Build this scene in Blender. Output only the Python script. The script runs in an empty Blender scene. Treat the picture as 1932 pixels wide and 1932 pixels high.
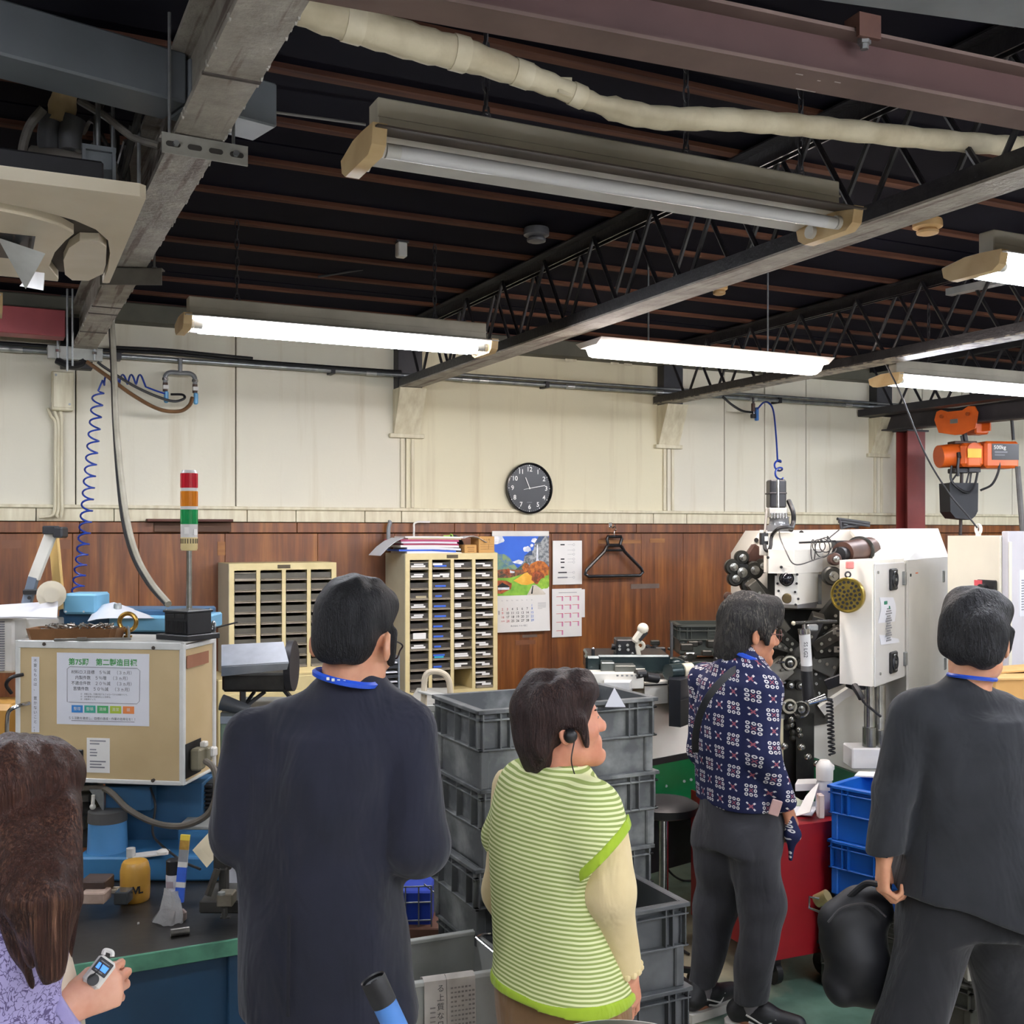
import bpy,bmesh,math,random
import numpy as np
from mathutils import Vector,Matrix,Euler
C=bpy.context.scene
COL=C.collection
PI=math.pi
rnd=random.Random(7)
# camera, world, exposure
H=1.90
F=2050.0
TH=math.radians(25.9)
HY=1005.0
cam=bpy.data.objects.new('camera',bpy.data.cameras.new('camera'))
COL.objects.link(cam)
cam.location=(0,0,H)
cam.rotation_euler=(PI/2,0,-TH)
cam.data.sensor_width=36.0
cam.data.lens=F/1932*36.0
cam.data.shift_y=(HY-966)/1932
cam.data.clip_start=0.05
C.camera=cam
C.view_settings.view_transform='Standard'
C.view_settings.look='None'
C.view_settings.exposure=0.12
C.view_settings.gamma=1.0
C.view_settings.use_curve_mapping=False
w=bpy.data.worlds.new('world');C.world=w;w.use_nodes=True
w.node_tree.nodes['Background'].inputs[0].default_value=(0.8,0.85,1.0,1)
w.node_tree.nodes['Background'].inputs[1].default_value=0.02
TUBE_L=72.0
SN,CS=math.sin(TH),math.cos(TH)
def W(px,py,Y=None,X=None,Z=None,d=None):
 """a photograph pixel met with a wall plane, a height or a depth -> world point"""
 u=(px-966)/F;v=(HY-py)/F
 if d is None:
  if Y is not None:d=Y/(CS-u*SN)
  elif X is not None:d=X/(SN+u*CS)
  else:d=(Z-H)/v
 return Vector((d*(SN+u*CS),d*(CS-u*SN),H+v*d))
def mpp(d):return d/F
# materials
def lin(c):
 if isinstance(c,str):
  c=tuple(int(c[i:i+2],16)for i in(0,2,4))
 return tuple(((x/255)/12.92 if x/255<=.04045 else((x/255+.055)/1.055)**2.4)for x in c)
MATS={}
class NT:
 def __init__(s,name):
  s.m=bpy.data.materials.new(name);s.m.use_nodes=True
  s.t=s.m.node_tree;s.b=s.t.nodes['Principled BSDF']
 def n(s,typ,**kw):
  nd=s.t.nodes.new(typ)
  for k,v in kw.items():
   if k.startswith('i_'):
    key=k[2:];key=int(key)if key.isdigit()else key.replace('_',' ')
    if isinstance(v,tuple)and len(v)==2 and isinstance(v[0],bpy.types.Node):s.l(v,nd.inputs[key])
    else:nd.inputs[key].default_value=v
   else:setattr(nd,k,v)
  return nd
 def l(s,a,b):
  if isinstance(a,tuple):a=a[0].outputs[a[1]]
  s.t.links.new(a,b)
 def math(s,op,a,b=None,c=None,clamp=False):
  nd=s.t.nodes.new('ShaderNodeMath');nd.operation=op;nd.use_clamp=clamp
  for i,x in enumerate((a,b,c)):
   if x is None:continue
   if isinstance(x,(int,float)):nd.inputs[i].default_value=x
   else:s.l(x,nd.inputs[i])
  return(nd,0)
 def mix(s,f,a,b):
  nd=s.t.nodes.new('ShaderNodeMix');nd.data_type='RGBA'
  for i,x in((0,f),(6,a),(7,b)):
   if isinstance(x,(int,float)):nd.inputs[i].default_value=x
   elif isinstance(x,tuple)and isinstance(x[0],bpy.types.Node):s.l(x,nd.inputs[i])
   else:nd.inputs[i].default_value=(*x,1)
  return(nd,2)
 def ramp(s,f,stops):
  nd=s.t.nodes.new('ShaderNodeValToRGB');r=nd.color_ramp
  while len(r.elements)>1:r.elements.remove(r.elements[-1])
  r.elements[0].position=stops[0][0];r.elements[0].color=(*stops[0][1],1)
  for p,c in stops[1:]:
   e=r.elements.new(p);e.color=(*c,1)
  s.l(f,nd.inputs[0]);return(nd,0)
 def coord(s,kind='Object',scale=(1,1,1),loc=(0,0,0),rot=(0,0,0)):
  tc=s.t.nodes.new('ShaderNodeTexCoord');mp=s.t.nodes.new('ShaderNodeMapping')
  mp.inputs['Scale'].default_value=scale;mp.inputs['Location'].default_value=loc;mp.inputs['Rotation'].default_value=rot
  s.l(tc.outputs[kind],mp.inputs[0]);return(mp,0)
 def noise(s,vec,scale,detail=4,rough=.55,dist=0.0):
  nd=s.t.nodes.new('ShaderNodeTexNoise');nd.inputs['Scale'].default_value=scale
  nd.inputs['Detail'].default_value=detail;nd.inputs['Roughness'].default_value=rough;nd.inputs['Distortion'].default_value=dist
  s.l(vec,nd.inputs['Vector']);return(nd,0)
 def bump(s,hgt,strength=.3,dist=.01):
  nd=s.t.nodes.new('ShaderNodeBump');nd.inputs['Strength'].default_value=strength;nd.inputs['Distance'].default_value=dist
  s.l(hgt,nd.inputs['Height']);s.l((nd,0),s.b.inputs['Normal'])
 def out(s,col,rough=.6,metal=0.0,spec=.5):
  if isinstance(col,tuple)and isinstance(col[0],bpy.types.Node):s.l(col,s.b.inputs['Base Color'])
  else:s.b.inputs['Base Color'].default_value=(*col,1)
  if isinstance(rough,tuple):s.l(rough,s.b.inputs['Roughness'])
  else:s.b.inputs['Roughness'].default_value=rough
  s.b.inputs['Metallic'].default_value=metal
  s.b.inputs['Specular IOR Level'].default_value=spec
  return s.m
def pm(name,c,c2=None,scale=8.0,rough=.6,metal=0.0,bump=0.0,bscale=None,stretch=(1,1,1),spec=.5,lo=.35,hi=.7,bdist=.004):
 """procedural paint / plastic / metal: two tones mixed by noise, optional relief"""
 if name in MATS:return MATS[name]
 s=NT(name);c=lin(c);c2=lin(c2)if c2 else tuple(x*.8 for x in c)
 v=s.coord('Object',stretch)
 n=s.noise(v,scale)
 f=s.ramp(n,[(lo,(0,0,0)),(hi,(1,1,1))])
 m=s.out(s.mix(f,c,c2),rough,metal,spec)
 if bump:s.bump(s.noise(v,bscale or scale*4,3),bump,bdist)
 MATS[name]=m;return m
def emit(name,col,strength):
 if name in MATS:return MATS[name]
 s=NT(name);s.out(lin(col),.4)
 s.b.inputs['Emission Color'].default_value=(*lin(col),1);s.b.inputs['Emission Strength'].default_value=strength
 MATS[name]=s.m;return s.m
def glassy(name,col,alpha=.25,rough=.1):
 if name in MATS:return MATS[name]
 s=NT(name);s.out(lin(col),rough);s.b.inputs['Alpha'].default_value=alpha
 MATS[name]=s.m;return s.m
# mesh builder
def frame(d):
 d=Vector(d).normalized()
 a=Vector((0,0,1))if abs(d.z)<.9 else Vector((1,0,0))
 x=a.cross(d).normalized();y=d.cross(x)
 return x,y,d
class MB:
 def __init__(s):s.v=[];s.f=[];s.mi=[];s.m=0
 def add(s,vs,fs):
  o=len(s.v);s.v+=[tuple(v)for v in vs]
  for f in fs:s.f.append(tuple(i+o for i in f));s.mi.append(s.m)
  return s
 def box(s,c,size,b=0.0,R=None):
  hx,hy,hz=size[0]/2,size[1]/2,size[2]/2
  if b<=0:
   vs=[Vector((x*hx,y*hy,z*hz))for z in(-1,1)for y in(-1,1)for x in(-1,1)]
   fs=[(0,2,3,1),(4,5,7,6),(0,1,5,4),(2,6,7,3),(0,4,6,2),(1,3,7,5)]
  else:
   b=min(b,hx*.95,hy*.95,hz*.95)
   vs=[];idx={}
   for sx in(-1,1):
    for sy in(-1,1):
     for sz in(-1,1):
      for k in range(3):
       p=[sx*(hx-b),sy*(hy-b),sz*(hz-b)]
       p[k]+=(sx,sy,sz)[k]*b
       idx[(sx,sy,sz,k)]=len(vs);vs.append(Vector(p))
   fs=[]
   def q(a):
    n=(vs[a[1]]-vs[a[0]]).cross(vs[a[2]]-vs[a[0]])
    cc=sum((vs[i]for i in a),Vector())/len(a)
    fs.append(tuple(a)if n.dot(cc)>0 else tuple(reversed(a)))
   sg=(-1,1)
   for s1 in sg:
    q([idx[(s1,a,c2,0)]for a,c2 in((-1,-1),(1,-1),(1,1),(-1,1))])
    q([idx[(a,s1,c2,1)]for a,c2 in((-1,-1),(1,-1),(1,1),(-1,1))])
    q([idx[(a,c2,s1,2)]for a,c2 in((-1,-1),(1,-1),(1,1),(-1,1))])
    for s2 in sg:
     q([idx[(s1,s2,-1,0)],idx[(s1,s2,1,0)],idx[(s1,s2,1,1)],idx[(s1,s2,-1,1)]])
     q([idx[(s1,-1,s2,0)],idx[(s1,1,s2,0)],idx[(s1,1,s2,2)],idx[(s1,-1,s2,2)]])
     q([idx[(-1,s1,s2,1)],idx[(1,s1,s2,1)],idx[(1,s1,s2,2)],idx[(-1,s1,s2,2)]])
     for s3 in sg:q([idx[(s1,s2,s3,0)],idx[(s1,s2,s3,1)],idx[(s1,s2,s3,2)]])
  c=Vector(c)
  if R is not None:vs=[R@v for v in vs]
  return s.add([v+c for v in vs],fs)
 def b2(s,x0,x1,y0,y1,z0,z1,b=0.0):
  return s.box(((x0+x1)/2,(y0+y1)/2,(z0+z1)/2),(abs(x1-x0),abs(y1-y0),abs(z1-z0)),b)
 def bar(s,p0,p1,wd,ht,up=(0,0,1),b=0.0):
  p0,p1=Vector(p0),Vector(p1);d=(p1-p0);L=d.length;d.normalize()
  x=d.cross(Vector(up))
  if x.length<1e-4:x=d.cross(Vector((1,0,0)))
  x.normalize();z=x.cross(d)
  return s.box((p0+p1)/2,(wd,L,ht),b,Matrix((x,d,z)).transposed())
 def cyl(s,p0,p1,r0,r1=None,n=16,cap=True):
  return s.lathe_line(p0,p1,[(0,r0),(1,r0 if r1 is None else r1)],n,cap)
 def lathe_line(s,p0,p1,prof,n=16,cap=True):
  p0,p1=Vector(p0),Vector(p1);x,y,d=frame(p1-p0)
  vs=[];fs=[]
  for t,r in prof:
   c=p0.lerp(p1,t)
   for k in range(n):
    a=2*PI*k/n;vs.append(c+(x*math.cos(a)+y*math.sin(a))*r)
  for i in range(len(prof)-1):
   for k in range(n):
    k2=(k+1)%n
    fs.append((i*n+k,i*n+k2,(i+1)*n+k2,(i+1)*n+k))
  if cap:
   fs.append(tuple(reversed(range(n))));fs.append(tuple(range((len(prof)-1)*n,len(prof)*n)))
  return s.add(vs,fs)
 def lathe(s,c,prof,n=24,axis=(0,0,1),cap=True):
  """prof: (height, radius) along axis from c"""
  c=Vector(c);a=Vector(axis).normalized()
  h0,h1=prof[0][0],prof[-1][0]
  x,y,d=frame(a);vs=[];fs=[]
  for h,r in prof:
   for k in range(n):
    t=2*PI*k/n;vs.append(c+d*h+(x*math.cos(t)+y*math.sin(t))*max(r,1e-5))
  for i in range(len(prof)-1):
   for k in range(n):
    k2=(k+1)%n;fs.append((i*n+k,i*n+k2,(i+1)*n+k2,(i+1)*n+k))
  if cap:
   fs.append(tuple(reversed(range(n))));fs.append(tuple(range((len(prof)-1)*n,len(prof)*n)))
  return s.add(vs,fs)
 def tube(s,pts,r,n=8,cap=True,closed=False):
  pts=[Vector(p)for p in pts];N=len(pts);vs=[];fs=[]
  rr=r if isinstance(r,(list,tuple))else[r]*N
  tx=None
  for i in range(N):
   if closed:d=pts[(i+1)%N]-pts[i-1]
   else:d=pts[min(i+1,N-1)]-pts[max(i-1,0)]
   if d.length<1e-9:d=Vector((0,0,1))
   d.normalize()
   if tx is None:x,y,_=frame(d)
   else:
    x=tx-d*tx.dot(d)
    if x.length<1e-6:x,y,_=frame(d)
    x.normalize();y=d.cross(x)
   tx=x
   for k in range(n):
    a=2*PI*k/n;vs.append(pts[i]+(x*math.cos(a)+y*math.sin(a))*rr[i])
  for i in range(N if closed else N-1):
   j=(i+1)%N
   for k in range(n):
    k2=(k+1)%n;fs.append((i*n+k,i*n+k2,j*n+k2,j*n+k))
  if cap and not closed:
   fs.append(tuple(reversed(range(n))));fs.append(tuple(range((N-1)*n,N*n)))
  return s.add(vs,fs)
 def prism(s,poly,vec,org=(0,0,0),ux=(1,0,0),uy=(0,0,1)):
  """2-D polygon in (ux,uy) at org, extruded by vec"""
  o=Vector(org);ux=Vector(ux);uy=Vector(uy);vec=Vector(vec);n=len(poly)
  a=[o+ux*p[0]+uy*p[1]for p in poly];b=[p+vec for p in a]
  nrm=Vector()
  for i in range(n):nrm+=a[i].cross(a[(i+1)%n])
  fl=nrm.dot(vec)>0
  fs=[tuple(range(n)),tuple(reversed(range(n,2*n)))]+[(i+n,(i+1)%n+n,(i+1)%n,i)for i in range(n)]
  if fl:fs=[tuple(reversed(f))for f in fs]
  return s.add(a+b,fs)
 def quad(s,a,b,c,d):return s.add([a,b,c,d],[(0,1,2,3)])
 def sheet(s,grid,th=0.0):
  """grid: rows of points"""
  r,c=len(grid),len(grid[0]);vs=[Vector(p)for row in grid for p in row]
  fs=[(i*c+j,i*c+j+1,(i+1)*c+j+1,(i+1)*c+j)for i in range(r-1)for j in range(c-1)]
  s.add(vs,fs)
  if th:
   n=(vs[1]-vs[0]).cross(vs[c]-vs[0]).normalized()*-th
   v2=[v+n for v in vs]
   o=len(s.v)-len(vs);s.add(v2,[tuple(reversed(f))for f in fs])
   rim=[j for j in range(c)]+[i*c+c-1 for i in range(1,r)]+[(r-1)*c+j for j in range(c-2,-1,-1)]+[i*c for i in range(r-2,0,-1)]
   for a,b_ in zip(rim,rim[1:]+rim[:1]):s.f.append((o+b_,o+a,o+len(vs)+a,o+len(vs)+b_));s.mi.append(s.m)
  return s
 def sphere(s,c,r,n=16,m=10,sc=(1,1,1)):
  c=Vector(c);vs=[c+Vector((0,0,r*sc[2]))];fs=[]
  for i in range(1,m):
   t=PI*i/m
   for k in range(n):
    a=2*PI*k/n
    vs.append(c+Vector((r*sc[0]*math.sin(t)*math.cos(a),r*sc[1]*math.sin(t)*math.sin(a),r*sc[2]*math.cos(t))))
  vs.append(c-Vector((0,0,r*sc[2])));L=len(vs)-1
  for k in range(n):
   k2=(k+1)%n
   fs.append((0,1+k,1+k2));fs.append((L,L-n+k2,L-n+k))
   for i in range(m-2):
    a=1+i*n;fs.append((a+k,a+n+k,a+n+k2,a+k2))
  return s.add(vs,fs)
 def torus(s,c,R,r,axis=(0,0,1),n=24,m=8):
  x,y,d=frame(axis);c=Vector(c)
  return s.tube([c+(x*math.cos(2*PI*k/n)+y*math.sin(2*PI*k/n))*R for k in range(n)],r,m,closed=True)
 def xf(s,M,start=0):
  for i in range(start,len(s.v)):s.v[i]=tuple(M@Vector(s.v[i]))
  return s
def link_mesh(name,me,mats,parent=None,ang=35):
 o=bpy.data.objects.new(name,me);COL.objects.link(o)
 for m in(mats if isinstance(mats,(list,tuple))else[mats]):me.materials.append(m)
 if parent is not None:o.parent=parent
 return o
def B(mb,name,mat,parent=None,label=None,smooth=True,ang=35,world=False,kind=None,flat_shade=False):
 me=bpy.data.meshes.new(name)
 vs=mb.v
 if world and parent is not None:
  inv=mw(parent).inverted();vs=[tuple(inv@Vector(v))for v in vs]
 me.from_pydata(vs,[],mb.f)
 if any(mb.mi):me.polygons.foreach_set('material_index',mb.mi)
 if smooth and not flat_shade:
  me.polygons.foreach_set('use_smooth',[True]*len(me.polygons))
  me.set_sharp_from_angle(angle=math.radians(ang))
 me.update()
 o=link_mesh(name,me,mat,parent)
 if label:o['label']=label
 if kind:o['kind']=kind
 return o
def mw(o):
 M=o.matrix_basis.copy()
 if o.parent is not None:M=mw(o.parent)@M
 return M
def T(name,label,cat,loc=(0,0,0),rz=0.0,group=None,rot=None):
 o=bpy.data.objects.new(name,None);COL.objects.link(o)
 o.location=loc;o.rotation_euler=rot if rot else(0,0,rz);o.empty_display_size=.1
 o['label']=label;o['category']=cat
 if group:o['group']=group
 return o
def tag(o,label,cat,group=None,kind=None):
 o['label']=label;o['category']=cat
 if group:o['group']=group
 if kind:o['kind']=kind
 return o
def S(name,mb,mat,parent=None,**k):
 o=B(mb,name,mat,parent,**k)
 if parent is None:o['kind']='structure'
 return o
def SE(name,loc=(0,0,0)):
 o=bpy.data.objects.new(name,None);COL.objects.link(o);o.location=loc;o['kind']='structure';return o
def dup(root,loc=None,rz=None,label=None,group=None,rot=None):
 r=root.copy();COL.objects.link(r)
 if loc is not None:r.location=loc
 if rz is not None:r.rotation_euler=(0,0,rz)
 if rot is not None:r.rotation_euler=rot
 if label:r['label']=label
 if group:r['group']=group
 for ch in list(root.children):
  c=ch.copy();COL.objects.link(c);c.parent=r
  for g in list(ch.children):
   d=g.copy();COL.objects.link(d);d.parent=c
 return r
def inst(o,loc,rot=None,parent=None):
 """one more piece sharing mesh data"""
 c=o.copy();COL.objects.link(c);c.location=loc
 if rot is not None:c.rotation_euler=rot
 if parent is not None:c.parent=parent
 return c
def spline(pts,n=12):
 """Catmull-Rom through points"""
 P=[Vector(p)for p in pts];P=[P[0]*2-P[1]]+P+[P[-1]*2-P[-2]];out=[]
 for i in range(1,len(P)-2):
  for k in range(n):
   t=k/n;a,b,c,d=P[i-1],P[i],P[i+1],P[i+2]
   out.append(.5*((2*b)+(c-a)*t+(2*a-5*b+4*c-d)*t*t+(3*b-a-3*c+d)*t**3))
 out.append(P[-2]);return out
def text(name,s,size,mat,parent,loc,rot=(PI/2,0,0),align='CENTER',sx=1.0,ext=0.0,label=None,bold=0.0,line=1.0):
 cu=bpy.data.curves.new('t','FONT');cu.body=s;cu.size=size;cu.align_x=align;cu.align_y='CENTER'
 cu.extrude=ext;cu.offset=bold;cu.space_line=line;cu.resolution_u=3
 o=bpy.data.objects.new('t',cu);COL.objects.link(o)
 dg=bpy.context.evaluated_depsgraph_get();me=bpy.data.meshes.new_from_object(o.evaluated_get(dg));me.name=name
 bpy.data.objects.remove(o);bpy.data.curves.remove(cu)
 me.materials.clear()
 o=link_mesh(name,me,mat,parent);o.location=loc;o.rotation_euler=rot;o.scale=(sx,1,1)
 if label:o['label']=label
 return o
# materials of the setting
def mat_cream(c1='dad3b8',c2='d3cfbf'):
 s=NT('cream painted plaster')
 v=s.coord('Object',(1,1,1));vs=s.coord('Object',(7,7,.45))
 n1=s.noise(v,1.6,5);n2=s.noise(vs,1.0,6,.6)
 a=s.mix(s.ramp(n1,[(.3,(0,0,0)),(.75,(1,1,1))]),lin(c1),lin(c2))
 st=s.ramp(n2,[(.54,(0,0,0)),(.74,(1,1,1))])
 b=s.mix(s.math('MULTIPLY',st,.65),a,lin('b7a98a'))
 s.out(b,.75);s.bump(s.noise(v,30,4),.08,.01);return s.m
def mat_ply():
 s=NT('varnished plywood')
 v=s.coord('Object',(14,14,1.1));v2=s.coord('Object',(1,1,1));v3=s.coord('Object',(60,60,2.5))
 n1=s.noise(v,1.0,6,.6,.4);n2=s.noise(v2,2.2,4);n3=s.noise(v3,1.0,3)
 a=s.ramp(n1,[(.28,lin('4b2a17')),(.48,lin('784522')),(.66,lin('97602f')),(.82,lin('b98046'))])
 b=s.mix(s.math('MULTIPLY',s.ramp(n2,[(.4,(0,0,0)),(.8,(1,1,1))]),.6),a,lin('4a2a1c'))
 c=s.mix(s.math('MULTIPLY',s.ramp(n3,[(.45,(0,0,0)),(.75,(1,1,1))]),.35),b,lin('331a10'))
 s.out(c,s.ramp(n2,[(.3,(.28,)*3),(.8,(.55,)*3)]));s.bump(n3,.1,.004);return s.m
def mat_floor():
 s=NT('worn green floor paint')
 v=s.coord('Object',(1,1,1))
 n1=s.noise(v,.7,6,.6,.3);n2=s.noise(v,9,5);n3=s.noise(v,2.0,5)
 g=s.mix(s.ramp(n2,[(.35,(0,0,0)),(.7,(1,1,1))]),lin('5d7d70'),lin('48675b'))
 cst=s.mix(s.ramp(n2,[(.3,(0,0,0)),(.7,(1,1,1))]),lin('a39c84'),lin('8d8670'))
 f=s.ramp(n1,[(.46,(0,0,0)),(.56,(1,1,1))])
 b=s.mix(f,g,cst)
 c=s.mix(s.math('MULTIPLY',s.ramp(n3,[(.55,(0,0,0)),(.75,(1,1,1))]),.6),b,lin('35352f'))
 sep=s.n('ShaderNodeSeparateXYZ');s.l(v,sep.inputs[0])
 bounce_floor=s.ramp(s.math('MULTIPLY',s.math('ADD',(sep,1),5),.1),[(.722,(1,1,1)),(.727,(0,0,0))])  # unseen near floor made pale grey, added to bounce light upwards
 c=s.mix(bounce_floor,c,s.mix(s.math('MULTIPLY',n2,.4),lin('dcd9d0'),lin('b9b6ac')))
 s.out(c,s.ramp(n3,[(.3,(.25,)*3),(.7,(.55,)*3)]));s.bump(n2,.05,.004);return s.m
def mat_coated():
 s=NT('sprayed fireproof coating')
 v=s.coord('Object',(1,1,1));n1=s.noise(v,9,6,.65);n2=s.noise(v,60,4);n3=s.noise(s.coord('Object',(30,1.5,30)),1.0,5)
 a=s.mix(s.ramp(n1,[(.35,(0,0,0)),(.65,(1,1,1))]),lin('a8a297'),lin('878076'))
 a=s.mix(s.math('MULTIPLY',s.ramp(n3,[(.55,(0,0,0)),(.62,(1,1,1))]),.6),a,lin('4a2c28'))
 s.out(a,.7);s.bump(n2,.5,.01);return s.m
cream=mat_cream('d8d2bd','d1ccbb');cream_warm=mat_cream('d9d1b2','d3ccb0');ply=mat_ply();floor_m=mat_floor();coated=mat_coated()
cream_trim=pm('cream gloss trim','d6cfb4','bfb496',5,.5,stretch=(6,6,1))
dark_ceiling=pm('dark ceiling boards','12111c','0c0b14',2,.9,spec=.08)
joist_wood=pm('brown joist timber','644232','422b24',6,.85,spec=.1,stretch=(.3,6,6))
siding_wood=pm('red brown boards','5a3226','3d221b',5,.7,stretch=(.3,6,6))
plate_green=pm('grey green paint','5d5b4c','48463c',3,.7)
dark_steel=pm('dark painted steel','2d2c30','1d1c20',7,.5)
black_truss=pm('black glossy steel','1b1a1c','2b292b',25,.32,bump=.4,bscale=60)
galv=pm('galvanised steel','a3a6a4','83878a',20,.38,.8)
chrome=pm('bright steel','c9c9c9','a5a5a5',20,.18,1.0)
black_rub=pm('black rubber','17171a','0e0e10',15,.5)
black_pl=pm('black plastic','1d1e21','131416',15,.42)
white_pl=pm('white plastic','e2e0da','cfccc4',6,.45)
wire_grey=pm('grey cable','77746d','605e58',10,.6)
D=5.97
# floor, ceiling, walls
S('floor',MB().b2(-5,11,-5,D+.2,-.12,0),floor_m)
CZ=H+1.209
ceil=SE('ceiling',(0,0,CZ))
mb=MB()
for k in range(12):
 mb.b2(-5,11,-5+k*.93,-5+k*.93+.915,0,.02)
mb.b2(-5,11,-5,D+.2,.025,.06)
B(mb,'ceiling_board',dark_ceiling,ceil)
JZ=H+1.195
j0=None
for k in range(29):
 y=5.70-k*.3636
 if j0 is None:
  j0=B(MB().b2(-5,11,-.02,.02,0,CZ-JZ),'joist',joist_wood,ceil);j0.location=(0,y,JZ-CZ)
 else:inst(j0,(0,y,JZ-CZ))
S('wall_left',MB().b2(-5.2,-5,-5,D+.2,0,3.3),pm('side wall paint','cbc7b6','b5b09f',2,.8))
S('wall_right',MB().b2(11,11.2,-5,D+.2,0,3.3),MATS['side wall paint'])
S('wall_front',MB().b2(-5,11,-5.2,-5,0,3.3),MATS['side wall paint'])
back=SE('wall_back',(0,D,0))
B(MB().b2(-5,11,.03,.2,0,CZ),'wall_core',pm('shadow gap','2a241e','1d1814',4,.9),back)
WT=1.955
posts=[.42,2.21,4.03,5.86,7.68,9.5]
def wx(px,y=980):return W(px,y,Y=D).x
seams=[-5,-3.2,-1.4,-.35,posts[0],wx(445),posts[1],posts[2],wx(1367),wx(1443),wx(1521),posts[3],wx(1740),wx(1815),wx(1910),posts[4],8.6,posts[5],11]
for a,b in zip(seams[:-1],seams[1:]):
 B(MB().b2(a+.003,b-.003,0,.03,WT+.075,3.0,.003),'plaster_panel',cream_warm if posts[1]<=a<posts[2]else cream,back)
xs=[-5,-2,-.6,wx(68),wx(215),wx(367),wx(466),wx(558),wx(688),wx(757),wx(1232),wx(1295),wx(1460),wx(1600),wx(1700),wx(1815),wx(1932),9,11]
for a,b in zip(xs[:-1],xs[1:]):
 B(MB().b2(a+.002,b-.002,-.006,.03,WT+.004,WT+.072,.002),'strip_board',cream_trim,back)
B(MB().b2(-5,11,-.022,.0,WT+.07,WT+.088,.004),'ledge',cream_trim,back)
xs=[-5,-4.1,-3.2,-2.3,-1.4,-.5,wx(137,1050),wx(262,1050),wx(425,1050),wx(600,1050),wx(745,1050),wx(905,1050),wx(1041,1050),wx(1211,1050),wx(1290,1050),wx(1392,1050),5.9,6.8,7.7,8.6,9.5,11]
for a,b in zip(xs[:-1],xs[1:]):
 B(MB().b2(a+.001,b-.001,.006,.03,0,WT-.06,.0015),'plywood_sheet',ply,back)
xs=[-5,-3,-1,wx(150),wx(430),wx(560),wx(735),wx(857),wx(970),wx(1090),wx(1200),wx(1400),5.5,7,9,11]
for a,b in zip(xs[:-1],xs[1:]):
 B(MB().b2(a+.0015,b-.0015,-.006,.03,WT-.055,WT,.002),'top_rail',ply,back)
B(MB().b2(-5,11,-.09,.03,2.985,3.085,.006),'wall_plate',plate_green,back)
for k in range(1):
 B(MB().b2(-5,11,.0-.004*(k%2),.03,3.09+k*.13,3.09+k*.13+.122,.004),'siding_board',siding_wood,back)
for k,(px,py)in enumerate(((1080,680),(1160,686),(1185,688),(900,640))):
 p=W(px,py,Y=D-.091)
 B(MB().b2(p.x-.03-.02*(k==0),p.x+.03,p.y-D-.001,p.y-D+.001,p.z-.008,p.z+.008),'paint_chip',cream_trim,back)
for i,x in enumerate(posts):
 pz0=2.58
 B(MB().b2(x-.075,x+.075,-.075,.03,pz0+.15,JZ,.003),'post',dark_steel,back)
 if i==0:continue
 mb=MB()
 mb.prism([(0,0),(-.02,0),(-.13,.26),(0,.26)],(.16,0,0),(x-.08,-.0,pz0-.11),(0,1,0),(0,0,1))
 B(mb,'gusset',cream_trim,back)
 B(MB().b2(x-.105,x+.105,-.03,0,pz0-.13,pz0-.105,.003),'gusset_foot',cream_trim,back)
 B(MB().b2(x-.035,x-.012,-.012,0,WT+.09,pz0-.13,.003),'cover_strip',cream_trim,back)
 B(MB().b2(x+.03,x+.05,-.012,0,WT+.09,pz0-.13,.003),'cover_strip',cream_trim,back)
lightwood=pm('bare light wood','9a6a3a','7b4f2a',8,.7,stretch=(.4,4,4));tape=pm('old grey tape','6e5c50','594a41',6,.5);tape2=pm('old brown tape','7d4f32','6a4028',6,.5)
for px,py,ww,hh,m in((1170,1022,95,7,lightwood),(1241,1020,34,8,lightwood),(1218,1106,64,9,tape),(22,1027,26,12,tape2),(118,1027,22,14,tape2),(992,1212,40,8,tape2),(1000,1200,30,5,tape),(418,1035,12,22,lightwood)):
 p=W(px,py,Y=D);k=mpp(p.y/CS)*1.05
 B(MB().b2(p.x-ww*k/2,p.x+ww*k/2,.0035,.0065,p.z-hh*k/2,p.z+hh*k/2),'patch',m,back)
# ceiling steelwork
def truss(x,label,y0=.4,y1=D-.02,zb=H+.834,zt=H+1.19,mats=(black_truss,coated)):
 t=T('roof_truss',label,'truss',(x,y0,zb),group='roof trusses')
 L=y1-y0
 mb=MB();mb.m=1;mb.b2(-.06,.06,0,L,0,.007)
 mb.m=0;mb.b2(-.06,-.053,0,L,.007,.05);mb.b2(.053,.06,0,L,.007,.05)
 B(mb,'bottom_chord',list(mats),t)
 h=zt-zb
 for sx in(-1,1):
  mb=MB();mb.b2(sx*.012,sx*.06,0,L,h,h+.006);mb.b2(sx*.012,sx*.018,0,L,h-.045,h)
  B(mb,'top_chord',mats[0],t)
 p=.42;rod={}
 n=int(L/p)
 for pl,off in((-.03,0),(.03,.21)):
  for k in range(n):
   ya=L-.12-off-k*p
   if ya-p<0:break
   for d in(0,1):
    key=d
    if key not in rod:
     m2=MB()
     if d==0:pts=[(0,0,h-.02),(0,-.17,.06),(0,-.195,.03),(0,-.21,.02)]
     else:pts=[(0,-.21,.02),(0,-.225,.03),(0,-.25,.06),(0,-.42,h-.02)]
     m2.tube(pts,.0085,6);r=B(m2,'web_rod',mats[0],t);rod[key]=r;r.location=(pl,ya,0)
    else:inst(rod[key],(pl,ya,0))
 return t
truss(2.20,'black lattice roof truss running past the unlit hanging lamp, left of the others')
pale_chord=pm('peeling pale paint','8d8778','3d3a38',22,.45,bump=.4,bscale=50,lo=.45,hi=.58)
truss(3.97,'black lattice roof truss with peeling pale lower chord, middle of the three',mats=(black_truss,pale_chord))
truss(5.72,'grey lattice roof truss ending above the orange hoist, furthest right',mats=(dark_steel,dark_steel))
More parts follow.
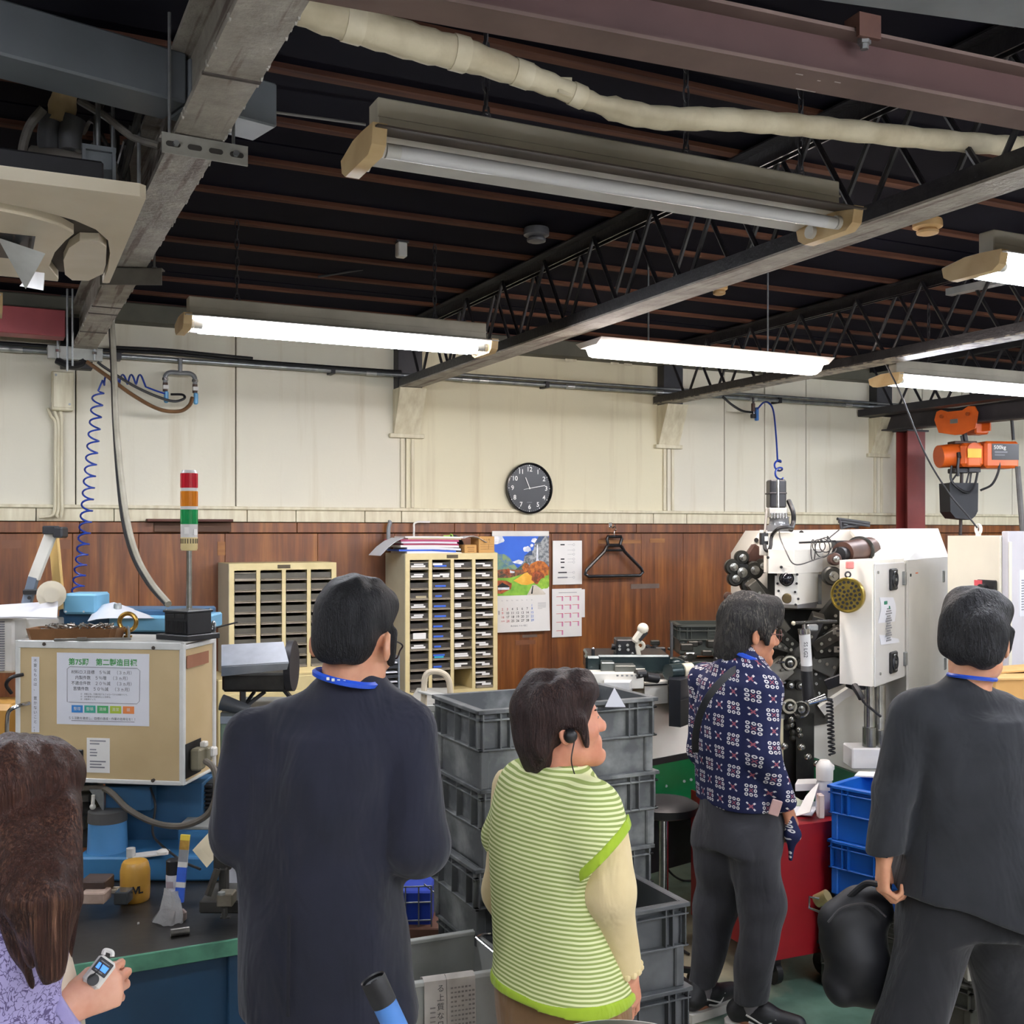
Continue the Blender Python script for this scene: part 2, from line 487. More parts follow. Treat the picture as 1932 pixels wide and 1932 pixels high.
bm=T('ceiling_beam','grey fire-coated steel beam with drips, passing above the air conditioner corner','beam',(.44,-1,H+.90))
mb=MB();L=D+1-.02
mb.b2(-.055,.055,0,L,0,.014);mb.b2(-.055,.055,0,L,.2,.214);mb.b2(-.01,.01,0,L,.014,.2)
B(mb,'steel_section',coated,bm)
mb=MB();r2=random.Random(3)
for k in range(110):
 y=r2.uniform(2.0,L-.1);sx=1 if r2.random()<.75 else-1
 l=r2.uniform(.001,.006);mb.lathe_line((sx*.054,y,.008),(sx*.054,y,-l),[(0,.005),(.5,.004),(1,.002)],5)
B(mb,'coating_drip',pm('pale drips','a9a59b','8f8b82',20,.4),bm,kind='stuff')
for y in(3.17,3.55,5.6,5.75,6.2):
 B(MB().b2(-.057,.057,y,y+.01,-.003,.002),'seam',pm('seam dirt','4b433d','39332f',10,.8),bm)
maroon=pm('maroon primer','553a37','452c2b',3,.55,bump=.06);maroon_pale=pm('paler maroon primer','6e5b54','5a4843',4,.7)  # second tone: flanges paler and greyer than the web
BZ=H+.75
a=W(700,22,Z=BZ);b_=W(2100,277,Z=BZ)
ang=math.atan2(b_.y-a.y,b_.x-a.x)
dv=Vector((math.cos(ang),math.sin(ang),0));bs=a-dv*.55+Vector((dv.y,-dv.x,0))*.035
bm=T('ceiling_beam','maroon steel H-beam crossing the top of the picture in front of the white pipe','beam',bs,ang)
L=(b_-a).length+3.5
mb=MB();mb.m=1;mb.b2(0,L,-.036,.036,0,.006);mb.m=0;mb.b2(0,L,-.003,.003,.006,.078);mb.m=1;mb.b2(0,L,-.036,.036,.078,.084)
B(mb,'steel_section',[maroon,maroon_pale],bm)
q=bm.matrix_basis.inverted()@W(1650,40,Z=BZ+.088)
cl=B(MB().b2(q.x-.022,q.x+.022,-.05,-.012,.084,.105).b2(q.x-.022,q.x+.022,-.05,-.042,.066,.084),'clamp',pm('rusty brown steel','5b3c30','4a2c24',12,.7),bm)
B(MB().lathe((q.x,-.035,.052),[(0,.007),(.008,.007),(.0085,.011),(.018,.011)],6),'bolt',galv,cl)
mb=MB()
for px,py,w_ in((1508,140,.014),(1545,152,.006),(1520,170,.04),(1580,155,.012)):
 q=bm.matrix_basis.inverted()@W(px,py,Z=BZ);mb.b2(q.x-w_/2,q.x+w_/2,q.y-.001,q.y+.001,-.0008,.001)
B(mb,'scratch',pm('bare scratch','a79c98','8d817d',10,.6),bm,kind='stuff')
p0=W(1450,-12,Z=H+.96);p1=W(2000,64,Z=H+.96)
d=T('cable_duct','long grey metal duct above the maroon beam at top right','duct',p0)
mb=MB();mb.bar((0,-.085,.05),(p1-p0)*1.4+Vector((0,-.085,.05)),.17,.10,b=.004);B(mb,'duct_body',pm('grey duct paint','82878a','6f7477',5,.5),d)
# the lamps of the room
lamp_cream=pm('aged cream lamp plastic','d3b98a','c2a274',10,.5)
lamp_body=pm('lamp sheet metal','b9b3a2','a59f8f',6,.5)
lamp_inner=pm('lamp reflector grey','c9c7c1','b4b2ac',4,.4)
lamp_wing_brown=pm('dark brown lamp wing','4d433c','3a332e',9,.8)  # near wing colour, much darker and browner than the reflector
tube_off=pm('unlit tube glass','e9eaec','dcdde0',3,.12)
tube_on=emit('lit tube','f2f5ff',TUBE_L)
panel_on=emit('lit diffuser','fff0ea',TUBE_L*.8)
def fixture(label,x,y,lit=True,tubes=(-1,1),chain_x=(.27,.97),cat_group='fluorescent lamps',z=H+.80,chains=True,thin=False):
 t=T('ceiling_lamp',label,'lamp',(x,y,z),group=cat_group)
 L=1.25
 mb=MB();mb.b2(.02,L-.03,-.055,.0,.006,.07,.003);mb.b2(.02,L-.03,-.058,-.0545,.03,.034)
 B(mb,'housing',lamp_body,t)
 mb=MB()
 mb.prism([(-.03,.006),(.03,.006),(.115,-.008),(.115,-.012),(.03,.002),(-.03,.002)],(L,0,0),(0,0,0),(0,1,0),(0,0,1))
 B(mb,'reflector',lamp_inner,t)
 mb=MB()
 mb.prism([(-.03,.006),(-.03,.002),(-.115,-.012),(-.115,-.008)],(L,0,0),(0,0,0),(0,1,0),(0,0,1))
 B(mb,'near_wing',lamp_wing_brown if not lit else lamp_inner,t)
 for ex,sx in((-.005,1),(L+.005,-1)):
  mb=MB()
  pr=[(-.10,.0),(-.092,-.04),(-.07,-.055),(.08,-.055),(.105,-.04),(.112,-.012),(.03,.004),(-.03,.004)]
  mb.prism(pr,(sx*.03,0,0),(ex,0,0),(0,1,0),(0,0,1))
  c=B(mb,'end_cap',lamp_cream,t)
  for ty in(-.045,.05):
   B(MB().cyl((ex+sx*.03,ty,-.03),(ex+sx*.042,ty,-.03),.017,n=12),'socket',white_pl,c)
 for k in tubes:
  ty=-.045 if k<0 else .05
  mb=MB();mb.cyl((.07,ty,-.032),(L-.07,ty,-.032),.0155,n=12)
  tb=B(mb,'tube',tube_on if lit else tube_off,t)
  for a,b in((.04,.07),(L-.07,L-.04)):B(MB().cyl((a,ty,-.032),(b,ty,-.032),.0152,n=12),'tube_end',pm('tube end cap','d9d9d6','c3c3c0',10,.3),tb)
 if chains:
  for cx in chain_x:
   mb=MB();zt=JZ-z;n=int((zt-.07)/.034)
   for k in range(n):
    c=(cx,-.028,.085+k*.034);a=(1,0,0)if k%2 else(0,1,0)
    x_,y_,d_=frame(a)
    pts=[Vector(c)+x_*(.007*math.cos(q))+y_*0+Vector((0,0,.022*math.sin(q)))if abs(x_.z)<.5 else Vector(c)+y_*(.007*math.cos(q))+Vector((0,0,.022*math.sin(q)))for q in[2*PI*i/8 for i in range(8)]]
    mb.tube(pts,.0028,5,closed=True)
   mb.torus((cx,-.028,.077),.012,.003,(0,1,0),10,5)
   B(mb,'chain',dark_steel,t)
 return t
fixture('unlit hanging fluorescent lamp with one tube missing, above the picture centre',.685,2.12,lit=False,tubes=(-1,),chain_x=(.27,.78,1.12),cat_group='hanging fluorescent lamps')
fixture('glowing white fluorescent lamp hanging right of the air conditioner',.655,4.16,chain_x=(.2,1.0),cat_group='hanging fluorescent lamps')
fixture('glowing fluorescent lamp cut by the right frame edge, beside the beige smoke detector',2.58,2.25,cat_group='hanging fluorescent lamps')
fixture('glowing fluorescent lamp above the orange hoist, crossed by a thin black wire',4.10,4.12,cat_group='hanging fluorescent lamps')
t=T('ceiling_lamp','slim glowing warm white batten lamp between the two lattice trusses above the clock','lamp',(2.29,3.98,H+.775),group='hanging fluorescent lamps')
B(MB().prism([(-.11,.035),(.11,.035),(.07,.01),(-.07,.01)],(1.25,0,0),(0,0,0),(0,1,0),(0,0,1)),'tray',pm('white lamp tray','dfd9d2','d2cbc4',3,.4),t)
B(MB().prism([(-.07,.01),(.07,.01),(.05,-.02),(.02,-.032),(-.02,-.032),(-.05,-.02)],(1.19,0,0),(.03,0,0),(0,1,0),(0,0,1)),'diffuser',panel_on,t)
for cx in(.3,.95):B(MB().cyl((cx,0,.035),(cx,0,JZ-H-.775),.004,n=6),'hanger_rod',galv,t)
x_word={};y_word={}
LP=((-1.2,4.1),(4.4,2.2),(6.2,4.1),(8.0,4.1),(6.3,2.2),(.7,.2),(2.6,.2),(4.4,.2),(-1.2,1.2),(.7,-1.7),(2.6,-1.7),(4.6,-1.7),(-1.2,-1.2),(1.6,-3.6),(6.5,-.5),(-3.2,2.5))
for v,w_ in zip(sorted(set(p[0]for p in LP)),('furthest left','far left','left','left of centre','centre','right of centre','right','further right','far right','very far right','almost rightmost','rightmost','at the right end','last')):x_word[v]=w_
for v,w_ in zip(sorted(set(p[1]for p in LP)),('at the back end of the hall','well behind the camera','behind the camera on the left','behind the camera on the right','just ahead of the camera','ahead of the camera on the left','of the unlit lamp','left of the air conditioner','nearest the cream wall','last')):y_word[v]=w_
k=0
for(x,y)in LP:
 k+=1
 fixture('hall lamp, %s, row %s'%(x_word[x],y_word[y]),x,y,chains=False,cat_group='lamps of the hall outside the picture')
# things under the ceiling
wrap=pm('cloth wrapped insulation','cfc5a8','b5a98c',14,.8,bump=.35,bscale=40,lo=.4,hi=.75,stretch=(1,1,1))
wrap2=pm('yellowed pipe wrap','c8b184','b39a6c',10,.7,bump=.3,bscale=30)
pts=[W(520,-8,Y=1.92),W(600,25,Y=1.92),W(700,55,Y=1.92),W(800,85,Y=1.92),W(880,105,Y=1.92),W(985,140,Y=1.92),W(1065,170,Y=1.92),W(1140,200,Y=1.92),W(1240,222,Y=1.92),W(1360,225,Y=1.92),W(1480,234,Y=1.92),W(1600,246,Y=1.92),W(1760,263,Y=1.92),W(1890,274,Y=1.92),W(1960,276,Y=1.93)]
sp=spline(pts,6);N=len(sp)
rad=[]
for i,p in enumerate(sp):
 t_=i/N;r_=.0245+.006*math.sin(t_*9)*(t_<.5)+.0015*math.sin(i*2.1)
 if t_<.42:r_+=.005*(1-t_/.42)
 rad.append(r_)
pp=T('wrapped_pipe','cream cloth-wrapped pipe sagging under the maroon beam','pipe',sp[0])
B(MB().tube(sp,rad,12),'wrapping',wrap,pp,world=True)
for px,py,ln in((885,92,.05),(1072,158,.022)):
 mb=MB();c=W(px,py,Y=1.90);mb.sheet([[c+Vector((-ln,0,-.02)),c+Vector((ln*.4,0,-.025))],[c+Vector((-ln*.8,.012,.015)),c+Vector((ln*.7,.012,.02))]],.002)
 B(mb,'loose_wrap',wrap,pp,world=True)
for i in(9,22,29,37):
 B(MB().tube([sp[i],sp[i+1],sp[i+2]],[rad[i]+.002]*3,12),'tape_band',pm('wrap band','d9d0b6','c3b898',14,.7),pp,world=True)
p0=W(-260,33,Z=H+.985);p1=W(350,197,Z=H+.985);p2=W(523,240,Z=H+.985)
du=T('cable_duct','grey sheet metal duct at top left, running over the coated beam','duct',p0,math.atan2(p2.y-p0.y,p2.x-p0.x))
L=(p2-p0).length;Lm=(p1-p0).length
greyduct=pm('slate grey duct','5f6468','52575b',4,.5);greyduct2=pm('slate grey duct underside','6d7377','5e6468',4,.5)
B(MB().b2(0,Lm,0,.134,0,.116,.005),'duct_body',greyduct,du)
B(MB().b2(Lm+.005,L,.0,.125,-.0,.107,.004),'duct_end',greyduct2,du)
Z0=2.67
ac_c=pm('aged cream plastic','e6dcc6','d8ccb2',3,.4);ac_d=pm('shaded air slot','4a423a','38322c',6,.7);ac_w=pm('yellowed white plastic','ebe2cf','ddd2ba',5,.4)
ac=T('air_conditioner','cream ceiling cassette air conditioner hanging at the left edge','air conditioner',(-.14,3.1,Z0))
def L2(p):return(p[0]+.14,p[1]-3.1)
arcO=[(-.62,2.80),(-.2,2.795),(.03,2.80),(.12,2.83),(.20,2.88),(.255,2.945),(.293,3.04),(.312,3.18),(.325,3.38),(.327,3.565)]
arcI=[(-.62,2.84),(-.2,2.835),(.02,2.84),(.10,2.868),(.165,2.915),(.205,2.98),(.19,3.06),(.172,3.2),(.166,3.38),(.2,3.53),(.2,3.565),(-.62,3.565)]
fr=[(-.62,2.625),(.32,2.61),(.335,2.622),(.347,3.555),(.34,3.565)]+arcO[::-1]
pad=[(.225,3.06),(.27,3.045),(.295,3.10),(.312,3.3),(.316,3.42),(.285,3.535),(.24,3.55),(.215,3.48),(.2,3.3),(.205,3.15)]
B(MB().prism([L2(p)for p in fr],(0,0,.03),(0,0,0),(1,0,0),(0,1,0)),'panel_frame',ac_c,ac)
B(MB().b2(-.47,.47,-.47,.455,.02,.032),'slot_backing',ac_d,ac)
B(MB().prism([L2(p)for p in arcI],(0,0,.025),(0,0,-.008),(1,0,0),(0,1,0)),'centre_panel',ac_c,ac)
B(MB().prism([L2(p)for p in pad],(0,0,.022),(0,0,-.004),(1,0,0),(0,1,0)),'corner_cover',ac_w,ac)
lo=[(-.62,2.803),(.03,2.805),(.12,2.836),(.195,2.886),(.185,2.897),(.11,2.855),(.03,2.83),(-.62,2.828)]
B(MB().prism([L2(p)for p in lo],(0,0,.008),(0,0,.008),(1,0,0),(0,1,0)),'louver',ac_w,ac)
gr=B(MB().b2(-.45,.258,-.05,.22,-.0095,-.007),'intake_grille',black_pl,ac)
for k in range(12):
 B(MB().b2(.245-k*.04,.25-k*.04,-.05,.21,-.014,-.009),'slat',ac_d,gr)
B(MB().b2(-.47,.40,-.30,.40,.032,.13,.005),'casing',dark_steel,ac)
film=pm('frosted film','c9cac6','b5b6b2',10,.3)
a0=W(-5,448,Z=2.66);a1=W(48,545,Z=2.56);a2=W(85,478,Z=2.62);a3=W(35,462,Z=2.66)
B(MB().sheet([[a0,a3],[a1,a2]],.0015),'tape_sheet',film,ac,world=True)
B(MB().sheet([[W(38,540,Z=2.62),W(60,512,Z=2.64)],[W(82,548,Z=2.56),W(85,515,Z=2.60)]],.0015),'tape_sheet',white_pl,ac,world=True)
dp=2.95
pw=T('drain_pipe','yellowed wrapped pipe dropping behind the grey duct into grey elbows','pipe',W(120,200,d=dp))
sp=spline([W(142,-60,d=dp),W(140,40,d=dp),W(132,120,d=dp),W(122,180,d=dp),W(112,232,d=dp)],6)
B(MB().tube(sp,[.034+.003*math.sin(i*1.3)for i in range(len(sp))],12),'wrapping',wrap2,pw,world=True)
elb=pm('dusty grey pvc','6d6e6e','55565a',9,.5)
mb=MB()
for px in(93,133):
 mb.tube(spline([W(px+8,222,d=dp),W(px,250,d=dp),W(px,285,d=dp)],5),.03,12)
B(mb,'elbow',elb,pw,world=True)
B(MB().tube(spline([W(62,300,d=dp),W(110,305,d=dp),W(160,318,d=dp),W(215,330,d=dp)],5),.036,12),'branch',pm('dusty beige pvc','8f8980','77716a',7,.6),pw,world=True)
wire=pm('grey corrugated hose','7a756d','5d5953',20,.7)
o=B(MB().tube(spline([W(82,205,d=2.8),W(55,240,d=2.8),W(42,290,d=2.8),W(48,345,d=2.8)],8),.012,8),'drain_hose',wire);tag(o,'grey hose curving down to the air conditioner from the duct','hose')
o=B(MB().tube(spline([W(150,190,d=2.75),W(200,220,d=2.75),W(250,258,d=2.75),W(300,275,d=2.75)],8),.010,8),'power_cable',wire);tag(o,'grey cable looping from the duct to the slotted bracket','cable')
br=T('mounting_bracket','galvanised U bracket standing on the air conditioner casing','bracket',W(185,362,d=2.72))
b0=W(185,325,d=2.72)
mb=MB();mb.box(b0,(.066,.03,.10));mb.box(b0+Vector((0,-.018,.052)),(.08,.02,.012));B(mb,'channel',pm('dull galvanised','7d8286','6a6f73',18,.5,.4),br,world=True)
mb=MB()
for sx in(-.035,.035):mb.box(b0+Vector((sx,-.02,0)),(.008,.02,.11))
B(mb,'lip',MATS['dull galvanised'],br,world=True)
B(MB().cyl(b0+Vector((0,0,.05)),b0+Vector((0,0,.55)),.006,n=8),'threaded_rod',galv,br,world=True)
p0=W(305,268,Z=H+.872);p1=W(468,296,Z=H+.872)
sb=T('slotted_bar','pale slotted steel bar fixed across the coated beam','bracket',p0,math.atan2(p1.y-p0.y,p1.x-p0.x))
L=(p1-p0).length
palesteel=pm('pale galvanised','9c9a92','84827b',12,.45,.3)
mb=MB();mb.b2(0,L,0,.004,-.022,.022,.001);mb.b2(0,L,0,.03,.02,.024)
B(mb,'bar',palesteel,sb)
for k in range(4):
 c=L*(.13+.245*k)
 q=MB();n=8;poly=[(c+.010+.006*math.cos(a),.006*math.sin(a))for a in[(-PI/2)+PI*i/n for i in range(n+1)]]+[(c-.010+.006*math.cos(a),.006*math.sin(a))for a in[PI/2+PI*i/n for i in range(n+1)]]
 q.prism(poly,(0,-.0012,0),(0,0,0));B(q,'slot',pm('dark slot','37332f','2a2723',10,.7),sb)
B(MB().cyl((.03,-.004,0),(.03,-.012,0),.007,n=6).cyl((L-.03,-.004,0),(L-.03,-.012,0),.007,n=6),'bolt',galv,sb)
for x in(.02,L-.03):B(MB().cyl((x,.015,.02),(x,.015,.30),.004,n=6),'threaded_rod',galv,sb)
p0=W(200,520,Z=H+.868);p1=W(305,521,Z=H+.868)
ch=T('channel_bracket','dull grey channel under the coated beam behind the air conditioner','bracket',p0,math.atan2(p1.y-p0.y,p1.x-p0.x))
L=(p1-p0).length
mb=MB();mb.b2(-.02,L,0,.004,-.03,.028);mb.b2(-.02,L,0,.04,.024,.028);B(mb,'channel',pm('dusty channel','77736b','625e57',10,.6),ch)
B(MB().cyl((L-.03,.02,.028),(L-.03,.02,.10),.004,n=6).cyl((L-.03,.02,.028),(L-.03,.02,.036),.009,n=6),'threaded_rod',galv,ch)
for i,(px,a_,b_)in enumerate(((213,60,360),(262,190,365),(127,545,700),(137,545,690))):
 d_=2.75 if i<2 else 4.9
 o=B(MB().cyl(W(px,a_,d=d_),W(px,b_,d=d_),.005,n=6),'threaded_rod',galv)
 tag(o,['thin steel rod left of the grey duct end above the air conditioner','thin steel rod right beside the coated beam above the air conditioner','left thin rod beside the coated beam at the pink beam','right thin rod beside the coated beam at the pink beam'][i],'rod')
r5=random.Random(5)
mb=MB()
for k in range(9):
 y=3.1+k*.09;z1=H+1.18
 pts=[(.30+r5.uniform(-.05,.05),y+r5.uniform(-.3,.3),z1),(.31+r5.uniform(-.05,.05),y+r5.uniform(-.2,.2),H+1.12),(.33+r5.uniform(-.04,.03),y+r5.uniform(-.4,.4),H+.95),(.34,y+r5.uniform(-.5,.5),H+1.05)]
 mb.tube(spline(pts,5),r5.choice([.006,.009,.012]),6)
o=B(mb,'cable_bundle',pm('dark cable sheath','3a3835','24221f',12,.6));tag(o,'tangle of dark cables left of the coated beam, above the air conditioner','cable',kind='stuff')
p=W(0,630,Y=5.55)
o=B(MB().b2(-1.2,W(122,600,Y=5.55).x,5.5,5.62,p.z,p.z+.125,.003),'red_beam',pm('pinkish red paint','9c4547','87393d',4,.5));tag(o,'pinkish red steel beam at the left edge below the air conditioner','beam')
def detector(px,py,Zc,r,label,m,name='smoke_detector'):
 c=W(px,py,Z=Zc);t=T(name,label,'detector',c)
 B(MB().lathe((0,0,0),[(0,r*.8),(.006,r),(.02,r),(.03,r*.98),(.034,r*.95)],24),'base',m,t)
 B(MB().lathe((0,0,-.022),[(0,r*.5),(.004,r*.72),(.012,r*.76),(.022,r*.6)],24),'sensor_cap',m,t)
 return t
det_c=pm('yellow beige plastic','d0ae7c','bd9864',6,.5)
detector(1750,432,JZ-.035,.055,'round beige smoke detector right of the middle truss',det_c)
detector(1012,447,JZ-.035,.05,'small round grey smoke detector above the lit left lamp',pm('grey dusty plastic','6b6b6c','4c4c50',8,.4))
detector(1357,548,JZ-.035,.04,'small beige smoke detector just below the black truss, above the batten lamp',det_c)
c=W(757,472,Z=JZ-.03);t=T('sensor_box','tiny white box fixed to a joist above the lit left lamp','sensor',c)
B(MB().b2(-.02,.02,-.02,.02,-.03,.03,.004),'case',white_pl,t)
B(MB().b2(-.026,.026,-.024,.024,.03,.036),'plate',dark_steel,t)
a,b_=W(1790,552,Z=H+1.1),W(1935,520,Z=H+1.1)
o=B(MB().bar(a,b_+(b_-a)*.4,.045,.03),'light_rail',pm('pale rail','a9aaa6','8f908c',10,.4));tag(o,'short pale rail behind the right truss, under the right lamp','rail')
o=B(MB().tube([W(520,640-428,Z=JZ-.02),W(690,235,Z=JZ-.02)],.004,6),'ceiling_wire',wire_grey);tag(o,'thin grey wire from the duct end to the unlit lamp','wire')
o=B(MB().tube([W(600,522,Y=4.9),W(860,478,Y=4.6),W(1180,432,Y=4.2)],.006,6),'ceiling_wire',dark_steel);tag(o,'dark wire rising from the lit left lamp to the black truss','wire')
# things on the back wall
P=lambda x,y,d:W(x,y,d=d)
brass_c=pm('brass','b08d4a','8d6c33',14,.3,1.0)
red_pl=pm('red plastic','b3232a','9a1a22',8,.4)
blue_hose=pm('blue hose','1f3f9c','18338a',10,.35);blue_light=pm('light blue coupler','5b9cc4','4a86b0',8,.4)
brown_hose=pm('brown hose','6f4e2e','573b22',10,.4)
paper=pm('white paper','e9e7e3','dedcd7',3,.8);paper2=pm('cool white paper','dfe0e6','d2d4dc',3,.8)
ink=pm('black ink','1b1b1e','242428',5,.7);grey_ink=pm('grey ink','8b8b90','77777c',5,.7);red_ink=pm('red ink','d15a62','c84a54',5,.7);blue_ink=pm('blue ink','3f7fd6','3472c8',5,.7);pink_ink=pm('pink ink','d88fb2','cc7fa4',5,.7)
cardboard=pm('cardboard','c79a5c','b5884c',5,.8)
cp=T('wall_conduit','long galvanised pipe running along the cream wall above the clock','pipe',(0,5.9,2.806))
B(MB().cyl((-4,0,0),(9,0,0),.0135,n=12),'pipe',galv,cp)
for px in(12,30,700,880,912,1075,1243,1330,1420,1600):
 x=W(px,700,Y=5.9).x;B(MB().cyl((x-.03,0,0),(x+.03,0,0),.0165,n=12),'coupling',pm('bright galvanised','c9cac6','aeb0ae',12,.3,.8),cp)
B(MB().cyl((2.3,-.0,.028),(9,.0,.028),.009,n=8),'second_pipe',galv,cp)
for x in(.62,1.75,3.1,4.9,6.4):B(MB().b2(x-.012,x+.012,-.017,.07,-.018,.018),'saddle',dark_steel,cp)
pts=[(-4,5.885,2.828),(.2,5.885,2.83),(.6,5.88,2.832),(.85,5.875,2.836),(1.05,5.876,2.83),(1.3,5.88,2.824),(2.0,5.885,2.822),(2.15,5.885,2.824)]
o=B(MB().tube(spline(pts,5),.010,6),'wall_cable',black_rub);tag(o,'black cable strapped on top of the galvanised wall pipe at left','cable')
o=B(MB().tube(spline([(p[0],p[1]-.006,p[2]+.016)for p in pts[2:6]],5),.007,6),'wall_cable',black_rub);tag(o,'short second black cable arching over the pipe above the air valves','cable')
p=W(142,668,Y=5.72);t=T('clamp_plate','pale grey steel clamp plate under the wall end of the coated beam','clamp',p)
B(MB().b2(-.125,.125,-.02,.02,-.03,.03,.002).b2(-.125,.125,-.02,.1,.026,.032),'plate',pm('pale painted steel','a9aaa2','8f9089',9,.5),t)
for sx in(-.08,.085):
 b_=B(MB().cyl((sx,-.03,-.03),(sx,-.03,.09),.006,n=8),'bolt',galv,t)
 B(MB().cyl((sx,-.03,.0),(sx,-.03,.012),.012,n=6),'nut',chrome,b_)
o=B(MB().tube(spline([W(107,680,Y=5.7),W(130,690,Y=5.68),W(150,688,Y=5.7),W(158,678,Y=5.72)],5),.018,8),'cable_loop',black_rub);tag(o,'black cable loop hanging under the clamp plate','cable')
a,b_=W(97,700,Y=5.90),W(139,775,Y=5.90)
t=T('junction_box','cream painted box on the wall under the clamp plate','box',((a.x+b_.x)/2,5.95,b_.z));w_=(b_.x-a.x);h_=a.z-b_.z
B(MB().b2(-w_/2,w_/2,-.06,.01,0,h_,.004),'case',cream_trim,t)
B(MB().b2(-w_/2+.008,w_/2-.008,-.066,-.06,.012,h_-.004,.002),'cover',cream_trim,t)
for x,z in((w_/2-.02,.03),(-w_/2+.02,h_-.02)):B(MB().cyl((x,-.066,z),(x,-.07,z),.006,n=8),'screw',galv,t)
for i,xx in enumerate((104,110,116)):
 sp=spline([W(xx-14+i*5,770,Y=5.94),W(xx-8+i*4,785,Y=5.94),W(xx,800,Y=5.94),W(xx,860,Y=5.94),W(xx,930,Y=5.94),W(xx-1+i,960,Y=5.94),W(xx-6+i*3,972,Y=5.93),W(xx-30 if i==0 else xx,976,Y=5.93)],6)
 o=B(MB().tube(sp,.008,8),'wall_tube',cream_trim);tag(o,['leftmost cream tube below the wall box, bending left at the ledge','middle cream tube of the three below the wall box','rightmost cream tube of the three below the wall box'][i],'tube')
t=T('air_manifold','galvanised air pipe fork with two light blue couplers on the wall','air valve',(W(340,690,Y=5.87).x,5.87,2.79))
k=mpp(5.7)
B(MB().cyl((0,0,.02),(0,0,-.055),.011,n=10).tube(spline([(-.075,0,-.12),(-.074,0,-.075),(-.05,0,-.055),(0,0,-.055),(.05,0,-.055),(.074,0,-.075),(.075,0,-.12)],5),.012,10),'fork',pm('dull pipe fittings','8a8b8b','6e7072',12,.45,.5),t)
for sx in(-.075,.075):
 B(MB().cyl((sx,0,-.085),(sx,0,-.098),.0165,n=10),'collar',chrome,t)
 v=B(MB().cyl((sx,0,-.11),(sx,0,-.155),.013,n=10),'valve_body',pm('dark brown valve','4a3226','3a261c',10,.5),t)
 B(MB().b2(sx-.014,sx+.014,-.03,-.012,-.145,-.125,.002),'lever',white_pl,v)
 B(MB().box((sx+.004,-.004,-.185),(.022,.024,.062),.006),'coupler',blue_light,t)
def helix(path,R,turns,n=14):
 sp=spline(path,24);out=[];N=len(sp);x0=None
 for i in range(turns*n+1):
  t_=i/(turns*n)*(N-1);j=min(int(t_),N-2);c=sp[j].lerp(sp[j+1],t_-j)
  d=(sp[min(j+1,N-1)]-sp[j]).normalized()
  x,y,_=frame(d)
  a=2*PI*i/n;out.append(c+(x*math.cos(a)+y*math.sin(a))*R)
 return out
pth=helix([W(186,735,Y=5.80),W(172,870,Y=5.74),W(160,1000,Y=5.62),W(146,1120,Y=5.5)],.026,18)
pth2=helix([W(268,716,Y=5.84),W(228,716,Y=5.84),W(192,718,Y=5.83)],.024,5)
lead=spline([W(312,743,Y=5.86),W(296,738,Y=5.85),W(275,730,Y=5.84)],5)
o=B(MB().tube(lead+pth2+pth,.0048,6),'coiled_air_hose',blue_hose);tag(o,'blue coiled air hose dangling down the wall left of the signal tower','hose')
o=B(MB().tube(spline([W(322,744,Y=5.86),W(345,745,Y=5.84),W(346,753,Y=5.82),W(320,756,Y=5.8),W(260,732,Y=5.75),W(200,695,Y=5.7),W(184,683,Y=5.7)],7),.007,6),'air_hose',black_rub);tag(o,'thin black hose looping from the left air coupler to the clamp plate','hose')
o=B(MB().tube(spline([W(363,750,Y=5.86),W(357,765,Y=5.84),W(338,776,Y=5.8),W(300,772,Y=5.76),W(250,745,Y=5.72),W(200,708,Y=5.7),W(163,682,Y=5.7)],7),.010,8),'air_hose',brown_hose);tag(o,'brown hose sagging from the right air coupler to the clamp plate','hose')
DC=[4.9,4.85,4.75,4.6,4.45,4.3,4.15,4.0,3.9]
for i,(off,r_,m,lab)in enumerate((((0,0),.013,pm('grey beige cable','8f8a7c','7b7668',10,.5),'thick grey cable falling from the beam to the signal tower'),((-3,0),.009,black_rub,'black cable falling beside the thick grey one to the signal tower'))):
 px=[(210,590),(213,650),(216,720),(219,800),(228-2*i,900),(240-4*i,985),(258-4*i,1050),(285-3*i,1100),(318-i,1140)]
 o=B(MB().tube(spline([P(x+off[0],y,d)for(x,y),d in zip(px,DC)],8),r_,8),'hanging_cable',m);tag(o,lab,'cable')
t=T('air_valve','small air tap with black and blue fittings under the wall pipe, above the white machine','air valve',(W(1421,762,Y=5.87).x,5.87,2.80))
B(MB().cyl((0,0,.01),(0,0,-.03),.009,n=10).cyl((0,0,-.085),(0,0,-.1),.012,n=10),'pipe',chrome,t)
B(MB().cyl((0,0,-.03),(0,0,-.085),.014,n=10),'valve_body',MATS['dark brown valve'],t)
B(MB().box((.03,0,-.10),(.02,.03,.09),.005),'coupler',pm('mid blue coupler','2f6fb8','285fa0',8,.4),t)
B(MB().box((0,0,-.115),(.03,.03,.03),.004),'elbow',black_pl,t)
o=B(MB().tube(spline([W(1418,778,Y=5.86),W(1400,775,Y=5.84),W(1380,763,Y=5.84),W(1363,748,Y=5.86)],6),.008,6),'air_hose',black_rub);tag(o,'short black hose from the right air tap up to the middle truss','hose')
pts=[W(1429,772,Y=5.84),W(1440,760,Y=5.8),W(1450,760,Y=5.75),W(1459,775,Y=5.7),W(1464,820,Y=5.55),W(1467,870,Y=5.4)]
hx=helix([W(1467,872,Y=5.4),W(1469,885,Y=5.3),W(1470,902,Y=5.2)],.022,2)
o=B(MB().tube(spline(pts,8)+hx,.006,6),'air_hose',blue_hose);tag(o,'thin blue hose dropping from the right air tap to the black motor','hose')
a,b_=W(278,981,Y=5.9),W(440,981,Y=5.9)
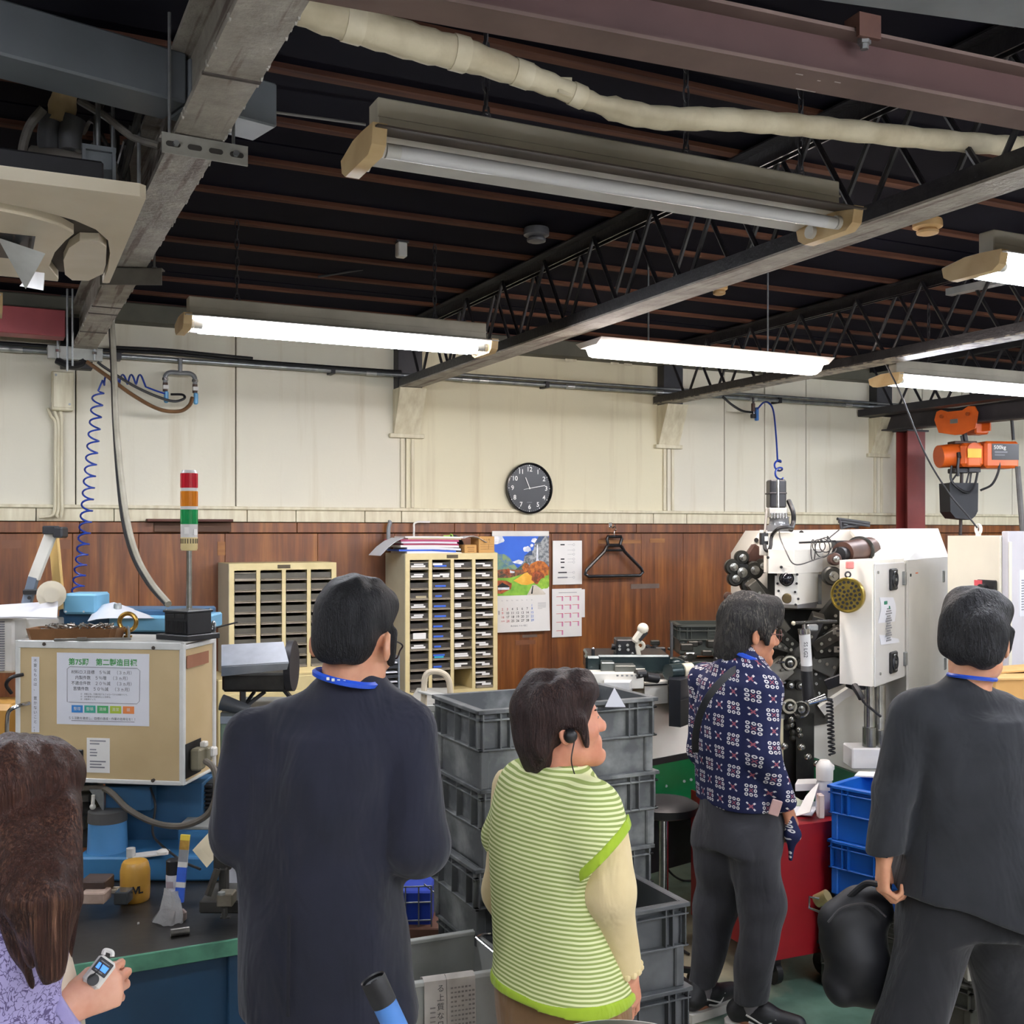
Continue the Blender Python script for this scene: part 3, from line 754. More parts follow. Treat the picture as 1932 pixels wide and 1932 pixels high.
t=T('wall_shelf','narrow brown wooden strip shelf on the wall behind the signal tower','shelf',((a.x+b_.x)/2,D,a.z));w_=(b_.x-a.x)/2
B(MB().b2(-w_,w_,-.075,.0,-.008,.006,.002),'board',siding_wood,t)
B(MB().b2(-w_+.04,w_-.0,-.02,.0,-.062,-.010,.002),'batten',pm('weathered brown board','5e4434','483226',8,.8,stretch=(.4,5,5)),t)
t=T('wall_clock','round black wall clock with white numerals on the cream wall','clock',(3.005,D-.002,2.172),rot=(PI/2,0,0))
R=.158
B(MB().lathe((0,0,0),[(0,R*.97),(.028,R),(.036,R*.985),(.038,R*.94),(.030,R*.915)],64,cap=False),'rim',pm('glossy black rim','0f0f11','18181a',5,.18),t)
B(MB().lathe((0,0,.002),[(0,R*.96),(.022,R*.93)],64),'dial',pm('black dial','17181b','1c1d20',5,.3),t)
wht=pm('white print','ecebe6','e4e3de',4,.6)
for i in range(1,13):
 a=PI/2-i*PI/6
 text('numeral',str(i),.040,wht,t,(R*.73*math.cos(a),R*.73*math.sin(a),.0255),(0,0,0),bold=.0006)
mb=MB()
for i in range(60):
 a=i*PI/30;r_=.0035 if i%5==0 else .0011
 mb.lathe((R*.885*math.cos(a),R*.885*math.sin(a),.0242),[(0,r_),(.0008,r_)],8)
B(mb,'minute_dots',wht,t,kind='stuff')
for nm,a,l,tl,w_ in(('hour_hand',PI/2-(11.22)*PI/6,.072,.0,.005),('minute_hand',PI/2-13.3*PI/30,.108,.0,.0036),('second_hand',PI/2-13.0*PI/30+PI,.042,.0,.0022)):
 d=Vector((math.cos(a),math.sin(a),0));B(MB().bar(d*-tl+Vector((0,0,.028)),d*l+Vector((0,0,.028)),w_,.0012),nm,wht,t)
B(MB().lathe((0,0,.026),[(0,.006),(.004,.005)],16),'hub',wht,t)
B(MB().b2(-.017,.017,-.088,-.085,.0242,.0246),'dial_mark',grey_ink,t)
t=T('wall_calendar','wall calendar with an alpine autumn picture above the month of November','calendar',(2.955,D-.004,1.295))
cw,chh=.385,.615
g=[]
for i in range(9):
 z=chh*(1-i/8);g.append([(-cw/2,-.002-.012*(i/8)**2,z),(cw/2,-.002-.020*(i/8)**2,z)])
B(MB().sheet(g,.0015),'sheet',paper,t)
B(MB().b2(-cw/2-.002,cw/2+.002,-.006,0,chh-.03,chh,.001),'top_strip',white_pl,t)
px0,px1,pz0,pz1=-cw/2,cw/2,.222,chh-.032
LAY=[0]
def shape(name,mat,pts):
 LAY[0]+=1
 off=-.0062-.00012*LAY[0]
 poly=[(px0+(px1-px0)*u,pz0+(pz1-pz0)*v)for u,v in pts]
 mb=MB();mb.add([(x,off-.006*((chh-z)/chh)**2,z)for x,z in poly],[tuple(range(len(poly)))])
 return B(mb,name,mat,t)
pr=lambda n,c,c2,sc=40:pm('print '+n,c,c2,sc,.55,lo=.42,hi=.6)
shape('print_sky',pm('print sky','2f68d4','2557be',3,.55),[(0,.3),(1,.3),(1,1),(0,1)])
def blob(cx,cy,rx,ry,n=14,seed=1,j=.2):
 r_=random.Random(seed);return[(min(1,max(0,cx+rx*math.cos(2*PI*k/n)*(1+r_.uniform(-j,j)))),min(1,max(0,cy+ry*math.sin(2*PI*k/n)*(1+r_.uniform(-j,j)))))for k in range(n)]
cl=pr('cloud','f2f3f6','c9cfda',25)
shape('print_cloud',cl,[(0,1),(.17,1),(.21,.93),(.17,.87),(.22,.82),(.29,.83),(.37,.76),(.38,.72),(.28,.69),(.15,.7),(0,.74)])
shape('print_cloud',cl,blob(.45,.6,.1,.08,seed=2));shape('print_cloud',cl,blob(.61,.78,.07,.05,seed=3));shape('print_cloud',cl,blob(.74,.93,.06,.04,seed=4));shape('print_cloud',cl,blob(.69,.84,.03,.03,seed=5))
shape('print_mountain',pr('blue mountain','4f79a8','86a06e',30),[(0,.78),(.06,.73),(.12,.7),(.2,.7),(.28,.66),(.36,.55),(.45,.45),(.5,.40),(0,.38)])
shape('print_mountain',pr('green slope','7f9f72','4c7a8c',30),[(0,.72),(.12,.62),(.24,.52),(.4,.42),(0,.38)])
shape('print_cliff',pr('grey cliff','a6a8a8','5d6468',55),[(.82,1),(.98,1),(1,.97),(1,.5),(.6,.42),(.4,.42),(.54,.55),(.56,.66),(.66,.74),(.72,.76),(.74,.88)])
shape('print_cliff_top',pr('dark blue ridge','3b5276','2f4465',30),[(.82,1),(.93,1),(.85,.9),(.74,.87)]);shape('print_cliff_top',MATS['print dark blue ridge'],[(.55,.66),(.66,.745),(.7,.76),(.7,.68),(.6,.67)])
shape('print_waterfall',cl,[(.785,.86),(.8,.86),(.805,.62),(.82,.57),(.77,.57),(.775,.7)])
shape('print_fir_slope',pr('fir slope','54705a','3d5648',40),[(.4,.44),(.5,.5),(.6,.58),(.62,.5),(.55,.4),(.4,.4)])
shape('print_meadow',pr('green meadow','8fc23c','6aa32e',12),[(0,0),(1,0),(1,.42),(.5,.42),(.3,.38),(0,.42)])
shape('print_village',pr('village','9a5a34','4a4030',60),[(0,.42),(.2,.45),(.45,.43),(.6,.45),(.62,.38),(.3,.3),(0,.3)])
shape('print_field',pr('yellow field','e3a52c','f0c04a',14),[(.36,.25),(.45,.3),(.55,.37),(.7,.42),(.85,.35),(.72,.2),(.6,.17),(.5,.18)])
shape('print_tree',pr('orange tree','c8701f','8c4a16',60),blob(.82,.43,.2,.14,18,6,.14));shape('print_tree',MATS['print orange tree'],blob(.58,.47,.07,.08,12,7));shape('print_tree',pr('rust tree','b4551d','6f3413',60),blob(.8,.3,.13,.11,16,8,.15));shape('print_tree',MATS['print rust tree'],blob(.26,.4,.06,.06,10,9))
shape('print_bush',pr('lime bush','9fc93c','7cad31',30),blob(.92,.2,.1,.1,12,10))
shape('print_path',pr('pale path','d9d2c4','c8bfae',12),[(.6,0),(.7,.17),(.76,.17),(.86,.1),(.95,0)])
shape('print_path_edge',ink,[(.67,.02),(.7,.16),(.715,.16),(.7,.02)])
shape('print_house_yard',MATS['print rust tree'],blob(.16,.15,.17,.11,12,11));shape('print_house',cl,[(.09,.1),(.29,.1),(.29,.15),(.19,.2),(.09,.15)]);shape('print_roof',ink,[(.06,.15),(.17,.22),(.3,.15),(.28,.14),(.09,.14)])
shape('print_church',cl,[(.3,.38),(.3,.43),(.35,.41),(.38,.41),(.38,.38)])
def cx(i):return-.096+i*.0335
zr=[.170,.1515,.1275,.104,.080]
rows=[['','','','','','','1'],['2','3','4','5','6','7','8'],['9','10','11','12','13','14','15'],['16','17','18','19','20','21','22'],['23/30','24','25','26','27','28','29']]
for r_,row in enumerate(rows):
 for c_,s_ in enumerate(row):
  if not s_:continue
  m=red_ink if c_==0 or s_ in('3','24')else blue_ink if c_==6 else ink
  text('day_number',s_,.021 if len(s_)<3 else .0105,m,t,(cx(c_)-.034,-.0135-.004*r_*.5,zr[r_]-.012))
text('month_number','11',.036,ink,t,(-.163,-.0165,.118))
for c_,s_ in enumerate(('Sun','Mon','Tue','Wed','Thu','Fri','Sat')):text('weekday',s_,.0075,grey_ink,t,(cx(c_)-.034,-.0125,.192))
mb=MB()
for bx in range(2):
 for i in range(6):mb.b2(.112,.168,-.0148,-.0142,.172-bx*.062-i*.007,.1735-bx*.062-i*.007)
B(mb,'small_month_print',grey_ink,t,kind='stuff')
text('maker_line','株式会社 ナガイ精工',.0125,grey_ink,t,(-.02,-.0215,.036))
def sheetpaper(label,x0,x1,z0,z1,y=D-.0035,m=paper,cat='paper',group='papers on the wooden wall'):
 t=T('wall_paper_sheet',label,cat,((x0+x1)/2,y,(z0+z1)/2),group=group)
 B(MB().b2(-(x1-x0)/2,(x1-x0)/2,-.002,.001,-(z1-z0)/2,(z1-z0)/2),'sheet',m,t)
 return t
t=sheetpaper('white sheet with a parts diagram above the pink-print sheet, right of the calendar',3.178,3.386,1.576,1.850)
for i,(z,w_,m)in enumerate(((.112,.03,1),(.078,0,0),(.052,0,0),(.022,.026,1),(.002,.028,1),(-.03,.024,1),(-.062,.062,1),(-.093,.07,0))):
 if w_:B(MB().b2(-.035-w_/2,-.035+w_/2,-.0028,-.002,z-.004,z+.004),'part_drawing',ink if m else grey_ink,t)
 if z!=-.03:
  B(MB().b2(.0,.038,-.0026,-.002,z-.0006,z+.0006),'leader_line',grey_ink,t)
  B(MB().torus((.045,-.0023,z),.0065,.0007,(0,1,0),14,4),'balloon',grey_ink,t)
t=sheetpaper('white sheet of small pink monthly tables below the diagram sheet',3.174,3.384,1.249,1.550)
B(MB().b2(-.06,.07,-.0026,-.002,.124,.127),'title_line',grey_ink,t)
for i in range(13):
 cx_,cz=-.052+(i%3)*.057,.100-(i//3)*.053
 B(MB().b2(cx_-.024,cx_+.024,-.0026,-.002,cz,cz+.003),'table_head',red_ink,t)
 B(MB().b2(cx_+.014,cx_+.024,-.0026,-.002,cz-.026,cz),'table_column',pink_ink,t)
sheetpaper('narrow white sheet tucked behind the pink-print sheet',3.36,3.408,1.367,1.543,D-.0015)
t=T('coat_hanger','black plastic coat hanger on a hook on the wooden wall','hanger',(3.60,D-.045,1.66))
hb=[(-.213,-.02),(-.19,-.035),(.19,-.035),(.213,-.015),(.20,.01),(.075,.12),(.055,.15),(.04,.16),(-.045,.16),(-.058,.15),(-.075,.12),(-.205,.005)]
B(MB().tube([(x,0,z)for x,z in hb],.011,8,closed=True),'frame',pm('glossy black plastic','121113','1c1a1c',6,.25),t)
B(MB().tube([(-.045,0,.16),(-.055,0,.20),(-.05,0,.215),(.05,0,.215),(.055,0,.20),(.04,0,.16)],.010,8).tube([(-.07,0,.128),(.07,0,.128)],.008,8),'grip',MATS['glossy black plastic'],t)
B(MB().tube(spline([(0,0,.215),(0,0,.245),(.012,0,.262),(.0,0,.28),(-.014,0,.268)],6),.0035,6),'hook',chrome,t)
t=T('wall_hook','small bright hook on the wooden wall holding the black hanger','hook',(3.595,D,1.945))
B(MB().b2(-.012,.012,-.008,.006,-.015,.02,.002),'plate',chrome,t);B(MB().tube(spline([(0,-.006,-.005),(0,-.035,-.012),(0,-.058,-.006),(0,-.062,.008)],5),.0035,6),'hook',chrome,t)
for i,(px,m,r_,lab)in enumerate(((733,pm('grey tube','8d9295','7b8083',6,.4),.012,'short grey tube end above the paper stack'),(781,white_pl,.006,'thin white cable down the wood rail behind the paper stack'))):
 o=B(MB().tube(spline([W(px+(30 if i else 0),985,Y=5.93),W(px+3,986,Y=5.93),W(px,1000,Y=5.93),W(px,1040,Y=5.93)],5),r_,8),'wall_cable',m);tag(o,lab,'cable')
# hoist
t=T('red_column','dark red painted steel column in front of the wall at right','column',(W(1718,900,Y=5.75).x,5.75,0))
x0,x1=W(1700,900,Y=5.70).x,W(1735,900,Y=5.70).x;hw=(x1-x0)/2*.95
redc=pm('dark red steel paint','7d2f2a','6a2522',4,.5)
B(MB().b2(-hw,hw,-.055,-.047,0,2.62).b2(-hw,hw,.047,.055,0,2.62).b2(-.004,.004,-.047,.047,0,2.62),'steel_section',redc,t)
B(MB().b2(-hw-.02,hw+.02,-.07,.07,2.62,2.632),'cap_plate',dark_steel,t)
zb=2.633
pa=W(1690,812,Z=zb);pb=W(1932,790,Z=zb)
dv=(pb-pa);dv.z=0;dv.normalize()
t=T('hoist_rail','dark steel rail beam at right carrying the orange hoist','beam',pa,math.atan2(dv.y,dv.x))
L=(pb-pa).length+1.2
railm=pm('dark greasy steel','3a3536','2a2627',7,.5)
B(MB().b2(-.2,L,-.05,.05,0,.01).b2(-.2,L,-.05,.05,.115,.125).b2(-.2,L,-.004,.004,.01,.115),'steel_section',railm,t)
B(MB().tube([(-.2,-.06,.135),(.35,-.06,.13),(.5,-.06,.115),(1.0,-.06,.135)],.012,8),'conduit',galv,t)
hc=W(1862,850,d=(pa-Vector((0,0,H))).dot(Vector((SN,CS,0)))*.965)
q=(hc-pa).dot(dv);hc=pa+dv*q
orange=pm('orange hoist paint','d6601c','bd4f14',6,.4);yel=pm('yellow label','e0b83a','d0a62c',8,.5)
hz=-TH*.9
t=T('chain_hoist','orange electric chain hoist on a trolley under the dark rail','hoist',(hc.x,hc.y,zb-.12),math.atan2(-SN,CS)*.75)
k=hc.x*SN+hc.y*CS;k=k/F
def hx(px):return(px-1862)*k
def hz_(py):return(HY-py)*k+H-(zb-.12)
RD=Matrix.Rotation(math.atan2(dv.y,dv.x)-t.rotation_euler.z,4,'Z')
ks=1.55
def hq(px):return hx(px)*ks
tr=MB();tr.prism([(hq(1837),hz_(775)),(hq(1843),hz_(772)),(hq(1852),hz_(777)),(hq(1872),hz_(777)),(hq(1880),hz_(770)),(hq(1888),hz_(772)),(hq(1892),hz_(783)),(hq(1889),hz_(812)),(hq(1872),hz_(822)),(hq(1862),hz_(822)),(hq(1840),hz_(815)),(hq(1834),hz_(790))],(0,.012,0),(0,-.085,0))
trolley=B(tr.xf(RD),'trolley',orange,t)
B(MB().b2(hq(1836),hq(1890),.075,.087,hz_(815),hz_(776)).xf(RD),'trolley_plate',orange,t)
for px in(1845,1880):B(MB().cyl((hq(px),-.073,hz_(785)),(hq(px),-.10,hz_(785)),.013,n=12).xf(RD),'wheel_hub',pm('dark orange','a84c1a','8f3e13',9,.5),trolley)
B(MB().b2(hq(1856),hq(1866),-.088,-.085,hz_(800),hz_(792)).xf(RD),'badge',galv,trolley)
B(MB().b2(hx(1880),hx(1908),-.05,.07,hz_(820),hz_(797),.01),'trolley_motor',orange,t)
B(MB().cyl((hx(1866),0,hz_(815)),(hx(1870),0,hz_(836)),.016,n=8).cyl((hx(1860),0,hz_(822)),(hx(1862),0,hz_(832)),.008,n=8),'suspension_hook',dark_steel,t)
B(MB().cyl((hx(1815),0,hz_(862)),(hx(1862),0,hz_(858)),.076,.082,n=20),'motor_housing',orange,t)
B(MB().box((hx(1868),-.01,hz_(860)),(.16,.19,.16),.022),'gear_housing',orange,t)
gb=B(MB().cyl((hx(1868),-.10,hz_(852)),(hx(1868),-.118,hz_(852)),.052,n=20).box((hx(1868),-.105,hz_(872)),(.095,.02,.07),.008),'gear_cover',orange,t)
B(MB().b2(hx(1854),hx(1881),-.1225,-.1185,hz_(866),hz_(849)),'warning_label',yel,gb)
eb=B(MB().b2(hx(1892),hx(1960),-.10,.08,hz_(884),hz_(834),.016),'control_housing',orange,t)
nb=B(MB().b2(hx(1905),hx(1958),-.103,-.099,hz_(869),hz_(839)),'name_plate',black_pl,eb)
text('capacity_lettering','500kg',.036,white_pl,eb,(hx(1920),-.1045,hz_(846)),bold=.0006)
B(MB().b2(hx(1910),hx(1935),-.1045,-.103,hz_(856),hz_(853)).b2(hx(1910),hx(1930),-.1045,-.103,hz_(861),hz_(859)),'small_print',grey_ink,eb)
B(MB().box((hx(1862),0,hz_(836)),(.16,.1,.02),.004),'saddle',pm('brown black steel','4a2f24','352018',8,.5),t)
B(MB().b2(hx(1866),hx(1890),-.06,.06,hz_(892),hz_(883),.004).b2(hx(1840),hx(1866),-.05,.05,hz_(893),hz_(884),.004),'chain_guide',dark_steel,t)
bag=MB();bag.prism([(hx(1826),hz_(912)),(hx(1883),hz_(912)),(hx(1882),hz_(965)),(hx(1877),hz_(974)),(hx(1868),hz_(981)),(hx(1838),hz_(978)),(hx(1828),hz_(966))],(0,.14,0),(0,-.07,0))
B(bag,'chain_bucket',pm('black fabric bucket','23252a','1a1c20',12,.6),t)
mb=MB()
for a,b_ in(((1852,893),(1838,912)),((1876,890),(1870,912)),((1880,890),(1877,912))):mb.tube([(hx(a[0]),0,hz_(a[1])),(hx(b_[0]),0,hz_(b_[1]))],.006,6)
B(mb,'load_chain',dark_steel,t,kind='stuff')
mb=MB();mb.tube(spline([(hx(1832),-.06,hz_(880)),(hx(1829),-.07,hz_(905)),(hx(1840),-.09,hz_(922)),(hx(1860),-.09,hz_(930)),(hx(1872),-.09,hz_(918)),(hx(1880),-.08,hz_(892))],6),.008,6)
mb.tube(spline([(hx(1884),-.09,hz_(926)),(hx(1905),-.1,hz_(915)),(hx(1918),-.1,hz_(890)),(hx(1922),-.09,hz_(868))],6),.008,6)
B(mb,'control_cable',black_rub,t,kind='stuff')
B(MB().cyl((hx(1842),-.08,hz_(856)),(hx(1842),-.09,hz_(866)),.014,n=8).tube([(hx(1842),-.085,hz_(860)),(hx(1839),-.09,hz_(885)),(hx(1840),-.09,hz_(900))],.010,8),'plug',black_rub,t)
o=B(MB().tube([W(1815,868,d=k*F),W(1812,1010,d=k*F)],.011,8),'hanging_cable',pm('brown black cable','3f3431','2e2624',8,.5));tag(o,'dark cable hanging left of the black hoist bucket','cable')
o=B(MB().tube([W(1920,880,d=6.8),W(1926,960,d=6.8),W(1930,1015,d=6.8)],.016,8),'hanging_cable',pm('grey metal tube','6a6866','4e4c4a',8,.4));tag(o,'grey pole hanging at the right frame edge beside the hoist bucket','cable')
o=B(MB().tube(spline([W(1908,782,d=7.08),W(1912,830,d=7.08)],3),.010,8),'hanging_cable',black_rub);tag(o,'short black cable behind the hoist trolley','cable')
o=B(MB().tube(spline([W(1672,688,d=5.1),W(1700,745,d=5.06),W(1745,855,d=5.0),W(1790,930,d=4.93),W(1825,972,d=4.9),W(1844,996,d=4.88)],8),.0042,6),'guy_wire',black_rub);tag(o,'black wire slanting from the middle truss down to the cabinet eyebolt','wire')
# parts cabinets
cab_c=pm('cream cabinet enamel','dccb98','cbb985',5,.45);cab_side=pm('cream cabinet side','c3bfa8','b0ab94',4,.5)
drw=pm('smoky drawer plastic','413d38','332f2b',8,.3);drw_rim=pm('grey drawer lip','b3a894','968c7a',10,.4);drw_empty=pm('smoky empty drawer','575349','48443c',6,.3)
def parts_cabinet(label,x,y,z,w_,h,rows,cols,labels,dm,seed,group='small parts cabinets'):
 t=T('parts_cabinet',label,'cabinet',(x,y,z),group=group)
 dep=D-y-.005
 tm,bm_,sm,mm=.036,.032,.026,.020
 mb=MB();mb.b2(0,w_,0,dep,0,bm_).b2(0,w_,0,dep,h-tm,h).b2(0,sm,.0,dep,bm_,h-tm).b2(w_-sm,w_,0,dep,bm_,h-tm).b2(sm,w_-sm,dep-.01,dep,bm_,h-tm)
 cwid=(w_-2*sm-(cols-1)*mm)/cols
 for c in range(1,cols):mb.b2(sm+c*cwid+(c-1)*mm,sm+c*(cwid+mm),0,dep,bm_,h-tm)
 B(mb,'body',cab_c,t)
 B(MB().b2(-.002,0,.004,dep,.002,h-.002),'side_panel',cab_side,t)
 B(MB().b2(w_*.5-.03,w_*.5+.03,-.004,0,h-.025,h-.012).b2(w_*.5-.034,w_*.5+.034,-.002,0,h-.028,h-.009),'plate_holder',pm('dark brass holder','5f5134','463b25',9,.4),t)
 rh=(h-tm-bm_)/rows;r_=random.Random(seed);first=None
 for c in range(cols):
  for r in range(rows):
   k=labels(c,r,r_)
   if k=='gap':continue
   x0=sm+c*(cwid+mm)+.003;z0=h-tm-(r+1)*rh
   if first is None:
    m2=MB();m2.b2(0,cwid-.006,.006,dep-.03,.004,rh*.74);first=B(m2,'drawer',dm,t)
    l=B(MB().prism([(0,0),(-.012,.003),(-.012,.007),(0,.014)],(cwid-.006,0,0),(0,.006,0),(0,1,0),(0,0,1)),'pull_lip',drw_rim,first)
    lipm=l.data;first.location=(x0,0,z0);d=first
    B(MB().b2(0,cwid-.006,-.004,.006,rh*.74,rh*.80),'drawer_rim',drw_rim,first);rim_=first.children[1].data
   else:
    d=inst(first,(x0,0,z0))
    for nm,me in(('pull_lip',lipm),('drawer_rim',rim_)):
     o=bpy.data.objects.new(nm,me);COL.objects.link(o);o.parent=d
   if k:
    for(lx,lz,lw,lh,m)in k:
     B(MB().b2(lx*cwid,(lx+lw)*cwid,.002,.0055,lz*rh,(lz+lh)*rh),'drawer_label',m,d)
 return t
lblue=pm('blue label tape','3565d0','2c57bc',8,.5);lcy=pm('cyan label','2fa9c4','2898b4',8,.5)
def lab2(c,r,q):
 if c==0:
  if r in(2,6):return[]
  if r==3:return[(.3,.1,.55,.35,pm('paper scrap','b3a888','a0957a',8,.8))]
  if r==7:return[(.15,.05,.68,.75,paper)]
  if r>=9:return[]
  return[(.2,.5,.5,.13,paper),(.05,.28,q.choice([.4,.6,.75]),.18,paper)]if r<9 else[]
 if c==1:
  if r==0:return[(.03,.45,.5,.2,paper),(.1,.3,.65,.16,lblue)]
  if r==1:return[(.02,.3,.38,.22,paper),(.4,.42,.5,.2,paper),(.55,.25,.33,.2,paper)]
  if r==9:return[(.05,.45,.6,.15,lblue),(.1,.25,.5,.16,lcy)]
  if r>10:return[]
  return[(q.uniform(.03,.15),.3,q.uniform(.35,.65),.17,lblue)]
 if c==2:
  if r in(11,12):return 'gap'
  return[(.02,.45,q.choice([.35,.5,.7]),.16,paper),(.02,.24,q.choice([.35,.45,.75]),.18,paper)]
 return[(.0,.48,q.choice([.5,.55]),.14,paper),(q.choice([.2,.35,.4]),.26,q.choice([.42,.5,.6]),.2,paper)]
parts_cabinet('tall cream parts cabinet of labelled drawers left of the calendar',2.086,5.64,.985,.56,.80,13,4,lab2,drw,5)
parts_cabinet('cream parts cabinet of plain smoky drawers behind the man in the navy jacket',1.136,5.68,1.155,.57,.585,9,4,lambda c,r,q:[],drw_empty,6)
t=T('cabinet_base','cream steel base cabinet under the parts cabinet left of the calendar','cabinet',(2.36,5.68,0))
B(MB().b2(-.30,.32,-.04,.28,.86,.985,.004),'top_box',cab_c,t)
B(MB().b2(-.33,.35,-.08,.28,.82,.86,.003),'shelf',pm('grey shelf steel','9a9a94','84847e',8,.5),t)
for sx in(-.31,.33):
 for sy in(-.06,.26):B(MB().b2(sx-.015,sx+.015,sy-.015,sy+.015,0,.82),'leg',MATS['grey shelf steel'],t)
t=T('cabinet_base','cream steel base cabinet under the plain parts cabinet behind the navy man','cabinet',(1.42,5.7,0))
B(MB().b2(-.36,.36,-.12,.26,.0,1.155,.005),'body',cab_c,t)
B(MB().b2(-.34,.34,-.126,-.12,.1,1.08,.003),'door',cab_c,t)
zt=1.785
r6=random.Random(6)
cols=[(paper,'white'),(paper2,'grey white'),(pm('pink folder','b8456f','a53a62',6,.5),'pink'),(paper,'white'),(pm('magenta folder','a02f55','8f284b',6,.5),'magenta'),(paper2,'grey white'),(lblue,'blue'),(paper,'white')]
z=zt
order=[(paper,'lowest white paper bundle',.012),(lblue,'blue folder low',.010),(paper2,'grey white paper bundle low',.012),(paper,'white paper bundle in the middle',.012),(MATS['magenta folder'],'magenta folder',.010),(paper2,'thin paper bundle over the magenta folder',.010),(MATS['pink folder'],'pink folder',.012),(pm('beige papers','b9a284','c8b498',6,.7),'beige paper bundle',.008),(paper,'topmost white paper bundle',.009)]
for i,(m,lab,th)in enumerate(order):
 a=r6.uniform(-.10,.10);x=2.25+r6.uniform(-.025,.025);L=r6.uniform(.30,.36)
 t=bpy.data.objects.new
 mb=MB();R_=Matrix.Rotation(a,3,'Z');rows=[]
 n=7
 for layer in range(3):
  rows=[[Vector((x-L/2+L*q/n,5.655+layer*.001,z+th*layer/3))+R_@Vector((0,.23*p_,-.006*max(0,(q/n-.55))**1*(1 if i<3 else .4)*3))for q in range(n+1)]for p_ in(0,1)]
  mb.sheet(rows,-th/3.2)
 o=B(mb,'paper_stack',m);tag(o,lab+' in the stack on the tall parts cabinet','papers','papers and folders stacked on the tall cabinet')
 z+=th
rows=[[Vector((2.07-.0*q,5.62+.2*p_,zt+.085-.012*q))+Vector((-.045*q,0,-.02*q*q/3))for q in range(4)]for p_ in(0,1)]
o=B(MB().sheet(rows,.002),'loose_sheet',paper2);tag(o,'white sheet drooping over the left edge of the tall parts cabinet','paper')
t=T('cable_coil','black coiled cable with a green tie on the tall parts cabinet','cable',(2.42,5.74,zt))
mb=MB()
for k in range(5):mb.torus((0,.01*k,.045+.006*(k%3)),.05-.004*k,.006,(.3,1,.25*(k-2)),20,6)
B(mb,'coil',black_rub,t,kind='stuff');B(MB().torus((-.02,0,.09),.016,.004,(1,.3,0),12,5).b2(-.07,-.03,-.01,-.004,.09,.1),'tie',pm('lime tie','9dc256','88ae44',6,.5),t)
def carton(label,c,sx,sy,sz,rz=0,lines=True,cat='box',m=None):
 t=T('cardboard_box',label,cat,c,rz)
 B(MB().b2(-sx/2,sx/2,0,sy,0,sz,.002),'carton',m or cardboard,t)
 B(MB().b2(-sx/2+.003,sx/2-.003,.0,sy,sz,sz+.0015),'flap',m or cardboard,t)
 return t
t=carton('small brown carton with black print, left on the tall parts cabinet',(2.49,5.665,zt),.075,.09,.045)
B(MB().b2(-.022,.022,-.0012,0,.03,.033).b2(-.016,.02,-.0012,0,.02,.022).b2(-.02,.022,-.0012,0,.008,.011),'print',pm('brown print','6a4a26','5b3f20',6,.7),t)
t=carton('larger brown carton with a printed table, right on the tall parts cabinet',(2.585,5.655,zt),.098,.12,.092)
mb=MB()
for z_ in(.02,.034,.048):mb.b2(-.04,.042,-.0012,0,z_,z_+.0012)
mb.b2(.012,.0132,-.0012,0,.02,.048)
B(mb,'printed_table',MATS['brown print'],t)
text('print','A 小 箱',.013,MATS['brown print'],t,(0,-.0014,.074));text('print','大 中 人',.013,MATS['brown print'],t,(0,-.0014,.060))
rows=[[Vector((2.44+.028*q,5.64+.12*p_,zt+.085+.018*math.sin(q*.75)-.003*q))for q in range(6)]for p_ in(0,1)]
o=B(MB().sheet(rows,.002),'loose_sheet',paper2);tag(o,'curled grey white sheet lying across the two cartons','paper')
t=T('file_rack','dark file rack with white sheets between the navy man and the tall parts cabinet','rack',W(722,1330,d=5.5))
for k in range(9):
 B(MB().b2(-.06,.065,-.05,.1,.02+k*.024,.036+k*.024),'tray',pm('dark file tray','2c2e33','212328',8,.4),t)if k%2 else B(MB().b2(-.055,.06,-.052,.1,.022+k*.024,.028+k*.024),'sheet',paper2,t)
B(MB().b2(-.07,-.062,-.05,.1,0,.25).b2(.066,.074,-.05,.1,0,.25).b2(-.07,.074,-.05,.1,-1.02,.015),'frame',pm('grey rack','7b8086','666b71',8,.4),t)
# beige control box and what stands on it
FL,FR=W(28,1474,d=3.53),W(347,1483,d=3.45)
zb=FR.z;bw=math.hypot(FR.x-FL.x,FR.y-FL.y);brz=math.atan2(FR.y-FL.y,FR.x-FL.x)
bh,bd=.455,.255
t=T('control_box','beige machine control box with notices, standing on the blue machine','control box',(FL.x,FL.y,zb),brz)
CB=t
def fx(px):return(px-28)/(347-28)*bw
def fz(py):return(1478.5-py)/270*bh
beige=pm('beige panel paint','c3ad84','b7a178',4,.5);alu=pm('white aluminium edge','d8d9d5','c3c4c0',9,.35)
B(MB().b2(.008,bw-.008,.004,bd-.004,.006,bh-.012),'cabinet_body',beige,t)
for x in(0,bw-.017):
 for y in(0,bd-.017):B(MB().b2(x,x+.017,y,y+.017,0,bh,.003),'corner_post',alu,t)
for z_,h_ in((0,.014),(bh-.024,.024)):
 B(MB().b2(.01,bw-.01,-.001,.012,z_,z_+h_,.002),'edge_strip',alu,t);B(MB().b2(bw-.012,bw+.001,.01,bd-.01,z_,z_+h_*.6,.002),'edge_strip',alu,t)
B(MB().b2(0,bw,0,bd,bh-.006,bh,.002),'top_plate',pm('grey top plate','a9a8a2','93928c',10,.45,lo=.4,hi=.65),t)
for px,py in((85,1215),(291,1219),(290,1470),(48,1470)):
 B(MB().cyl((fx(px),.004,fz(py)),(fx(px),-.004,fz(py)),.006,n=8),'screw',pm('dark screw','4a4138','37302a',9,.5),t)
po=B(MB().b2(fx(108),fx(282),.0015,.0035,fz(1368),fz(1231)),'notice_sheet',paper2,t)
pw,ph=fx(282)-fx(108),fz(1231)-fz(1368);pcx=(fx(108)+fx(282))/2
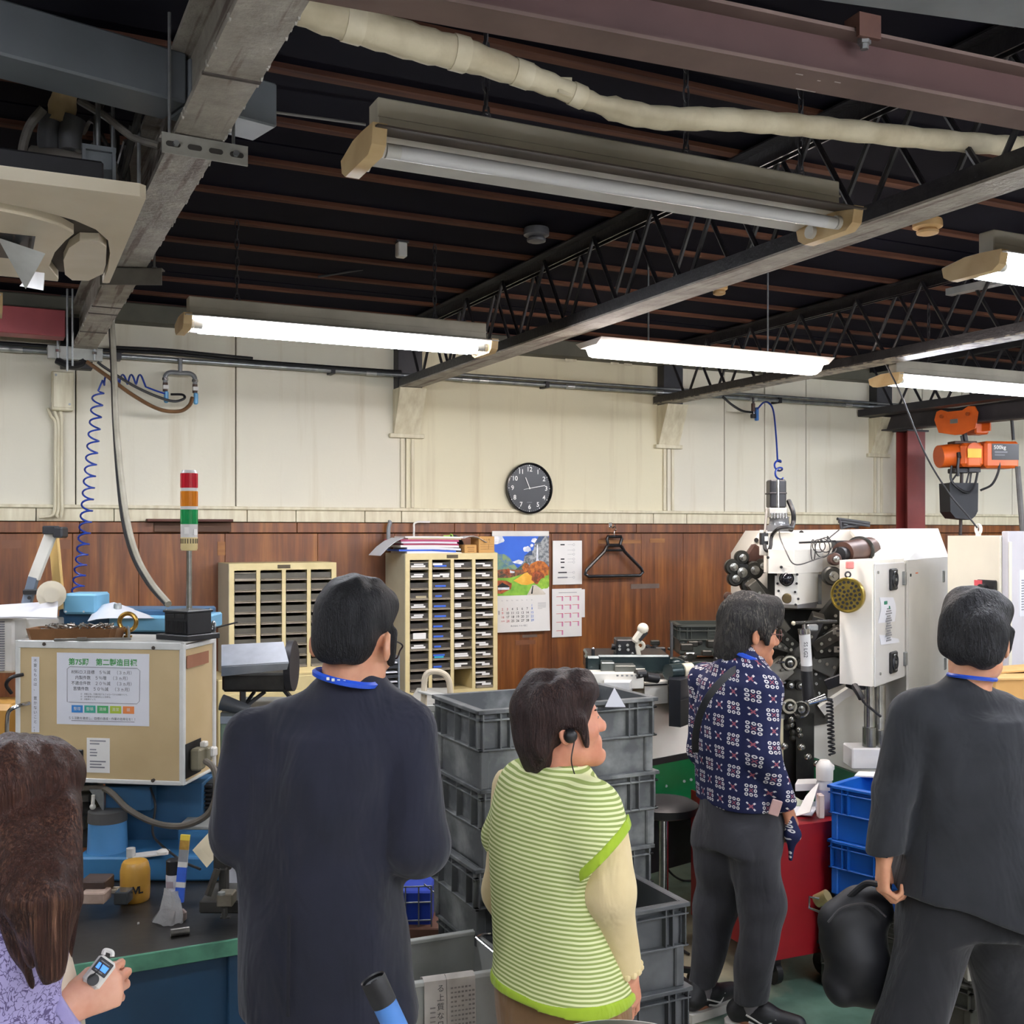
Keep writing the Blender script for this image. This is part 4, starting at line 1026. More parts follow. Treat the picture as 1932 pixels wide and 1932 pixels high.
green_ink=pm('green ink','4e9a57','438c4c',6,.6)
def pt(s,py,size,m,px=None,al='CENTER',bold=0):return text('lettering',s,size,m,po,(fx(px)if px else pcx,.0010,fz(py)),align=al,bold=bold)
pt('第75期　第二製造目標',1249,.0235,green_ink,bold=.0006)
for i,s_ in enumerate(('材料ロス目標　５％減　（３ヵ月）','内製件数　５％増　（３ヵ月）','不適合件数　２０％減　（３ヵ月）','苦情件数　５０％減　（３ヵ月）')):pt(s_,1268+i*10.6,.0135,ink)
for i,s_ in enumerate(('①　多能工化、欠員が出てもフォローできる体制づくり。','②　全作業者の生産性向上と効率化。','③　内製率アップ。')):pt(s_,1309.5+i*5,.0064,ink,153,'LEFT')
for i,(s_,c1)in enumerate((('整理','2f7cc0'),('整頓','3a9f8c'),('清掃','47a562'),('清潔','a8bd3c'),('躾','e08548'))):
 x=fx(147+i*24.2);q=B(MB().b2(x-fx(10.5+28),x+fx(10.5+28),.0006,.0015,fz(1345),fz(1331)),'colour_block',pm('block '+c1,c1,c1,4,.6),po)
 text('lettering',s_,.0125,white_pl,q,(x,.0001,fz(1338)))
pt('５Ｓ活動を徹底し、目標の達成・作業の効率化を！！',1356,.0098,ink);B(MB().b2(fx(136),fx(255),.0008,.0015,fz(1361),fz(1360.3)),'underline',ink,po)
rb=[(fx(128),fz(1325)),(fx(128),fz(1262)),(fx(133),fz(1257.5)),(fx(260),fz(1258.5)),(fx(265),fz(1263)),(fx(264),fz(1321)),(fx(259),fz(1326)),(fx(133),fz(1325.5))]
B(MB().tube([(x,.0012,z_)for x,z_ in rb],.0011,4,closed=True),'rounded_frame',grey_ink,po)
vs_=B(MB().b2(fx(59.5),fx(74),.0015,.0035,fz(1385),fz(1240)),'vertical_notice',paper2,t)
for i,ch_ in enumerate('不要なものは、　置かないこと。！'):
 text('lettering',ch_,.0125,ink,vs_,(fx(67),.0010,fz(1248+i*9.0)))
sl=B(MB().b2(fx(165),fx(208),.0015,.0035,fz(1459),fz(1393)),'paper_slip',paper,t)
for i,w_ in enumerate((30,18,0,12,14,13,0,30,22,28)):
 if w_:B(MB().b2(fx(171),fx(171+w_),.0008,.0016,fz(1399.5+i*5.6),fz(1397+i*5.6)),'handwriting',grey_ink,sl)
lc=B(MB().b2(fx(104),fx(158),-.002,.006,fz(1448),fz(1416),.002),'display_bezel',black_pl,t)
B(MB().b2(fx(120),fx(137),-.0035,-.001,fz(1438),fz(1431)),'display',pm('lcd grey','5a6a78','4b5a68',8,.3),lc);B(MB().cyl((fx(152),-.002,fz(1434)),(fx(152),-.006,fz(1434)),.004,n=10),'knob',white_pl,lc);B(MB().b2(fx(112),fx(147),-.003,-.001,fz(1440.5),fz(1428)).b2(fx(108),fx(114),-.003,-.001,fz(1429),fz(1427)),'display_frame',pm('dark frame','2e3b48','263240',6,.3),lc)
B(MB().tube(spline([(fx(56),.0,fz(1329)),(fx(48),-.035,fz(1331)),(fx(35),-.05,fz(1340)),(fx(31),-.05,fz(1360)),(fx(31),-.05,fz(1400)),(fx(31),-.045,fz(1425))],6),.0065,8),'handle',chrome,t)
o=B(MB().tube(spline([(fx(45),-.002,fz(1274)),(fx(32),-.03,fz(1278)),(fx(22),-.03,fz(1292)),(fx(25),-.01,fz(1310))],6),.006,8),'cable',black_rub,t)
B(MB().b2(bw-.0005,bw+.0025,.02,.185,bh-.085,bh-.045),'blank_label',pm('brown label','9b6a50','8b5c44',6,.6),t)
sp_=B(MB().b2(bw,bw+.002,.01,.125,.02,.13),'connector_panel',black_pl,t)
cn=B(MB().box((bw+.02,.06,.075),(.035,.05,.07),.006).box((bw+.035,.09,.085),(.03,.035,.045),.004),'connector',pm('olive grey plastic','817b66','6f6a57',8,.5),t)
B(MB().box((bw+.05,.105,.09),(.025,.03,.03),.004).box((bw+.03,.085,.118),(.02,.025,.018),.003),'plug',white_pl,t)
B(MB().cyl((.01,-.01,.02),(.01,.02,.02),.002),'pin',galv,t)
def ob(px,py,d=3.5):return W(px,py,d=d)
cb=[W(388,1436,d=3.42),W(402,1448,d=3.38),W(408,1475,d=3.36),W(405,1510,d=3.36),W(390,1538,d=3.36),W(355,1556,d=3.36),W(318,1558,d=3.38),W(280,1548,d=3.4),W(240,1525,d=3.42),W(215,1500,d=3.45),W(195,1488,d=3.5),W(150,1487,d=3.55)]
o=B(MB().tube(spline(cb,7),.010,8),'power_cable',pm('brown grey cable','5c554b','4b453c',9,.5));tag(o,'thick brown grey cable sagging under the beige control box','cable')
o=B(MB().tube(spline([W(400,1443,d=3.4),W(412,1455,d=3.38),W(420,1480,d=3.38),W(421,1500,d=3.38)],7),.006,8),'power_cable',black_rub);tag(o,'short black cable beside the thick one at the control box connector','cable')
o=B(MB().tube(spline([W(284,1486,d=3.5),W(293,1520,d=3.46),W(288,1570,d=3.44),W(305,1595,d=3.4),W(345,1625,d=3.34),W(378,1640,d=3.3)],7),.004,6),'thin_wire',black_rub);tag(o,'thin black wire hanging from the control box to the vise','wire')
M4=mw(CB)
def onbox(px,yy):return M4@Vector((fx(px),yy,bh))
c=onbox(322,.13)
t=T('fan_unit','black finned fan box under the signal tower','fan',c,brz+math.radians(-24))
B(MB().b2(-.075,.075,-.07,.07,0,.018,.002),'base_plate',black_pl,t)
B(MB().b2(-.056,.056,-.05,.05,.018,.09,.002),'body',black_pl,t)
mb=MB()
for k in range(17):mb.b2(-.046+k*.0057,-.0435+k*.0057,-.054,-.05,.024,.062)
B(mb,'fin',pm('fin black','2b2c2e','1e1f21',9,.4),t,kind='stuff')
for k in range(2):B(MB().b2(-.045+k*.05,-.008+k*.05,-.053,-.049,.07,.084,.001),'vent_slot',pm('slot black','0b0b0c','0e0e10',5,.6),t)
B(MB().b2(-.06,.06,-.055,.055,.088,.096,.002),'fan_frame',black_pl,t)
for k in range(4):
 sx,sy=((-1,-1),(1,-1),(1,1),(-1,1))[k];B(MB().cyl((sx*.052,sy*.047,.096),(sx*.052,sy*.047,.1),.004,n=8),'screw',galv,t)
tc=c+Vector((.005,.01,.096))
t=T('signal_tower','red, amber and green signal tower lamp on a steel pole','signal lamp',tc)
k=3.56/F
def tz(py):return(1140-py)*k
B(MB().cyl((0,0,0),(0,0,tz(1025)),.0095,n=14),'pole',chrome,t)
R0=.0275
B(MB().lathe((0,0,0),[(tz(1028),R0*.9),(tz(1024),R0),(tz(1003),R0)],24),'base',pm('cream lamp base','d3c08a','c4b17b',6,.45),t)
mb=MB()
for q in range(20):
 a=2*PI*q/20;mb.box((R0*math.cos(a),R0*math.sin(a),tz(1010)),(.002,.0035,.016),0,Matrix.Rotation(a,3,'Z'))
B(mb,'base_slot',pm('slot dark brown','4d432a','3d3522',6,.6),t,kind='stuff')
B(MB().lathe((0,0,0),[(tz(1003),R0),(tz(978),R0)],24),'label_section',pm('pearl white plastic','d5d3d0','bdbab6',8,.25),t)
B(MB().box((-.012,-R0*.98,tz(990)),(.016,.002,.022),0,Matrix.Rotation(-.4,3,'Z')).box((.016,-R0*.9,tz(993)),(.014,.002,.02),0,Matrix.Rotation(.6,3,'Z')),'type_label',paper,t)
def lens(n,col,a,b_):
 s=NT('lens '+n);s.out(lin(col),.08);s.b.inputs['Coat Weight'].default_value=.6;m=s.m
 o=B(MB().lathe((0,0,0),[(tz(a),R0),(tz(b_),R0)],28),n+'_lens',m,t);o['label']=n+' lamp segment'
 mb=MB()
 for q in range(14):
  an=2*PI*q/14;mb.tube([(R0*math.cos(an),R0*math.sin(an),tz(a)+.001),(R0*math.cos(an),R0*math.sin(an),tz(b_)-.001)],.0011,4)
 B(mb,'lens_rib',m,o)
lens('green','118a4a',978,950);lens('amber','c8761a',944,915);lens('red','b5172a',909,881)
for a,b_ in((950,944),(915,909),(881,875)):B(MB().lathe((0,0,0),[(tz(a),R0*1.01),(tz(b_),R0*1.01 if b_>880 else R0*.8)],24),'spacer_ring',pm('silver ring','d8d6d2','c2c0bc',6,.2),t)
for i,(px,yy,R_,r_,lab,m)in enumerate(((305,.22,.016,.0052,'left small brass eyebolt behind the fan box',brass_c),(354,.2,.015,.005,'right small grey eyebolt behind the fan box',galv),(200,.15,.0285,.0075,'large brass lifting ring standing behind the tray of pins',brass_c))):
 c=onbox(px,yy);t=T('lifting_eye',lab,'eyebolt',c,brz+(.9,-.9,.1)[i])
 B(MB().torus((0,0,R_+.02 if i<2 else R_+.022),R_,r_,(0,1,0),24,10),'ring',m,t);B(MB().cyl((0,0,0),(0,0,.024),.008,n=10).cyl((0,0,0),(0,0,.006),.014,n=12),'shank',m,t)
c=onbox(119,.085)
t=T('metal_tray','brown metal tray full of small steel pins on the control box','tray',c,brz+.12)
trm=pm('bronze brown tray','8a6240','6f4d30',9,.4,.4)
mb=MB();w2,d2,hh=.15,.055,.036
pr_=[(-w2,-d2+.015),(-w2+.015,-d2),(w2-.015,-d2),(w2,-d2+.015),(w2,d2-.015),(w2-.015,d2),(-w2+.015,d2),(-w2,d2-.015)]
n=8;vs=[(x*.93,y*.93,0)for x,y in pr_]+[(x,y,hh)for x,y in pr_]+[(x*.97,y*.96,hh)for x,y in pr_]+[(x*.9,y*.9,.006)for x,y in pr_]
fs=[tuple(reversed(range(8)))]
for l in range(3):fs+=[(l*8+i,l*8+(i+1)%8,(l+1)*8+(i+1)%8,(l+1)*8+i)for i in range(8)]
fs.append(tuple(range(24,32)));mb.add(vs,fs);B(mb,'tray_body',trm,t,ang=20)
pinm=pm('steel pin','b9b6b0','9c9891',30,.25,.9)
Mt=mw(t);pin0=None;r8=random.Random(8)
for k in range(58):
 loc=Mt@Vector((r8.uniform(-.115,.125),r8.uniform(-.035,.04),.030+.012*r8.random()+.006*(k/58)))
 rot=(r8.uniform(-.35,.35),PI/2+r8.uniform(-.4,.4),r8.uniform(0,PI))
 if pin0 is None:
  pin0=B(MB().cyl((0,0,-.014),(0,0,.014),.0035,n=8),'steel_pin',pinm);o=pin0;tag(o,'small steel pin heaped in the brown tray','pin','steel pins heaped in the tray')
 else:o=inst(pin0,loc)
 o.location=loc;o.rotation_euler=rot
o=B(MB().bar(onbox(105,-.005)+Vector((0,0,.004)),onbox(232,.06)+Vector((0,0,.004)),.012,.008,b=.001).bar(onbox(148,-.002)+Vector((0,0,.008)),onbox(163,.004)+Vector((0,0,.008)),.016,.008),'flat_bar',pm('dull steel bar','8d8b86','6f6d68',14,.35,.7));tag(o,'dull flat steel bar lying before the tray of pins','bar')
o=B(MB().tube(spline([onbox(216,.1),onbox(216,.1)+Vector((0,0,.03)),onbox(213,.1)+Vector((0,0,.04))],4),.004,8),'bent_rod',galv);tag(o,'short bent steel rod standing right of the tray','rod')
# blue machine under the control box
blue_d=pm('dark blue machine paint','2a5578','224865',4,.45);blue_m=pm('blue machine paint','3d78a5','336a95',4,.4);blue_l=pm('light blue machine paint','6fa9c8','6299b8',5,.35)
cast=pm('dark greasy cast steel','3b3a37','2a2927',14,.45,.3);dsteel=pm('dark machined steel','6a6862','4d4b47',16,.35,.7)
def lb(x0,y0,x1,y1,d,dep):
 a=W(x0,y1,d=d);b_=W(x1,y0,d=d);c=(a+b_)/2+Vector((SN,CS,0))*dep/2
 return c,((b_-a).to_2d().length,dep,b_.z-a.z)
RC=Matrix.Rotation(-TH,3,'Z')
def pbox(mb,x0,y0,x1,y1,d,dep,b=.003,R=None):
 c,sz=lb(x0,y0,x1,y1,d,dep);return mb.box(c,sz,b,R if R is not None else RC)
mt=T('blue_machine','blue machine on the workbench under the beige control box','machine',W(270,1660,d=3.5))
Z8=.80
B(pbox(MB(),198,1478,382,1612,3.62,.14),'column_plate',blue_d,mt,world=True)
B(pbox(MB(),198,1484,284,1530,3.52,.06),'bracket_plate',blue_d,mt,world=True)
B(pbox(MB(),140,1618,445,1663,3.42,.34,.006),'base',blue_m,mt,world=True)
B(pbox(MB(),335,1566,432,1618,3.5,.2,.004),'rear_block',blue_m,mt,world=True)
B(pbox(MB(),332,1560,440,1566,3.5,.2,.002),'rear_top',pm('grey plate','8b8c88','74756f',12,.4),mt,world=True)
B(pbox(MB(),380,1478,436,1560,3.66,.1,.004),'motor',cast,mt,world=True)
mb=MB()
for k in range(9):pbox(mb,382,1482+k*8,398,1486+k*8,3.64,.03,.001)
B(mb,'motor_fin',black_pl,mt,world=True,kind='stuff')
B(pbox(MB(),130,1484,170,1600,3.62,.12,.005),'slide',cast,mt,world=True)
mb=MB();pbox(mb,122,1500,168,1514,3.56,.05);pbox(mb,130,1540,160,1566,3.56,.05);mb.cyl(W(150,1520,d=3.54),W(150,1560,d=3.54),.008,n=8)
B(mb,'linkage',dsteel,mt,world=True,kind='stuff')
c=W(203,1640,d=3.5);k=mpp(3.5)
hb=B(MB().lathe((0,0,0),[(0,38*k),(92*k,34.5*k)],28).xf(Matrix.Translation(c)),'hopper_cup',pm('blue plastic cup','5691c2','4b83b4',4,.35),mt,world=True)
B(MB().lathe((0,0,0),[(92*k,36*k),(112*k,35*k),(113*k,30*k)],28).xf(Matrix.Translation(c)),'cup_collar',pm('grey rubber collar','4f4e4c','3f3e3d',8,.6),mt,world=True)
B(MB().lathe((0,0,0),[(0,42*k),(3*k,40*k)],28).xf(Matrix.Translation(c)),'cup_foot',pm('clear plastic flange','a9bac8','96a9b8',6,.2),mt,world=True)
B(MB().prism([(150,0),(195,0),(205,-48),(188,-60)],Vector((SN,CS,0))*.04,(0,0,0)).v and MB().sheet([[W(170,1488,d=3.5),W(198,1488,d=3.5)],[W(185,1510,d=3.5),W(198,1532,d=3.5)]],.01),'spout',galv,mt,world=True)
B(MB().cyl(W(175,1520,d=3.48),W(176,1500,d=3.48),.006,n=8).sphere(W(175,1522,d=3.48),.010,10,6),'nozzle',pm('milky plastic','d5d2c8','c4c0b5',8,.3),mt,world=True)
B(pbox(MB(),118,1120,181,1159,3.95,.14,.008),'head_cover',blue_l,mt,world=True,label='light blue head cover')
B(pbox(MB(),205,1164,385,1192,3.92,.25,.006),'arm',blue_l,mt,world=True)
B(pbox(MB(),110,1150,380,1480,4.0,.2,.006),'frame',blue_d,mt,world=True)
for px in(124,158):B(MB().cyl(W(px,1154,d=3.95),W(px,1154,d=3.94),.004,n=8),'screw',galv,mt,world=True)
B(MB().lathe(W(222,1164,d=3.95),[(0,.014),(.045,.014),(.05,.011)],12),'peg',galv,mt,world=True)
B(MB().cyl(W(97,1122,d=3.9),W(97,1122,d=4.0),.05,n=24).cyl(W(97,1122,d=3.86),W(97,1122,d=3.9),.028,n=20),'hand_wheel',pm('cream wheel','d8d0bc','c6bda6',6,.4),mt,world=True)
B(MB().sheet([[W(165,1172,d=3.9),W(182,1168,d=3.86),W(205,1166,d=3.84),W(290,1166,d=3.9)],[W(180,1148,d=4.0),W(196,1140,d=4.0),W(215,1136,d=4.0),W(286,1160,d=4.05)]],.002),'vinyl_sheet',pm('white vinyl','d9dbe2','c9ccd6',5,.25),mt,world=True)
o=B(MB().tube(spline([W(366,1158,d=3.8),W(378,1165,d=3.8),W(386,1180,d=3.8),W(388,1200,d=3.8)],6),.008,8),'cable',wire_grey);tag(o,'grey cable bending down behind the fan box','cable')
o=B(MB().tube([W(404,1185,d=3.75),W(448,1174,d=3.8)],.003,6),'thin_wire',black_rub);tag(o,'thin black wire sticking out right of the control box top','wire')
o=B(MB().tube(spline([W(424,1330,d=4.3),W(428,1380,d=4.3),W(432,1440,d=4.3),W(430,1480,d=4.3)],6),.012,8),'brown_hose',brown_hose);tag(o,'brown hose hanging right of the control box beside the navy man','hose')
t=T('machine_cover','white louvred plastic cover at the left frame edge','cover',W(30,1270,d=3.85))
B(pbox(MB(),-120,1168,26,1270,3.85,.3,.008),'cover_body',white_pl,t,world=True)
B(MB().sheet([[W(-120,1152,d=3.9),W(60,1140,d=3.9),W(110,1137,d=3.9)],[W(-120,1172,d=3.8),W(30,1166,d=3.8),W(108,1168,d=3.8)]],.006),'top_lid',pm('glossy white plastic','e6e6ea','d6d6dc',5,.2),t,world=True)
B(pbox(MB(),26,1166,110,1200,3.95,.1,.004),'side_lip',white_pl,t,world=True)
sl_=None
mb=MB()
for k in range(21):pbox(mb,-20,1172+k*4.6,8,1174.6+k*4.6,3.846,.01,.0008)
B(mb,'louver_slot',pm('grey slot','8a8a90','77777d',6,.5),t,world=True,kind='stuff')
o=B(pbox(MB(),-60,1330,26,1480,3.75,.2,.02),'yellow_cover',pm('ochre plastic','c08f45','ae8039',6,.5));tag(o,'ochre yellow cover left of the control box at the frame edge','cover')
t=T('folding_arm','folding arm of a white bar and a wooden bar with a black hinge, far left','arm',W(85,1150,d=4.1))
B(MB().bar(W(98,1003,d=4.05),W(64,1092,d=4.05),.042,.02,(SN,CS,0),.003),'white_bar',pm('off white metal','d3d0c6','c0bcb0',7,.45),t,world=True)
B(MB().bar(W(101,1010,d=4.1),W(114,1150,d=4.12),.036,.02,(SN,CS,0),.003),'wooden_bar',pm('pale varnished wood','d9b877','c8a463',7,.45,stretch=(4,4,.5)),t,world=True)
mb=MB();pbox(mb,79,992,105,1008,4.02,.04,.004);pbox(mb,98,994,117,1015,4.02,.06,.006);B(mb,'hinge',pm('black hinge plastic','26282c','1b1d20',8,.35),t,world=True)
B(MB().bar(W(64,1088,d=4.05),W(50,1140,d=4.05),.036,.022,(SN,CS,0),.003),'lower_bar',pm('blue grey metal','6b7684','586372',7,.4),t,world=True)
mb=MB();pbox(mb,42,1112,76,1122,4.03,.03,.004);mb.cyl(W(55,1128,d=4.03),W(55,1128,d=4.0),.007,n=8);B(mb,'clamp',black_pl,t,world=True)
# workbench
t=T('workbench','workbench with black oily top, green steel edge and blue front','workbench',(.15,3.3,0))
bx0,bx1=-1.0,1.02
btop=pm('black oily bench top','2e2d2a','211f1d',6,.35,bump=.15,bscale=25,lo=.3,hi=.75);beg=pm('worn green edge steel','4f8a6f','3c6b56',9,.5,lo=.45,hi=.65)
B(MB().b2(bx0,bx1,2.975,3.75,Z8-.03,Z8,.003).xf(Matrix.Translation((-.15,-3.3,0))),'bench_top',btop,t)
B(MB().b2(bx0,bx1,2.965,2.975,Z8-.042,Z8+.002,.002).xf(Matrix.Translation((-.15,-3.3,0))),'front_edge',beg,t)
bbl=pm('deep blue bench panel','16405e','11344e',4,.5)
B(MB().b2(bx0,bx1-.05,3.01,3.03,.14,Z8-.04).xf(Matrix.Translation((-.15,-3.3,0))),'front_panel',bbl,t)
for x in(bx0+.02,.62,bx1-.04):B(MB().b2(x-.025,x+.025,2.985,3.03,0,Z8-.04,.003).xf(Matrix.Translation((-.15,-3.3,0))),'leg',bbl,t)
B(MB().b2(.66,bx1-.06,2.99,3.03,.1,.52,.003).xf(Matrix.Translation((-.15,-3.3,0))),'lower_panel',pm('blue bench drawer','1d5273','174562',4,.5),t)
for x in(bx0+.02,bx1-.04):B(MB().b2(x-.025,x+.025,3.70,3.75,0,Z8-.03,.003).xf(Matrix.Translation((-.15,-3.3,0))),'leg',bbl,t)
def on(px,py,z=Z8):return W(px,py,Z=z)
c=on(255,1698);k=mpp((c.xy).dot(Vector((SN,CS))))
t=T('yellow_can','yellow plastic can with black lettering on the bench','can',c,-TH)
R_=27*k
B(MB().lathe((0,0,0),[(0,R_*.9),(.004,R_*.97),(.02,R_),(56*k,R_*1.02),(62*k,R_*.97),(70*k,R_*.9),(74*k,R_*.8),(75*k,R_*.3)],28),'body',pm('translucent amber plastic','c99a45','b3852f',8,.3),t)
text('lettering','W',.03,ink,t,(R_*.22,-R_*1.03,26*k),(PI/2,0,.22),bold=.001);text('lettering','L',.03,ink,t,(R_*.66,-R_*.84,26*k),(PI/2,0,.7),bold=.001);text('lettering','A',.03,ink,t,(-R_*.93,-R_*.52,24*k),(PI/2,0,-1.1),bold=.001)
c=on(327,1706);t=T('spray_can','white spray can with a black cap on the bench','can',c,-TH)
B(MB().lathe((0,0,0),[(0,13.5*k),(55*k,13.5*k),(58*k,12.5*k)],24),'body',pm('white printed tin','d3d2d2','b9b6b8',30,.3),t)
B(MB().lathe((0,0,0),[(57*k,13.2*k),(82*k,13*k),(84*k,11*k)],24),'cap',black_pl,t)
B(MB().b2(-9*k,4*k,-13.9*k,-13.2*k,34*k,46*k).b2(-9*k,2*k,-13.9*k,-13.2*k,22*k,28*k),'label_print',pm('pinkish grey print','a99a9c','978889',20,.5),t)
a=on(346,1700);t=T('blade_packet','tall blue and white packet with a yellow end, leaning by the spray can','packet',a)
q0,q1=W(338,1702,d=3.12),W(350,1575,d=3.14)
for i,(f0,f1,m)in enumerate(((0,.22,lblue),(.22,.3,white_pl),(.3,.52,lblue),(.52,.6,white_pl),(.6,.78,pm('steel blade print','8d8f93','77797d',15,.3)),(.78,.92,pm('amber print','6b4a22','b98f3e',20,.4)),(.92,1.0,pm('yellow tip','e0c64a','d0b63a',6,.4)))):
 B(MB().bar(q0.lerp(q1,f0),q0.lerp(q1,f1),.026,.010,(SN,CS,0)),'band',m,t,world=True)
c=on(322,1742)
s=NT('clear polybag');v=s.coord('Object');s.out(lin('d5d5d3'),.12);nz=s.noise(v,30,4);s.b.inputs['Alpha'].default_value=.62;s.bump(nz,.6,.02);bagm=s.m
mb=MB();rows=[]
r9=random.Random(9)
prof=[((287,1738),(345,1738)),((300,1715),(345,1722)),((308,1690),(340,1700)),((312,1676),(334,1684))]
for side in(0,1):
 rows=[]
 for j,(l_,r_)in enumerate(prof):
  row=[]
  for q in range(9):
   f=q/8;p=W(l_[0]+(r_[0]-l_[0])*f,l_[1]+(r_[1]-l_[1])*f+(10*math.sin(f*PI)if j==0 else 0),d=3.04+side*.045*math.sin(f*PI))
   row.append(p+Vector((r9.uniform(-1,1),r9.uniform(-1,1),r9.uniform(-1,1)))*.004)
  rows.append(row)
 mb.sheet(rows)
o=B(mb,'clear_bag',bagm,ang=20);tag(o,'crumpled clear plastic bag of small parts in front of the spray can','bag')
o=B(MB().box(W(335,1728,d=3.08),(.05,.03,.04),.01,RC),'bag_parts',pm('pinkish grey parts','a08f88','847570',30,.5));tag(o,'pinkish grey lump of parts inside the clear bag','parts')
o=B(MB().cyl(on(322,1768)+Vector((0,0,.011)),on(357,1763)+Vector((0,0,.011)),.011,n=16),'steel_roller',pm('dull steel roller','8e8c87','6d6b66',14,.3,.8));tag(o,'short dull steel roller lying at the front of the bench','roller')
t=T('wood_block','dark block with a pale worn front end on the bench by the long-haired woman','block',on(174,1705))
B(pbox(MB(),148,1664,197,1690,3.14,.08,.003),'block',pm('dark stained wood','4b3a33','382b26',10,.6),t,world=True);B(pbox(MB(),150,1686,196,1707,3.1,.06,.003),'pale_end',pm('worn pinkish wood','b09a8c','8d7668',14,.7),t,world=True)
o=B(pbox(MB(),214,1684,240,1708,3.14,.05,.003),'clear_block',pm('grey acrylic','4c4f50','3c3f40',10,.15));tag(o,'small grey block beside the yellow can','block')
o=B(pbox(MB(),205,1678,222,1687,3.2,.03,.003),'soap_bit',pm('pale scrap','c6bba6','b3a792',10,.6));tag(o,'pale scrap behind the small grey block','scrap')
o=B(MB().box(on(261,1744)+Vector((0,0,.003)),(.006,.006,.006),.001),'white_crumb',white_pl);tag(o,'tiny white crumb on the open bench top','crumb')
o=B(MB().sheet([[W(250,1618,d=3.4),W(318,1610,d=3.4)],[W(248,1610,d=3.46),W(316,1602,d=3.46)]],.004),'white_sheet',paper);tag(o,'white sheet lying on the blue machine base','paper')
o=B(MB().lathe(W(308,1610,d=3.38),[(0,.022),(.008,.02),(.014,.008)],16),'milk_disc',white_pl);tag(o,'small round white lid on the blue machine base','lid')
o=B(MB().lathe(W(247,1618,d=3.42),[(0,.014),(.03,.014)],12),'paper_cup',pm('milky cup','c9c8c2','b6b5ae',8,.5));tag(o,'small milky cup beside the blue hopper cup','cup')
cN=[W(363,1604,d=3.25),W(414,1549,d=3.27),W(423,1598,d=3.24),W(390,1637,d=3.22)]
t=T('paper_tag','pale yellow handwritten tag tilted beside the navy man','tag',cN[0])
B(MB().sheet([[cN[0],cN[3]],[cN[1],cN[2]]],.0015),'card',pm('cream card','e3d7b8','d8caa8',5,.7),t,world=True)
nn=(cN[3]-cN[0]).cross(cN[1]-cN[0]).normalized();nn=nn if nn.dot(Vector((SN,CS,0)))<0 else-nn
mb=MB()
for i,(f0,f1)in enumerate(((.25,.6),(.2,.72),(.3,.6),(.35,.55))):
 e=.2+i*.15;p0=cN[0].lerp(cN[1],.88-e*.55).lerp(cN[3].lerp(cN[2],.88-e*.55),f0);p1=cN[0].lerp(cN[1],.88-e*.55).lerp(cN[3].lerp(cN[2],.88-e*.55),f1)
 mb.bar(p0+nn*.0022,p1+nn*.0022,.004,.001,nn)
B(mb,'handwriting',grey_ink,t,world=True,kind='stuff')
B(MB().tube([cN[1]+Vector((0,0,-.004)),W(419,1600,d=3.1)+Vector((0,0,.01))],.0015,4),'string',black_rub,t,world=True)
t=T('bench_vise','dark steel bench vise beside the navy man','vise',on(420,1735))
B(pbox(MB(),375,1700,470,1724,3.02,.16,.004),'bed',cast,t,world=True);B(pbox(MB(),408,1688,438,1712,2.98,.05,.003),'jaw',pm('worn steel jaw','7c7668','5d574b',14,.4,.5),t,world=True)
mb=MB();pbox(mb,402,1600,436,1642,3.1,.07,.004);pbox(mb,412,1640,426,1690,3.08,.04,.003);B(mb,'post',cast,t,world=True)
B(MB().bar(W(392,1690,d=3.04),W(410,1640,d=3.06),.014,.014),'lever',dsteel,t,world=True);B(MB().cyl(W(424,1712,d=2.98),W(424,1732,d=2.98),.008,n=8).cyl(W(416,1730,d=2.98),W(434,1730,d=2.98),.005,n=8),'screw_handle',cast,t,world=True)
B(MB().cyl(W(418,1688,d=2.97),W(418,1683,d=2.97),.010,n=10),'bolt',galv,t,world=True)
o=B(pbox(MB(),422,1625,470,1672,3.3,.02,.002),'white_card',paper2);tag(o,'white card on a blue ring half hidden behind the navy man','card')
o=B(MB().torus(W(440,1622,d=3.29),.010,.0016,(SN,CS,0),16,5),'blue_ring',blue_hose);tag(o,'thin blue ring holding the white card','ring')
t=T('hood_machine','machine with a shiny grey hood and black end disc behind the navy man','machine',W(490,1420,d=4.25))
B(MB().sheet([[W(418,1218,d=4.25),W(535,1212,d=4.25)],[W(418,1258,d=4.15),W(545,1250,d=4.15)]],.004).sheet([[W(418,1258,d=4.15),W(545,1250,d=4.15)],[W(418,1275,d=4.17),W(542,1262,d=4.17)]],.004),'hood',pm('brushed stainless','bfc2c8','a8abb1',10,.35,.35),t,world=True)
B(pbox(MB(),418,1270,540,1306,4.25,.22,.01),'drum',cast,t,world=True);B(MB().cyl(W(544,1256,d=4.3),W(556,1256,d=4.3),.10,n=28),'end_disc',dark_steel,t,world=True)
mb=MB();mb.bar(W(458,1305,d=4.25),W(458,1340,d=4.25),.02,.02);mb.bar(W(500,1305,d=4.3),W(460,1335,d=4.25),.012,.012);mb.bar(W(480,1305,d=4.3),W(462,1330,d=4.25),.010,.010);mb.bar(W(535,1300,d=4.3),W(560,1330,d=4.3),.03,.012);B(mb,'stand',black_pl,t,world=True,kind='stuff')
B(MB().cyl(W(418,1325,d=4.2),W(470,1340,d=4.2),.032,.02,n=16),'chute_tube',pm('smooth grey tube','5f6164','4b4d50',7,.35),t,world=True)
